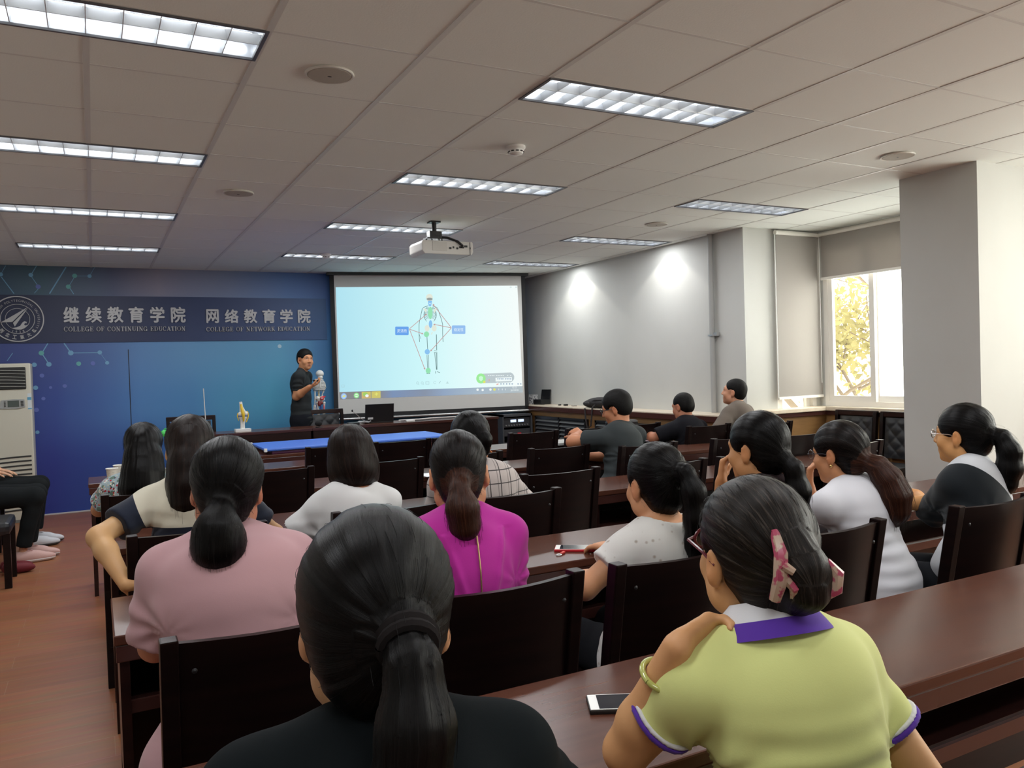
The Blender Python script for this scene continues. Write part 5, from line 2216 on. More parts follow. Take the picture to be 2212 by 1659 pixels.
def head_frame(yaw, pitch=0.0, tilt=0.0):
    R = rotz(yaw)
    cp, sp_ = math.cos(pitch), math.sin(pitch)
    Rx = np.array([[1, 0, 0], [0, cp, -sp_], [0, sp_, cp]])           # + looks up
    ct, st_ = math.cos(tilt), math.sin(tilt)
    Ry = np.array([[ct, 0, st_], [0, 1, 0], [-st_, 0, ct]])           # + tilts to the right shoulder
    return R @ Rx @ Ry


def hand(f, Wp, d, n, curl, spread=.10, thumb=.5, sc=1.0, side=1, k=.006):
    """palm from the wrist along d, palm faces n; curl in radians per joint (one value or four); side: +1 thumb towards d x n"""
    d, n = nrm(d), nrm(n)
    n = nrm(n - d * (n @ d))
    l = np.cross(d, n) * side
    cu = curl if isinstance(curl, (list, tuple)) else [curl] * 4
    P0 = Wp + d * .012 * sc
    P1 = Wp + d * .078 * sc
    for t in (-.75, -.25, .25, .75):
        f.cap(P0 + l * t * .024 * sc, P1 + l * t * .036 * sc, .0135 * sc, .0125 * sc, .012)
    for i, (t, L) in enumerate(((.88, .070), (.30, .078), (-.28, .073), (-.84, .058))):
        p = P1 + l * t * .036 * sc + d * (.006 * sc if i in (1, 2) else 0)
        a = 0.0
        dd = nrm(d + l * t * spread)
        for j, fr in enumerate((.45, .31, .24)):
            a += cu[i] * (.8 if j == 0 else 1.1)
            v = dd * math.cos(a) + n * math.sin(a)
            q = p + v * L * fr * sc
            f.cap(p, q, (.0092, .0083, .0075)[j] * sc, (.0083, .0075, .0062)[j] * sc, k)
            p = q
    b = Wp + d * .022 * sc + l * .026 * sc
    v1 = nrm(d * .62 + l * .75 + n * thumb * .6)
    m = b + v1 * .040 * sc
    v2 = nrm(d * .9 + l * (.45 - thumb * .4) + n * thumb * .7)
    t_ = m + v2 * .030 * sc
    e = t_ + nrm(v2 + n * .2 * thumb) * .024 * sc
    f.cap(b, m, .0135 * sc, .0105 * sc, .012)
    f.cap(m, t_, .0105 * sc, .0092 * sc, k)
    f.cap(t_, e, .0092 * sc, .0072 * sc, k)


SKIN = np.array(srgb(196, 150, 112))


def head_prims(f, H, R, sc=1.0, male=False):
    """H: middle of the head at ear height; R: its frame"""
    L = lambda x, y, z: H + R @ (np.array([x, y, z]) * sc)
    e = lambda c, r, k=.02: f.ell(L(*c), np.array(r) * sc, R, k)
    e((0, -.014, .036), (.074, .094, .082))
    e((0, .030, -.018), (.064, .066, .082), .03)
    e((0, .048, -.078), (.040 + .005 * male, .040, .036), .035)
    e((0, .074, .026), (.050, .022, .022), .02)                      # brow
    for s in (-1, 1):
        e((s * .044, .058, -.028), (.024, .026, .026), .02)           # cheek
        e((s * .056, .012, -.062), (.020, .034, .030), .025)          # jaw corner
        Ra = R @ np.array([[math.cos(.35 * s), math.sin(.35 * s), 0], [-math.sin(.35 * s), math.cos(.35 * s), 0], [0, 0, 1.0]])
        f.ell(L(s * .080, -.010, -.006), np.array((.009, .019, .032)) * sc, Ra, .008)      # ear
        f.ell(L(s * .078, -.004, -.030), np.array((.008, .011, .013)) * sc, Ra, .006)
        f.sub(L(s * .091, -.004, .0), np.array((.006, .010, .015)) * sc, Ra, .006)
        f.sub(L(s * .031, .101, .012), np.array((.017, .016, .010)) * sc, R, .014)         # eye hollow
        f.ell(L(s * .031, .078, .011), np.array((.012, .012, .010)) * sc, R, .004)
    f.cap(L(0, .090, .014), L(0, .110, -.022), .008 * sc, .011 * sc, .014)
    for s in (-1, 1):
        e((s * .013, .098, -.026), (.009, .011, .008), .008)
    e((0, .088, -.055), (.022, .012, .006), .008)
    e((0, .086, -.066), (.020, .012, .007), .008)
    e((0, .080, -.095), (.018, .014, .014), .015)


def head_col(V, H, R, sc, base, lips=(.30, .09, .075), beard=0.0):
    q = (V - H) @ R / sc
    C = np.tile(base, (len(V), 1))
    def paint(w, c):
        C[:] = C * (1 - w[:, None]) + np.array(c) * w[:, None]
    g = lambda c, r: np.clip(1.6 - 1.6 * np.sqrt((((q - np.array(c)) / np.array(r)) ** 2).sum(1)), 0, 1)
    for s in (-1, 1):
        paint(g((s * .085, -.008, -.006), (.02, .03, .045)) * .35, base * np.array((1.05, .72, .62)))
        paint(g((s * .032, .085, .034), (.024, .03, .0065)), (.02, .015, .012))             # eyebrow
        paint(g((s * .031, .092, .012), (.017, .02, .0055)), (.45, .42, .40))
        paint(g((s * .031, .095, .012), (.0075, .02, .0065)), (.012, .009, .008))
        paint(g((s * .031, .092, .0185), (.019, .02, .003)), (.02, .014, .012))
    paint(g((0, .1, -.060), (.026, .03, .013)) * .8, lips)
    paint(g((0, .1, -.0605), (.021, .03, .0028)), (.10, .03, .03))
    if beard:
        paint(g((0, .06, -.085), (.06, .06, .035)) * beard, (.10, .075, .06))
    return C


def strands(V0, seed, T, chain_pts, rad, N, H, R, sc, up=0.0):
    return None


def person(label, base, heading, head, hyaw=None, hpitch=0.0, htilt=0.0, male=False, hair=None, top=None, arms=None, legs='sit', pelvis=(0, 0, .56), hsc=1.0, w=1.0, skin=SKIN, trousers=(.012, .013, .016),
           res=.0065, shw=None, shoe=None, extras=None, group=None, belly=0.0, hip_spread=1.0, shoulder_drop=.072, knee=None):
    """base: world (x, y) under the pelvis; head: world point of the middle of the head; arms: {'L'/'R': dict(e=, w=, d=, n=, curl=)} in body-local metres"""
    B = np.array([base[0], base[1], 0.0])
    Rb = rotz(heading)
    loc = lambda p: Rb @ np.array(p, float)                     # body-local -> scene axes about the base
    H = np.array(head, float) - B
    Rh = head_frame(heading if hyaw is None else hyaw, hpitch, htilt)
    hl = lambda x, y, z: H + Rh @ (np.array([x, y, z]) * hsc)
    fwd, rgt = Rb[:, 1], Rb[:, 0]
    Pv = loc(pelvis)
    C7 = H + Rb @ np.array([0, -.050, -.118]) * hsc
    shw = (shw - .165) * .8 + .137 if shw else (.165 if male else .137)
    sh = {s: C7 + Rb @ np.array([(1 if s == 'R' else -1) * shw, .018, -shoulder_drop]) for s in 'LR'}
    ax = nrm(C7 - Pv)
    bk = nrm(np.cross(rgt, ax)) * 1.0                             # forward, square to the spine
    Rt = np.stack([rgt, bk, ax], 1)
    L = np.linalg.norm(C7 - Pv)
    at = lambda t, y=0.0: Pv + ax * L * t + bk * y

    def torso(f, g=0.0, k=.03, planes=()):
        f.ell(at(0, .0), (.158 * w + g, .112 * w + g, .120 + g), Rt, k, planes)
        f.ell(at(.22, .005 + belly * .5), (.128 * w + g, .098 * w + g + belly, .13 + g), Rt, k, planes)
        f.ell(at(.45, .0 + belly * .3), (.124 * w + g, .092 * w + g + belly * .5, .14 + g), Rt, k, planes)
        f.ell(at(.70, .012), (.138 * w + g, .096 * w + g, .14 + g), Rt, k, planes)
        f.ell(at(.84, .012), (.132 * w + g, .076 * w + g, .075 + g), Rt, k, planes)
        for s in 'LR':
            f.cap(C7 + Rb @ np.array([(.03 if s == 'R' else -.03), .01, -.005]), sh[s], .040 + g, .046 * (.95 + .05 * w) + g, .03)

    arm_r = (.050, .040, .027) if male else (.042, .035, .023)
    arm_r = tuple(r * (.5 + .5 * w) for r in arm_r)
    arms = arms or {}
    AR = {}
    for s in 'LR':
        a = dict(e=((.26 if s == 'R' else -.26), .12, .72), w=((.14 if s == 'R' else -.14), .36, .79), d=((-.3 if s == 'R' else .3), 1, 0), n=(0, 0, -1), curl=.35)
        a.update(arms.get(s, {}))
        AR[s] = dict(e=loc(a['e']), w=loc(a['w']), d=loc(a['d']), n=loc(a['n']), curl=a['curl'], thumb=a.get('thumb', .4), side=a.get('side', -1 if s == 'R' else 1), spread=a.get('spread', .1))
    # legs
    LG = {}
    for s in 'LR':
        q = 1 if s == 'R' else -1
        hipp = Pv + loc((q * .088 * w, .0, -.035))
        if legs == 'sit':
            kn = loc((pelvis[0] + q * .105 * hip_spread, pelvis[1] + .43, .50))
            an = loc((pelvis[0] + q * .11 * hip_spread, pelvis[1] + .43, .085))
            toe = an + loc((q * .02, .13, -.045))
        elif legs == 'stand':
            kn = loc((pelvis[0] + q * .095, .02, .49))
            an = loc((pelvis[0] + q * .11, -.02, .085))
            toe = an + loc((q * .03, .17, -.045))
        else:
            kn, an, toe = (loc(v) for v in legs[s])
        LG[s] = (hipp, kn, an, toe)

    def legprims(f, g, to_ankle=True, k=.04):
        for s in 'LR':
            hipp, kn, an, toe = LG[s]
            f.cap(hipp, kn, .084 * w + g, .056 * (.6 + .4 * w) + g, k)
            f.cap(kn, kn + (an - kn) * .4, .054 + g, .052 + g, .03)
            f.cap(kn + (an - kn) * .4, an, .052 + g, .034 + g, .03)

    # ---- body: one continuous skin surface
    f = Field(res)
    torso(f, 0, .03)
    f.cap(C7 + Rb @ np.array([0, .018, -.015]), hl(0, -.022, -.050), .054 if male else .047, .052 if male else .045, .03)
    head_prims(f, H, Rh, hsc, male)
    for s in 'LR':
        A = AR[s]
        f.cap(sh[s], A['e'], arm_r[0], arm_r[1], .03)
        mid = A['e'] + (A['w'] - A['e']) * .3
        f.cap(A['e'], mid, arm_r[1], arm_r[1] * 1.02, .02)
        f.cap(mid, A['w'], arm_r[1] * 1.02, arm_r[2], .02)
        hand(f, A['w'], A['d'], A['n'], A['curl'], A['spread'], A['thumb'], 1.04 if male else .95, A['side'])
    legprims(f, -.006)
    for s in 'LR':
        hipp, kn, an, toe = LG[s]
        f.cap(an + np.array([0, 0, -.035]), an + (toe - an) * .8 + np.array([0, 0, -.008]), .032, .022, .03)
    V, F = f.mesh()
    V = smooth_mesh(V, F, 1, .4)
    base_c = np.array(skin)
    C = head_col(V, H, Rh, hsc, base_c, beard=.25 if male else 0)
    far = np.linalg.norm(V - H, axis=1) > .16
    C[far] = base_c
    mott = 1 + .06 * waves(V, 5, 60)[:, None]
    for s in 'LR':                                                   # redder knuckles and elbows
        for key, r_ in (('w', .16), ('e', .06)):
            wgt = np.clip(1 - np.linalg.norm(V - AR[s][key], axis=1) / r_, 0, 1) * .25
            C = C * (1 - wgt[:, None]) + (base_c * np.array((1.08, .80, .70))) * wgt[:, None]
    o = np_mesh('person', V, F, M['skin'], None, C * mott, loc=(B[0], B[1], 0))
    tag(o, label, 'person', group)

    # ---- trousers and shoes
    if trousers is not None:
        f = Field(.009)
        f.ell(at(0, .0), (.164 * w, .118 * w, .125), Rt, .05)
        for s in 'LR':
            hipp, kn, an, toe = LG[s]
            end = an + (kn - an) * .10
            nv = nrm(an - kn)
            f.cap(hipp, kn, .096 * w, .072 * (.6 + .4 * w), .04)
            f.cap(kn, end + nv * .08, .068, .054, .04, ((nv, float(nv @ end)),))
        V, F = f.mesh()
        N = normals(V, F)
        V = V + N * (.004 * waves(V, 3, 40))[:, None]
        np_mesh('trousers', V, F, cloth('trouser_cloth', trousers), o)
    for s in 'LR':
        hipp, kn, an, toe = LG[s]
        if shoe is None:
            continue
        d = nrm(np.array([toe[0] - an[0], toe[1] - an[1], 0]))
        x_ = np.array([d[1], -d[0], 0])
        Rf = np.stack([x_, d, [0, 0, 1.0]], 1)
        g0 = np.array([an[0], an[1], 0.0])
        f = Field(.005)
        f.ell(g0 + d * .085 + np.array([0, 0, .034]), (.046, .148, .042), Rf, .03, (((0, 0, -1), -.018),))
        f.ell(g0 + d * -.005 + np.array([0, 0, .05]), (.042, .060, .054), Rf, .03, (((0, 0, -1), -.018), ((0, 0, 1), .095)))
        f.ell(g0 + d * .06 + np.array([0, 0, .058]), (.038, .08, .036), Rf, .03)
        V, F = f.mesh()
        so = np_mesh('shoe', V, F, cloth('shoe_knit', shoe[0], .7), o)
        f = Field(.005)
        f.ell(g0 + d * .075 + np.array([0, 0, .022]), (.050, .158, .032), Rf, .01, (((0, 0, -1), -.002), ((0, 0, 1), .026)))
        V, F = f.mesh()
        np_mesh('sole', V, F, mat('shoe_sole', shoe[1], .5), so)
        b = MB()
        for k in range(4):
            c = g0 + d * (.065 + k * .022) + np.array([0, 0, .092 - k * .006])
            b.tube([c - x_ * .022 - np.array([0, 0, .008]), c + np.array([0, 0, .003]), c + x_ * .022 - np.array([0, 0, .008])], .0032, 6)
        b.tube([g0 + d * .05 + np.array([0, 0, .098]) + x_ * .03 * math.sin(t) * math.cos(t * .5) + d * .02 * math.sin(2 * t) for t in [k * .4 for k in range(16)]], .003, 5)
        b.build('laces', cloth('shoe_lace', shoe[2]), so, smooth=True)

    # ---- shirt
    top = dict(dict(col=(.5, .5, .5), slv=.62, g=.012, loose=.008, wr=.004), **(top or {}))
    g = top['g']
    f = Field(top.get('res', res))
    zc = top.get('hem', .46)
    torso(f, g, .03)
    if belly or top.get('long'):
        f.ell(at(-.02, -.01), (.166 * w + g, .118 * w + g, .13 + g), Rt, .05)
    f.cap(C7 + Rb @ np.array([0, .016, -.04]), C7 + Rb @ np.array([0, .010, -.018]), .056 + g * .5, .050 + g * .3, .03)
    if top.get('skirt'):
        f.ell(at(-.16, -.03), (.185 * w, .125 * w, .17), Rt, .05)
    for s in 'LR':
        A = AR[s]
        t = top['slv']
        if t <= 1:
            end = sh[s] + (A['e'] - sh[s]) * t
            nv = nrm(A['e'] - sh[s])
            f.cap(sh[s], sh[s] + (A['e'] - sh[s]) * min(1.0, t + .15), arm_r[0] + g + top['loose'] * .4, arm_r[0] + (arm_r[1] - arm_r[0]) * t + g + top['loose'], .035, ((nv, float(nv @ end)),))
        else:
            end = A['e'] + (A['w'] - A['e']) * (t - 1)
            nv = nrm(A['w'] - A['e'])
            f.cap(sh[s], A['e'], arm_r[0] + g, arm_r[1] + g + top['loose'], .03)
            f.cap(A['e'], A['e'] + (A['w'] - A['e']) * min(1, t - .9), arm_r[1] + g + top['loose'], arm_r[2] + g + top['loose'], .03, ((nv, float(nv @ end)),))
    if top.get('neck') is not None:                               # scooped neckline at the back
        f.sub(C7 + Rb @ np.array([0, .02, .035 + top['neck']]), (.075, .085, .05), Rb, .01)
    V, F = f.mesh()
    V = smooth_mesh(V, F, 2, .5)
    N = normals(V, F)
    seed = sum(map(ord, label)) % 997
    amp = top['wr']
    q = V @ Rb
    rel = np.clip((C7[2] - V[:, 2]) / .5, 0, 1)
    fold = waves(q, seed, 16, 6, (.7, .7, 1.6)) * amp * (.5 + 1.6 * rel) + waves(q, seed + 1, 36, 5, (.6, .7, 1.8)) * amp * (.15 + .8 * rel)
    for s in 'LR':                                                # drag folds towards the armpit
        ap = sh[s] + np.array([0, 0, -.11])
        dv = V - ap
        r_ = np.linalg.norm(dv, axis=1)
        ang = np.arctan2(dv[:, 2], dv @ rgt)
        fold += amp * 1.0 * np.sin(ang * 9 + r_ * 20) * np.exp(-(r_ / .12) ** 2)
    if 'fold' in top:
        fold += top['fold'](V, C7, Rb, at)
    low = np.clip((rel - .12) / .25, 0, 1)
    fold += amp * .8 * low * np.sin(q[:, 2] * 120 + 3.5 * waves(q, seed + 2, 9, 4)) * np.clip(.2 + 1.4 * waves(q, seed + 3, 12, 4), 0, 1)
    V = V + N * fold[:, None]
    cl = top.get('mat') or cloth('shirt_cloth', top['col'])
    so = np_mesh('shirt', V, F, cl, o, attrs={'body': (V - C7) @ Rb})
    trims = top.get('trim')
    if trims:
        for s in 'LR':
            A = AR[s]
            t = top['slv']
            nv = nrm(A['e'] - sh[s])
            end = sh[s] + (A['e'] - sh[s]) * t
            for (o0, o1, rad, mt_, nm) in trims:
                r_ = arm_r[0] + (arm_r[1] - arm_r[0]) * t + g + top['loose'] + rad
                f = Field(.003)
                f.cap(sh[s], A['e'], r_, r_, .01, ((nv, float(nv @ end) + o1), (-nv, -float(nv @ end) - o0)))
                V, F = f.mesh()
                np_mesh(nm, V, F, mt_, so)
    ctx = dict(o=o, H=H, Rh=Rh, hl=hl, hsc=hsc, C7=C7, Rb=Rb, sh=sh, AR=AR, at=at, loc=loc, B=B, shirt=so, arm_r=arm_r, LG=LG, tag=label)
    if hair:
        make_hair(ctx, **hair)
    if extras:
        extras(ctx)
    return ctx


def hair_attrs(V, T, aT, chain_pts):
    """strand coordinates: angle around the gathering point on the cap, angle around the tail on the tail"""
    a = nrm(aT)
    u = nrm(np.cross(a, [0.3, .1, 1.0]))
    v = np.cross(a, u)
    w = V - T
    th = np.arctan2(w @ u, w @ v)
    r = np.linalg.norm(w, axis=1)
    S = np.stack([np.cos(th) * 2.2, np.sin(th) * 2.2, r * 1.6], 1)
    dist = np.full(len(V), 9.0)
    if chain_pts is not None:
        tot = 0.0
        S2 = S.copy()
        for p, q in zip(chain_pts, chain_pts[1:]):
            d = q - p
            L = np.linalg.norm(d)
            t = np.clip(((V - p) @ d) / (L * L), 0, 1)
            dd = np.linalg.norm(V - p - t[:, None] * d, axis=1)
            m = dd < dist
            dist[m] = dd[m]
            x = nrm(np.cross(d, [.2, 1, .3]))
            y = np.cross(d / L, x)
            ww = V - p
            an = np.arctan2(ww @ x, ww @ y)
            S2[m] = np.stack([np.cos(an[m]) * 1.3 + 7, np.sin(an[m]) * 1.3, (tot + t[m] * L) * 1.2 + .12 * np.sin((tot + t[m] * L) * 20)], 1)
            tot += L
        return S, S2, dist
    return S, S, dist


def make_hair(ctx, style='pony', m=None, T=(0, -.105, .01), tail=None, tr=None, thick=.016, tie=None, res=.005, fly=0, wave=0.0, fringe=0.0, groove=.0022, front=0.0, nape=.88, ears=True, face_cut=1.0, seed=1):
    H, R, sc, hl, o = ctx['H'], ctx['Rh'], ctx['hsc'], ctx['hl'], ctx['o']
    m = m or M['hair_black']
    f = Field(res)
    e = lambda c, r, k=.02: f.ell(hl(*c), np.array(r) * sc, R, k)
    P = hl(*T)
    ch = None
    if style in ('short', 'crop'):
        th = thick
        e((0, -.016, .040), (.074 + th, .093 + th, .082 + th))
        e((0, -.045, .0), (.072 + th * .35, .063 + th * .45, .075), .02)
        cut = [((0, .128 - front, -.022), (.098, .078, .108)), ((0, .02, -.095), (.12, .075, .075)), ((0, .0, -.125), (.12, .2, .062))]
        for s in (-1, 1):
            cut.append(((s * .085, .012, -.020), (.035, .034, .050)))
        for c, r in cut:
            f.sub(hl(*c), np.array(r) * sc, R, .010)
    else:
        e((0, -.016, .040), (.073 + thick, .092 + thick, .082 + thick))
        e((0, -.045, -.020), ((.070 + thick * .5) * nape, .060 + thick * .6, .076), .03)
        fc = face_cut
        if style == 'bob':
            e((0, -.030, -.045), (.098, .092, .098), .03)
            for s in (-1, 1):
                e((s * .072, .012, -.045), (.032, .055, .085), .03)
            f.sub(hl(0, -.02, -.205), np.array((.2, .2, .085)) * sc, R, .012)
        if style == 'fall':
            for s in (-1, 0, 1):
                pass
        f.sub(hl(0, .125, -.050 - fringe * .4), np.array((.078, .090, (.112 - fringe))) * sc * fc, R, .012)
        f.sub(hl(0, .075, -.115), np.array((.085, .090, .075)) * sc, R, .012)
        if ears:
            for s in (-1, 1):
                f.sub(hl(s * .098, -.002, -.016), np.array((.034, .033, .048)) * sc, R, .010)
                f.sub(hl(s * .07, .040, -.060), np.array((.04, .055, .055)) * sc, R, .010)
                if nape < 1:
                    f.sub(hl(s * .094, -.030, -.072), np.array((.040, .050, .046)) * sc, R, .012)
        if style == 'pony' and tie is not False:
            f.ell(P, np.array((.026, .020, .026)) * sc, R, .02)
    if tail is not None:
        ch = [hl(*q) if not (isinstance(q, tuple) and len(q) == 4) else None for q in tail]
        f.chain(ch, [r * sc for r in tr], .02)
    V, F = f.mesh()
    V = smooth_mesh(V, F, 2, .5)
    S, S2, dist = hair_attrs(V, P, R @ nrm((0, -1, -.15)), ch)
    if style in ('short', 'crop', 'bob', 'fall') and style != 'pony':
        top_ = hl(0, -.03, .13)
        S, S2, dist = hair_attrs(V, top_, R @ np.array([0, .2, 1.0]), ch)
    if ch is not None:
        rm = max(tr) * sc
        k = np.clip((dist - rm * 1.15) / .015, 0, 1)[:, None]
        below = (((V - P) @ R)[:, 2] < .015) | (dist < rm)
        k[~below] = 1
        S = np.where(k < .5, S2, S)
    N = normals(V, F)
    gr = waves(S * np.array([1, 1, .25]), 11 + seed, 9, 7) * .6 + waves(S * np.array([1, 1, .2]), 12 + seed, 24, 7) * .4
    amp = groove * (.25 if style in ('short', 'crop') else 1.0)
    V = V + N * (gr * amp)[:, None]
    if wave:
        V = V + N * (waves(V, 21 + seed, 34, 6) * wave)[:, None]
    if style == 'short':
        V = V + N * (waves(V, 31, 260, 6) * .0005)[:, None]
    # loose single hairs along the surface and out of the tail
    if fly:
        rg = np.random.RandomState(seed)
        vs, fs, st = [], [], []
        up = R @ np.array([0, 0, 1.0])
        n_ = 0
        pick = rg.randint(0, len(V), fly)
        aT = R @ nrm((0, -1, -.15))
        for i in pick:
            p, nn = V[i].copy(), N[i]
            if ((p - H) @ R)[2] < -.03 * sc and ch is None or 'claw' in (ctx.get('tag') or '') and (((p - H) @ R)[2] < .015 or dist[i] < .06):
                continue
            intail = ch is not None and np.allclose(S[i], S2[i]) and dist[i] < max(tr) * sc * 1.3
            if intail:
                j = int(np.argmin([np.linalg.norm(p - c) for c in ch]))
                d = nrm(ch[min(j + 1, len(ch) - 1)] - ch[max(j - 1, 0)])
            else:
                tgt = P if style == 'pony' else hl(0, -.06, -.2)
                d = nrm(tgt - p)
                d = nrm(d - nn * (d @ nn))
                d = d * (1 if rg.rand() < .8 else -1)
            Ls = rg.uniform(.025, .06)
            lift = rg.uniform(.0002, .0016) if rg.rand() < .96 else rg.uniform(.002, .006)
            bend = rg.randn(3) * .07
            pts = []
            for t in np.linspace(0, 1, 7):
                pts.append(p + d * Ls * t + nn * (.0006 + lift * math.sin(PI * t)) + bend * Ls * t * t * .35 - nn * (0 if intail else 1) * (Ls * t) ** 2 / .19)
            ww = .00028
            x = nrm(np.cross(d, nn)) * ww
            y = nn * ww
            b0 = n_
            for q in pts:
                vs += [q + x, q - x * .5 + y, q - x * .5 - y]
                st += [S[i]] * 3
                n_ += 3
            for j in range(6):
                for k in range(3):
                    a, c = b0 + j * 3 + k, b0 + j * 3 + (k + 1) % 3
                    fs.append((a, c, c + 3, a + 3))
        F = np.concatenate([F, np.array(fs) + len(V)])
        V = np.concatenate([V, np.array(vs)])
        S = np.concatenate([S, np.array(st)])
    ho = np_mesh('hair', V, F, m, o, attrs={'strand': S})
    if tie:
        b = MB()
        q0 = P if ch is None else ch[0] + (ch[1] - ch[0]) * .15
        d = nrm((ch[1] - ch[0]) if ch is not None else R @ np.array([0, -1, 0.0]))
        x = nrm(np.cross(d, [.1, .2, 1]))
        y = np.cross(d, x)
        r0 = tie.get('r', .024) * sc
        for k in range(tie.get('n', 2)):
            c = q0 + d * (k * .012 - .006)
            b.tube([c + r0 * (math.cos(2 * PI * j / 20) * x + math.sin(2 * PI * j / 20) * y) for j in range(21)], tie.get('t', .006), 8, cap=False)
        b.build('hair_tie', tie.get('m') or cloth('tie_black', (.012, .010, .010)), ho, smooth=True)
    ctx['hair'] = ho
    ctx['P'] = P
    return ho


def glasses(ctx, m, drop=.0, r=.023, thick=.0016, lens=True):
    hl, sc, o = ctx['hl'], ctx['hsc'], ctx['o']
    b = MB()
    for s in (-1, 1):
        pts = [hl(s * .033 + .024 * math.cos(a) * (1 if abs(math.cos(a)) < .9 else 1), .112 - .010 * abs(s * .033 + .024 * math.cos(a)) / .05, .010 - drop + .018 * math.sin(a)) for a in [2 * PI * k / 20 for k in range(21)]]
        b.tube(pts, thick, 6, cap=False)
        b.tube([hl(s * .057, .104, .014 - drop), hl(s * .074, .092, .014 - drop), hl(s * .082, .02, .010 - drop), hl(s * .083, -.02, .0)], thick, 6)
    b.tube([hl(-.010, .113, .014 - drop), hl(0, .117, .017 - drop), hl(.010, .113, .014 - drop)], thick, 6)
    g = b.build('glasses', m, o, smooth=True)
    if lens:
        b = MB()
        for s in (-1, 1):
            n = 16
            b.add([hl(s * .033 + .023 * math.cos(2 * PI * k / n), .111 - .010 * abs(s * .033 + .023 * math.cos(2 * PI * k / n)) / .05, .010 - drop + .017 * math.sin(2 * PI * k / n)) for k in range(n)], [tuple(range(n))])
        b.build('lens', glass, g)


def collar_band(ctx, name, m, r0, r1, z0, z1, tilt=.35, parent=None, w=.004, open_=0.0):
    """a strip of cloth round the neck base, from radius r0 at height z0 to r1 at z1"""
    C7, Rb = ctx['C7'], ctx['Rb']
    n = 48
    vs, fs = [], []
    for k in range(n + 1):
        a = -PI / 2 - PI + open_ + (2 * PI - 2 * open_) * k / n
        c, s = math.cos(a), math.sin(a)
        for r, z, o in ((r0, z0, 0), (r1, z1, 0), (r1 + w, z1, 1), (r0 + w, z0, 1)):
            y = r * 1.02 * s
            vs.append(C7 + Rb @ np.array([r * c * 1.06, y + .022, z - tilt * (y + .0)]))
    for k in range(n):
        for j in range(4):
            a, b_ = k * 4 + j, k * 4 + (j + 1) % 4
            fs.append((a, b_, b_ + 4, a + 4))
    b = MB()
    b.add(vs, fs)
    return b.build(name, m, parent or ctx['shirt'], smooth=True)

# ------------------------------------------------------------------ the people of the photograph
def hd(px, py, Y, sc=1.0, th=.016):
    q = at_y(px, py, Y)
    return np.array([q[0], Y + .016, q[2] - (.118 + th) * sc])


def tl(base, heading, p):
    """scene point -> body-local"""
    return tuple(rotz(heading).T @ (np.array(p, float) - np.array([base[0], base[1], 0])))


def on_ray(px, py, c, dist, near=True):
    """point of the sight line through a pixel at a distance from c (where a limb of that length ends)"""
    d = nrm(ray(px, py))
    w = CAM - np.array(c)
    bq = d @ w
    disc_ = bq * bq - (w @ w - dist * dist)
    s = math.sqrt(max(disc_, 0))
    return CAM + d * (-bq - s if near else -bq + s)


R_ = math.radians
UPV = np.array([0, 0, 1.0])

# --- nearest row: the woman in black in front of the camera
h = hd(812, 1100, -2.72, th=.018)
person('person in a dark top with a long black ponytail directly in front of the camera', (h[0] + .0, -2.80), R_(12), h, R_(17), R_(-4), R_(2), pelvis=(0, -.02, .56), w=1.0, shoulder_drop=.055, shw=.168,
       hair=dict(style='pony', m=M['hair_black'], T=(.030, -.118, .012), tail=[(.030, -.118, .010), (.034, -.155, -.010), (.036, -.170, -.065), (.030, -.165, -.14), (.020, -.155, -.22), (.012, -.145, -.29)], tr=[.017, .025, .036, .042, .038, .026],
                 thick=.018, tie=dict(r=.027, t=.0075, n=2), res=.004, fly=120, groove=.0026, seed=2),
       top=dict(col=(.0045, .0065, .0075), slv=.7, g=.014, wr=.004), arms={'L': dict(e=(-.25, .20, .80), w=(-.10, .40, .80)), 'R': dict(e=(.25, .20, .80), w=(.10, .40, .80))})

# --- nearest row: the woman in the lime polo shirt
LB, LH = (.965, -2.74), R_(8)
h = hd(1640, 1032, -2.64, th=.014)
elb = at_z(1352, 1622, .80)
wr = on_ray(1462, 1398, elb, .235, True)
hnd = nrm(np.array(at_y(1570, 1345, wr[1] + .03)) - wr)


def lime_extra(c):
    white, purple = cloth('collar_white', (.62, .62, .64)), cloth('collar_purple', (.085, .028, .30))
    col = collar_band(c, 'collar', white, .055, .074, .050, .018, .36)
    collar_band(c, 'collar_border', purple, .0745, .096, .019, -.010, .36, parent=col)
    # claw clip
    hl = c['hl']
    clip = mat('clip_print', (.42, .30, .22), .3, noise=((55, 55, 55), (.36, .05, .10), .5, .56))
    b = MB()
    b.tube([hl(-.026, -.108, .070), hl(-.030, -.130, .040), hl(-.036, -.136, .005), hl(-.042, -.126, -.030)], [.007, .011, .012, .009], 8)
    b.tube([hl(-.030, -.136, .008), hl(-.020, -.146, -.010), hl(-.018, -.136, -.030)], [.008, .008, .005], 8)
    b.tube([hl(-.034, -.140, .026), hl(-.022, -.150, .016)], [.008, .006], 8)
    cl = b.build('claw_clip', clip, c['hair'], smooth=True)
    b = MB()
    b.tube([hl(.040, -.140, .022), hl(.052, -.146, .002), hl(.048, -.146, -.020), hl(.028, -.140, -.032)], [.006, .012, .013, .009], 8)
    b.build('clip_jaw', clip, cl, smooth=True)
    glasses(c, mat('frame_maroon', (.10, .012, .018), .25), r=.026, thick=.0030)
    e_, w_ = c['AR']['L']['e'], c['AR']['L']['w']
    q = e_ + (w_ - e_) * .72
    d = nrm(w_ - e_)
    x = nrm(np.cross(d, UPV))
    y = np.cross(d, x)
    b = MB()
    b.tube([q + d * .004 + .034 * (math.cos(2 * PI * k / 28) * x + math.sin(2 * PI * k / 28) * y) for k in range(29)], .0052, 10, cap=False)
    b.build('jade_bangle', mat('jade', (.42, .44, .12), .12, coat=.5), c['o'], smooth=True)


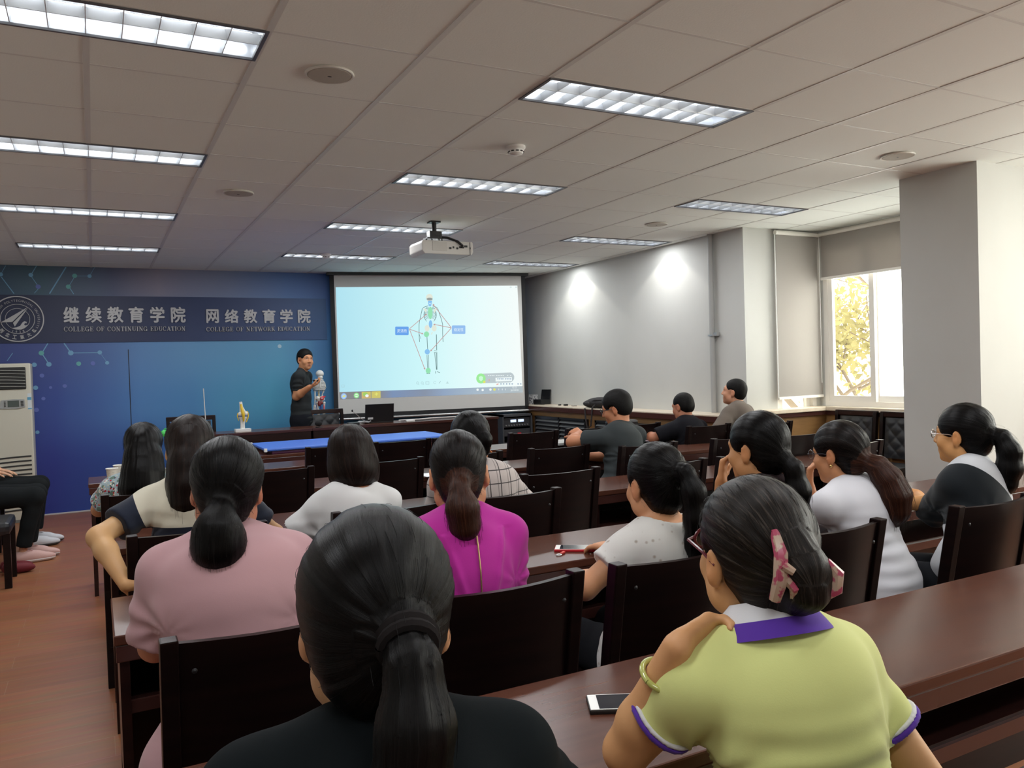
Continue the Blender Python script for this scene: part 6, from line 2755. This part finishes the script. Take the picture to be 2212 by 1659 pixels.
person('person in a lime green polo shirt with purple collar and a patterned claw clip', LB, LH, h, R_(14), R_(2), R_(-3), pelvis=(0, -.02, .56), w=1.0, shw=.170, shoulder_drop=.070, skin=np.array(srgb(200, 152, 106)), res=.0055,
       hair=dict(style='pony', m=M['hair_grey'], T=(.006, -.122, -.020), tail=[(.006, -.110, .04), (.010, -.122, .010), (.012, -.122, -.022), (.008, -.108, -.045)], tr=[.028, .036, .034, .020], thick=.016, res=.004, fly=500, nape=.80, groove=.0034, wave=.0022, seed=5, tie=None),
       top=dict(col=srgb(200, 205, 132), slv=.46, g=.012, loose=.007, wr=.0048, res=.0055, trim=[(-.011, -.004, .003, cloth('trim_white', (.62, .62, .64)), 'sleeve_stripe'), (-.004, .005, .004, cloth('trim_purple', (.085, .028, .30)), 'sleeve_border')]),
       arms={'L': dict(e=tl(LB, LH, elb), w=tl(LB, LH, wr), d=tuple(rotz(LH).T @ hnd), n=(.55, -.75, -.25), curl=[.75, .8, .85, .9], thumb=.15, side=1, spread=.03), 'R': dict(e=(.235, -.01, .70), w=(.20, .14, .60), d=(-.3, 1, -.4), n=(-.6, 0, -.8))}, extras=lime_extra)

# --- second row
PBs, PH = (.275, -1.58), R_(6)
h = hd(488, 945, -1.47, th=.017)
person('person in a plain dusty pink top with a low round black ponytail', PBs, PH, h, R_(9), R_(-3), R_(3), pelvis=(0, -.06, .56), w=1.25, shw=.178, shoulder_drop=.072, skin=np.array(srgb(188, 128, 100)),
       hair=dict(style='pony', m=M['hair_black'], T=(-.012, -.108, -.028), tail=[(-.012, -.108, -.028), (-.014, -.135, -.048), (-.016, -.152, -.085), (-.014, -.148, -.122), (-.012, -.125, -.142)], tr=[.018, .028, .055, .060, .030], thick=.018, fly=700, groove=.0026, tie=dict(r=.018, t=.004, n=1), seed=3),
       top=dict(col=srgb(176, 138, 142), slv=.98, g=.014, loose=.016, wr=.0055, long=True), arms={'L': dict(e=(-.195, .10, .79), w=(-.06, .36, .80)), 'R': dict(e=(.21, .14, .80), w=(.06, .38, .80))})


def zip_extra(c):
    so = c['shirt']
    V = np.array([v.co[:] for v in so.data.vertices])
    q = (V - c['C7']) @ c['Rb']
    pts = []
    for z in np.arange(-.03, -.30, -.012):
        m = (np.abs(q[:, 2] - z) < .008) & (np.abs(q[:, 0] - .004) < .012)
        if m.any():
            i = np.where(m)[0][np.argmin(q[m, 1])]
            pts.append(c['C7'] + c['Rb'] @ np.array([.004, q[i, 1] - .001, z]))
    b = MB()
    b.tube(pts, .0022, 6)
    b.build('zip', mat('gold_zip', (.52, .36, .18), .3, metal=.8), so, smooth=True)


def mag_fold(V, C7, Rb, at):
    q = (V - C7) @ Rb
    z = np.clip(-q[:, 2] / .30, 0, 1.2)
    w_ = .085 * (1.12 - z).clip(.02)                      # pleats run together towards the waist
    back = np.clip(-(q[:, 1] - .0) / .05, 0, 1)
    s = np.exp(-((np.abs(q[:, 0] - .004) - w_) / .010) ** 2)
    return (.006 * s - .004 * np.exp(-((np.abs(q[:, 0] - .004) - w_ - .022) / .016) ** 2)) * back * (z > .08)


h = hd(993, 933, -1.50, th=.008)
person('person in a bright magenta blouse with a gold zip and a coppery ponytail', (.82, -1.57), R_(10), h, R_(23), R_(-5), R_(-2), pelvis=(0, -.03, .56), w=.98, shw=.150, shoulder_drop=.068, skin=np.array(srgb(196, 140, 104)),
       hair=dict(style='pony', m=M['hair_copper'], T=(.0, -.104, -.015), tail=[(.0, -.104, -.015), (-.002, -.130, -.035), (.002, -.145, -.085), (.006, -.135, -.135), (.008, -.112, -.165)], tr=[.016, .026, .044, .040, .022], thick=.010, fly=550, tie=dict(r=.018, t=.0045, n=2), seed=4),
       top=dict(col=srgb(178, 42, 146), slv=1.0, g=.014, loose=.022, wr=.004, fold=mag_fold, long=True), arms={'L': dict(e=(-.18, .06, .79), w=(-.06, .36, .79)), 'R': dict(e=(.19, .06, .79), w=(.08, .36, .79))}, extras=zip_extra)

h = hd(1420, 958, -1.62, th=.014)
lace = cloth('lace_white', (.62, .61, .58))
nt = lace.node_tree
at_ = nt.nodes.new('ShaderNodeAttribute')
at_.attribute_name = 'body'
vo = nt.nodes.new('ShaderNodeTexVoronoi')
vo.inputs['Scale'].default_value = 38
rp_ = ramp(nt, [(.0, (.34, .28, .22)), (.16, (.50, .46, .42)), (.24, (.64, .63, .60))])
nt.links.new(at_.outputs['Vector'], vo.inputs['Vector'])
nt.links.new(vo.outputs['Distance'], rp_.inputs['Fac'])
nt.links.new(rp_.outputs['Color'], nt.nodes['Principled BSDF'].inputs['Base Color'])
person('person in a white lace blouse with a high black ponytail', (1.50, -1.62), R_(4), h, R_(4), R_(-6), 0, pelvis=(0, -.02, .56), w=.95, shw=.155, skin=np.array(srgb(196, 142, 104)),
       hair=dict(style='pony', m=M['hair_black'], T=(.010, -.108, .045), tail=[(.010, -.108, .045), (.014, -.150, .040), (.020, -.170, -.020), (.022, -.165, -.10), (.022, -.150, -.18), (.018, -.135, -.225)], tr=[.016, .022, .034, .034, .028, .012], thick=.015, fly=650, groove=.003, tie=dict(r=.018, t=.004, n=1), seed=6),
       top=dict(mat=lace, slv=.50, g=.013, loose=.016, wr=.004, neck=.0, long=True, skirt=True), arms={'L': dict(e=(-.24, .0, .78), w=(-.10, .22, .74)), 'R': dict(e=(.24, .12, .79), w=(.08, .36, .79))})

PUB, PUH = (1.99, -1.62), R_(-8)
h = hd(1640, 890, -1.56, th=.015)
mouth = np.array(h) + rotz(R_(-10)) @ np.array([0, .10, -.075])
w_ = np.array(at_y(1558, 1042, -1.38))
person('person in a dark maroon top resting chin on hand with a dark ponytail', PUB, PUH, h, R_(-11), R_(-4), 0, pelvis=(0, -.04, .56), w=1.0, skin=np.array(srgb(196, 142, 96)),
       hair=dict(style='pony', m=M['hair_black'], T=(.0, -.112, -.035), tail=[(.0, -.112, -.035), (.005, -.135, -.065), (.012, -.140, -.14), (.015, -.130, -.24)], tr=[.018, .030, .040, .030], thick=.016, fly=350, tie=dict(r=.018, t=.004, n=1), seed=7),
       top=dict(col=(.020, .006, .010), slv=1.55, g=.012, loose=.010, wr=.004), arms={'L': dict(e=tl(PUB, PUH, at_y(1562, 1130, -1.34)), w=tl(PUB, PUH, w_), d=(.30, .05, 1), n=(.5, -.75, .1), curl=[.9, .95, 1.0, 1.0], thumb=.3, side=1), 'R': dict(e=(.26, .14, .79), w=(.10, .38, .79))})

TB, TH_ = (2.62, -1.46), R_(-8)
h = hd(1818, 910, -1.40, th=.016)
we = np.array(at_y(1748, 1052, -1.20))
white_tee = cloth('tee_white', (.66, .66, .70))


def tee_extra(c):
    glasses(c, mat('frame_steel', (.10, .10, .12), .25, metal=.8))
    b = MB()
    b.ell(c['hl'](-.088, -.012, -.040), (.006, .006, .006), 8, 6)
    b.build('earring', mat('earring_gold', (.75, .52, .20), .2, metal=.9), c['o'], smooth=True)


person('person in a plain white tee with glasses and long reddish brown hair', TB, TH_, h, R_(-9), R_(-8), 0, pelvis=(.06, -.06, .56), w=1.08, shw=.168, skin=np.array(srgb(190, 132, 92)),
       hair=dict(style='pony', m=M['hair_copper'], T=(.012, -.112, -.040), tail=[(.012, -.112, -.040), (.022, -.142, -.060), (.034, -.168, -.115), (.044, -.178, -.175), (.050, -.172, -.24), (.050, -.160, -.285)], tr=[.022, .040, .056, .062, .050, .020], thick=.016, fly=500, wave=.005, fringe=.03, groove=.004,
                 tie=dict(r=.022, t=.006, n=1, m=mat('tortoise', (.10, .05, .02), .2)), seed=8),
       top=dict(mat=white_tee, slv=.95, g=.013, loose=.012, wr=.0055, long=True), arms={'L': dict(e=tl(TB, TH_, at_y(1760, 1120, -1.22)), w=tl(TB, TH_, we), d=(.18, .05, 1), n=(.6, -.7, .1), curl=[.7, .9, 1.0, 1.0], thumb=.3, side=1), 'R': dict(e=(.26, .12, .78), w=(.10, .34, .79))}, extras=tee_extra)

bw = cloth('colour_block', (.3, .3, .3))
nt = bw.node_tree
at_ = nt.nodes.new('ShaderNodeAttribute')
at_.attribute_name = 'body'
sp_ = nt.nodes.new('ShaderNodeSeparateXYZ')
nt.links.new(at_.outputs['Vector'], sp_.inputs['Vector'])
def mth(op, a, b_=None, c_=None):
    n = nt.nodes.new('ShaderNodeMath')
    n.operation = op
    for i, v in enumerate((a, b_, c_)):
        if v is None:
            continue
        if isinstance(v, (int, float)):
            n.inputs[i].default_value = v
        else:
            nt.links.new(v, n.inputs[i])
    return n.outputs[0]
ax_ = sp_.outputs['X']
l1 = mth('LESS_THAN', mth('MULTIPLY_ADD', ax_, .95, sp_.outputs['Z']), -.125)             # below the slanting line from the left shoulder
l2 = mth('LESS_THAN', ax_, .045)
l3 = mth('GREATER_THAN', mth('MULTIPLY_ADD', ax_, .75, sp_.outputs['Z']), -.36)
blk = mth('MULTIPLY', mth('MULTIPLY', l1, l2), l3)
rgt2 = mth('GREATER_THAN', ax_, .075)
rgt3 = mth('LESS_THAN', mth('MULTIPLY_ADD', ax_, -.9, sp_.outputs['Z']), -.20)
blk2 = mth('MULTIPLY', rgt2, mth('GREATER_THAN', mth('MULTIPLY_ADD', ax_, .95, sp_.outputs['Z']), -.10))
tot = mth('MAXIMUM', blk, blk2)
mx = nt.nodes.new('ShaderNodeMix')
mx.data_type = 'RGBA'
nt.links.new(tot, mx.inputs['Factor'])
mx.inputs['A'].default_value = (*srgb(186, 188, 192), 1)
mx.inputs['B'].default_value = (.008, .011, .014, 1)
nt.links.new(mx.outputs['Result'], nt.nodes['Principled BSDF'].inputs['Base Color'])
BB, BH = (3.02, -1.64), R_(-8)
h = hd(2086, 872, -1.56, th=.016)
def bw_extra(c):
    glasses(c, mat('frame_silver', (.5, .45, .42), .2, metal=.9))
person('person in a black and grey top with a ponytail, beside the pillar', BB, BH, h, R_(-10), R_(-2), 0, pelvis=(.05, -.03, .56), w=.97, shw=.165, skin=np.array(srgb(196, 142, 90)),
       hair=dict(style='pony', m=M['hair_black'], T=(.0, -.108, .012), tail=[(.0, -.108, .012), (.004, -.150, -.005), (.006, -.172, -.06), (.006, -.168, -.13), (.004, -.155, -.20), (.002, -.150, -.235)], tr=[.016, .030, .042, .046, .034, .012], thick=.016, fly=350, fringe=.035, tie=dict(r=.018, t=.004, n=1), seed=9),
       top=dict(mat=bw, slv=.98, g=.015, loose=.020, wr=.0045, long=True), arms={'L': dict(e=tl(BB, BH, at_y(2012, 1112, -1.42)), w=tl(BB, BH, at_y(1985, 1070, -1.20)), d=(-.1, 1, .02), n=(.6, .0, -.6), curl=.75, thumb=.4, side=1), 'R': dict(e=(.24, .14, .80), w=(-.06, .36, .82), d=(-.9, .5, 0), n=(0, -.4, -1), curl=.6)}, extras=bw_extra)

# --- third row
SBs, SH_ = (.36, -.36), R_(4)
h = hd(408, 897, -.30, th=.018)
strp = cloth('stripe_knit', (.5, .5, .5))
nt = strp.node_tree
at_ = nt.nodes.new('ShaderNodeAttribute')
at_.attribute_name = 'body'
sp_ = nt.nodes.new('ShaderNodeSeparateXYZ')
nt.links.new(at_.outputs['Vector'], sp_.inputs['Vector'])
side_ = mth('GREATER_THAN', mth('MULTIPLY_ADD', mth('ABSOLUTE', sp_.outputs['X']), 1.0, mth('MULTIPLY', sp_.outputs['Z'], -.35)), .215)
bandm = mth('MULTIPLY', mth('LESS_THAN', sp_.outputs['Z'], -.150), mth('GREATER_THAN', sp_.outputs['Z'], -.268))
tot = mth('MAXIMUM', bandm, side_)
mx = nt.nodes.new('ShaderNodeMix')
mx.data_type = 'RGBA'
nt.links.new(tot, mx.inputs['Factor'])
mx.inputs['A'].default_value = (*srgb(196, 190, 172), 1)
mx.inputs['B'].default_value = (.010, .014, .028, 1)
nt.links.new(mx.outputs['Result'], nt.nodes['Principled BSDF'].inputs['Base Color'])
el_ = at_y(212, 1160, -.42)
wr_ = on_ray(272, 1262, el_, .23, True)
person('person in a cream and navy striped top with half-up straight dark brown hair', SBs, SH_, h, R_(8), R_(-2), R_(2), pelvis=(0, -.02, .56), w=1.08, shw=.172, shoulder_drop=.075, skin=np.array(srgb(196, 154, 108)),
       hair=dict(style='fall', m=M['hair_dark'], T=(.0, -.112, .02), tail=[(.0, -.085, .03), (.0, -.105, -.05), (.0, -.115, -.12), (.0, -.115, -.185), (.008, -.110, -.225)], tr=[.055, .072, .076, .068, .030], thick=.018, fly=350, groove=.003, seed=10, ears=False),
       top=dict(mat=strp, slv=.66, g=.014, loose=.014, wr=.004), arms={'L': dict(e=tl(SBs, SH_, el_), w=tl(SBs, SH_, wr_), d=(.6, .35, -.6), n=(.3, .8, .2), curl=.4), 'R': dict(e=(.25, .14, .79), w=(.08, .38, .79))})

h = hd(760, 918, -.40, th=.020)
person('person in a white tee with a chin-length brown bob', (.84, -.44), R_(8), h, R_(14), R_(-8), R_(-6), pelvis=(0, -.02, .56), w=.93, shw=.155, shoulder_drop=.076, skin=np.array(srgb(184, 126, 96)),
       hair=dict(style='bob', m=M['hair_dark'], T=(0, -.02, .13), thick=.020, fly=350, groove=.002, ears=False, seed=11),
       top=dict(col=(.60, .60, .60), slv=.78, g=.014, loose=.018, wr=.0055, neck=-.012, long=True), arms={'L': dict(e=(-.20, .08, .78), w=(-.10, .34, .79)), 'R': dict(e=(.16, .16, .80), w=(.06, .38, .80))})

pld = cloth('check_cotton', (.5, .5, .5))
nt = pld.node_tree
at_ = nt.nodes.new('ShaderNodeAttribute')
at_.attribute_name = 'body'
sp_ = nt.nodes.new('ShaderNodeSeparateXYZ')
nt.links.new(at_.outputs['Vector'], sp_.inputs['Vector'])
def stripe(o_, per, wid, ph=0.0):
    return mth('LESS_THAN', mth('FRACT', mth('MULTIPLY_ADD', o_, 1 / per, ph)), wid)
tot = mth('MAXIMUM', mth('MAXIMUM', stripe(sp_.outputs['X'], .052, .085, 10.3), stripe(sp_.outputs['Z'], .056, .075, 10.1)), mth('MULTIPLY', stripe(sp_.outputs['X'], .052, .06, 10.55), .6))
mx = nt.nodes.new('ShaderNodeMix')
mx.data_type = 'RGBA'
nt.links.new(tot, mx.inputs['Factor'])
mx.inputs['A'].default_value = (*srgb(172, 162, 158), 1)
mx.inputs['B'].default_value = (.045, .04, .042, 1)
nt.links.new(mx.outputs['Result'], nt.nodes['Principled BSDF'].inputs['Base Color'])


def plaid_extra(c):
    hl = c['hl']
    b = MB()
    b.tube([hl(.030, -.118, .035), hl(.052, -.112, .0), hl(.062, -.098, -.045)], [.008, .016, .010], 8)
    for k in range(5):
        b.tube([hl(.040 + k * .006, -.122 + k * .003, .02 - k * .018), hl(.058 + k * .004, -.126 + k * .005, .012 - k * .018)], .004, 6)
    b.build('hair_clip', mat('clip_amber', (.42, .12, .03), .15, noise=((60, 60, 60), (.05, .015, .01), .45, .55), coat=.6), c['hair'], smooth=True)


h = hd(1017, 888, -.36, th=.018)
person('person in a grey checked blouse with short dark hair and an amber hair clip', (1.56, -.40), R_(10), h, R_(16), R_(-6), R_(-3), pelvis=(0, -.02, .56), w=1.05, shw=.170, skin=np.array(srgb(190, 132, 96)),
       hair=dict(style='pony', m=M['hair_black'], T=(.03, -.110, .02), tail=[(.03, -.100, .04), (.045, -.110, .0), (.040, -.105, -.05)], tr=[.03, .032, .026], thick=.017, fly=300, wave=.003, tie=None, seed=12),
       top=dict(mat=pld, slv=1.0, g=.015, loose=.018, wr=.004), arms={'L': dict(e=(-.24, .10, .79), w=(-.08, .36, .79)), 'R': dict(e=(.185, .08, .78), w=(.08, .36, .79))}, extras=plaid_extra)

# --- fourth row
flo = cloth('floral_cotton', (.5, .5, .5))
nt = flo.node_tree
at_ = nt.nodes.new('ShaderNodeAttribute')
at_.attribute_name = 'body'
def vor(scale, off):
    mp_ = nt.nodes.new('ShaderNodeMapping')
    mp_.inputs['Location'].default_value = (off, off, off)
    nt.links.new(at_.outputs['Vector'], mp_.inputs['Vector'])
    v_ = nt.nodes.new('ShaderNodeTexVoronoi')
    v_.inputs['Scale'].default_value = scale
    nt.links.new(mp_.outputs['Vector'], v_.inputs['Vector'])
    return v_.outputs['Distance']
prev = None
for (sc_, off, lim, c_) in ((16, 0, 0, (150, 168, 176)), (26, .3, .36, (92, 116, 104)), (34, .9, .32, (205, 210, 206)), (46, .5, .26, (160, 40, 52)), (52, .1, .24, (40, 60, 74)), (60, .7, .22, (214, 196, 150))):
    if prev is None:
        prev = nt.nodes.new('ShaderNodeRGB')
        prev.outputs[0].default_value = (*srgb(*c_), 1)
        prev = prev.outputs[0]
        continue
    mx = nt.nodes.new('ShaderNodeMix')
    mx.data_type = 'RGBA'
    nt.links.new(mth('LESS_THAN', vor(sc_, off), lim), mx.inputs['Factor'])
    nt.links.new(prev, mx.inputs['A'])
    mx.inputs['B'].default_value = (*srgb(*c_), 1)
    prev = mx.outputs['Result']
nt.links.new(prev, nt.nodes['Principled BSDF'].inputs['Base Color'])


def floral_extra(c):
    hl = c['hl']
    b = MB()
    for k in range(5):
        a = 2 * PI * k / 5
        b.ell(hl(-.012 + .012 * math.cos(a), -.098, .080 + .010 * math.sin(a)), (.006, .006, .006), 8, 5)
    b.build('crystal_hair_clip', mat('crystal', (.75, .75, .78), .1, metal=.6), c['hair'], smooth=True)


h = hd(308, 915, .88, th=.020)
person('person in a pale floral blouse with long wavy black hair and a crystal clip', (.20, .84), R_(4), h, R_(6), R_(-3), 0, pelvis=(0, -.02, .56), w=1.02, skin=np.array(srgb(190, 140, 104)),
       hair=dict(style='fall', m=M['hair_black'], T=(-.01, -.100, .07), tail=[(.0, -.080, .03), (.0, -.100, -.04), (-.004, -.110, -.11), (-.008, -.112, -.18), (-.010, -.110, -.24)], tr=[.064, .086, .098, .106, .080], thick=.020, fly=400, wave=.010, groove=.005, seed=13, ears=False),
       top=dict(mat=flo, slv=.7, g=.016, loose=.020, wr=.004), arms={'L': dict(e=(-.23, .12, .79), w=(-.08, .38, .79)), 'R': dict(e=(.25, .12, .79), w=(.08, .36, .79))}, extras=floral_extra)

GB, GH = (3.08, .84), R_(-14)
h = hd(1334, 843, .95, th=.010)
ge = np.array(at_y(1236, 955, 1.12))
gw = on_ray(1252, 938, ge, .16, False)
def gl_extra(c):
    glasses(c, M['black'], thick=.0022)
person('person, a man with glasses in a dark grey tee leaning on his outstretched elbow', GB, GH, h, R_(-36), R_(-16), R_(-4), male=True, pelvis=(.02, -.06, .56), w=1.05, shw=.20, shoulder_drop=.085, skin=np.array(srgb(182, 122, 88)),
       hair=dict(style='short', m=M['hair_short'], thick=.014, groove=.001), top=dict(col=(.030, .036, .038), slv=.60, g=.013, loose=.020, wr=.0060, long=True),
       arms={'L': dict(e=tl(GB, GH, ge), w=tl(GB, GH, gw), d=(.25, .9, .25), n=(.4, -.2, -1), curl=.9, thumb=.3), 'R': dict(e=(.28, .16, .79), w=(.08, .38, .79))}, extras=gl_extra)

# --- the two men at the window wall
h = hd(1477, 849, 1.98, th=.006)
person('person, a man in a plain black tee with cropped hair looking down', (4.62, 1.92), R_(-8), h, R_(-12), R_(-14), 0, male=True, pelvis=(.0, -.06, .56), w=1.05, shw=.205, shoulder_drop=.080, skin=np.array(srgb(180, 120, 92)),
       hair=dict(style='short', m=M['hair_short'], thick=.006, groove=.0005), top=dict(col=(.010, .010, .013), slv=.8, g=.015, loose=.02, wr=.004, long=True), arms={'L': dict(e=(-.28, .14, .79), w=(-.12, .36, .80)), 'R': dict(e=(.28, .14, .79), w=(.08, .36, .80))})
h = hd(1588, 818, 1.88, th=.007)
person('person, a man in a grey-brown tee sitting tall by the window', (5.10, 1.76), R_(-20), h, R_(-31), R_(6), 0, male=True, pelvis=(.0, -.03, .60), w=1.0, shw=.19, skin=np.array(srgb(196, 140, 110)),
       hair=dict(style='short', m=M['hair_short'], thick=.007, groove=.0005, front=.014), top=dict(col=srgb(98, 88, 80), slv=.8, g=.013, loose=.02, wr=.004, long=True), arms={'L': dict(e=(-.27, .10, .79), w=(-.10, .34, .80)), 'R': dict(e=(.26, .10, .79), w=(.08, .34, .80))})
chair(5.10, 1.38, 'dark wooden chair under the man in the grey-brown tee')

# --- the presenter
PB_, PHd = (2.09, 5.66), R_(118)
h = hd(659, 753, 5.64, th=.012)
pe, pw = np.array(at_y(640, 857, 5.52)), None
pw = on_ray(669, 836, pe, .235, True)


def pres_extra(c):
    b = MB()
    b.cur = 0
    w0 = c['AR']['R']['w'] + c['AR']['R']['d'] * .07 + UPV * .03
    b.box(-.012, .012, -.045, .045, -.008, .008)
    R3 = Matrix(((1, 0, 0), (0, 1, 0), (0, 0, 1)))
    o = b.build('presentation_remote', M['black'], None, bevel=.003)
    o.location = Vector(w0) + Vector((PB_[0], PB_[1], 0)) + Vector((.005, -.03, .012))
    o.rotation_euler = (0, .3, -1.1)
    tag(o, 'small black remote in the raised hand of the standing presenter', 'remote')


person('person standing at the front in a dark grey tee, raising a hand with a remote', PB_, PHd, h, R_(163), R_(-2), R_(-4), male=True, legs='stand', pelvis=(0, 0, .93), w=1.10, shw=.200, shoulder_drop=.075, skin=np.array(srgb(196, 138, 98)), res=.0055,
       hair=dict(style='short', m=M['hair_short'], thick=.012, groove=.001), top=dict(col=(.024, .027, .028), slv=.72, g=.009, loose=.006, wr=.0045, hem=.88), trousers=(.010, .011, .015),
       arms={'R': dict(e=tl(PB_, PHd, pe), w=tl(PB_, PHd, pw), d=tuple(rotz(PHd).T @ nrm(np.array([.85, -.15, .35]))), n=tuple(rotz(PHd).T @ nrm(np.array([-.3, .1, 1.0]))), curl=[.45, .5, .6, .7], thumb=.6, side=1, spread=.12),
             'L': dict(e=(-.24, -.03, 1.12), w=(-.22, .08, .88), d=(0, .2, -1), n=(1, 0, 0), curl=.4)}, shoe=((.02, .02, .02), (.02, .02, .02), (.02, .02, .02)), extras=pres_extra)

# --- the pair seated along the left wall, seen from the lap down
def lap_person(label, y, x, top_c, sk, shoe, zt, arms, spread=1.0, ank=.30):
    hh = np.array([x - .02, y, 1.19])
    lg = {'L': ((-.11, .44, .53), (-.10, ank + .03, .085), (-.06, ank + .21, .04)), 'R': ((.11, .44, .53), (.11, ank, .085), (.10, ank + .18, .04))}
    person(label, (x, y), PI / 2, hh, PI / 2, 0, 0, pelvis=(0, 0, .57), w=1.08, skin=np.array(sk), legs=lg, shoe=shoe, trousers=(.012, .014, .015),
           hair=dict(style='pony', m=M['hair_black'], T=(.0, -.108, .012), tail=[(.0, -.108, .012), (.0, -.14, -.02), (.0, -.14, -.12)], tr=[.016, .03, .03], thick=.016, seed=14), top=dict(col=top_c, slv=.7, g=.014, loose=.014, wr=.003), arms=arms)


lap_person('person in black trousers and white trainers at the left edge, hands on the lap', 4.66, -.93, (.4, .4, .4), srgb(206, 160, 128), ((.62, .63, .66), (.05, .05, .05), (.74, .74, .76)), .6,
           {'L': dict(e=(-.24, .05, .80), w=(-.10, .13, .685), d=(.15, 1, -.25), n=(0, -.2, -1), curl=.18), 'R': dict(e=(.24, .05, .80), w=(.10, .11, .69), d=(-.05, 1, -.25), n=(0, -.2, -1), curl=.15)}, ank=.36)
lap_person('person in black trousers and pink trainers sitting sideways at the left edge', 4.00, -.92, (.1, .1, .12), srgb(200, 150, 120), ((.66, .42, .38), (.66, .62, .60), (.72, .46, .44)), .6,
           {'L': dict(e=(-.24, .0, .80), w=(-.14, .02, .70), d=(.3, .6, -.2), n=(0, 0, -1), curl=.3), 'R': dict(e=(.24, .0, .80), w=(.14, .02, .70), d=(-.3, .6, -.2), n=(0, 0, -1), curl=.3)}, ank=.34)
for k, (x, y) in enumerate(((-.60, 3.62), (-.58, 3.52))):
    f = Field(.006)
    f.ell((0, 0, .035), (.11, .042, .038), None, .02, (((0, 0, -1), -.004),))
    f.ell((-.06, 0, .05), (.05, .038, .045), None, .02, (((0, 0, -1), -.004), ((0, 0, 1), .08)))
    V, F = f.mesh()
    o = np_mesh('red_shoe', V, F, cloth('shoe_red', (.16, .018, .025), .6), None, loc=(x, y, 0))
    tag(o, ('dark red shoe under the black leather chair at the left edge, the farther one', 'dark red shoe under the black leather chair at the left edge, the nearer one')[k], 'shoe', 'dark red shoes')
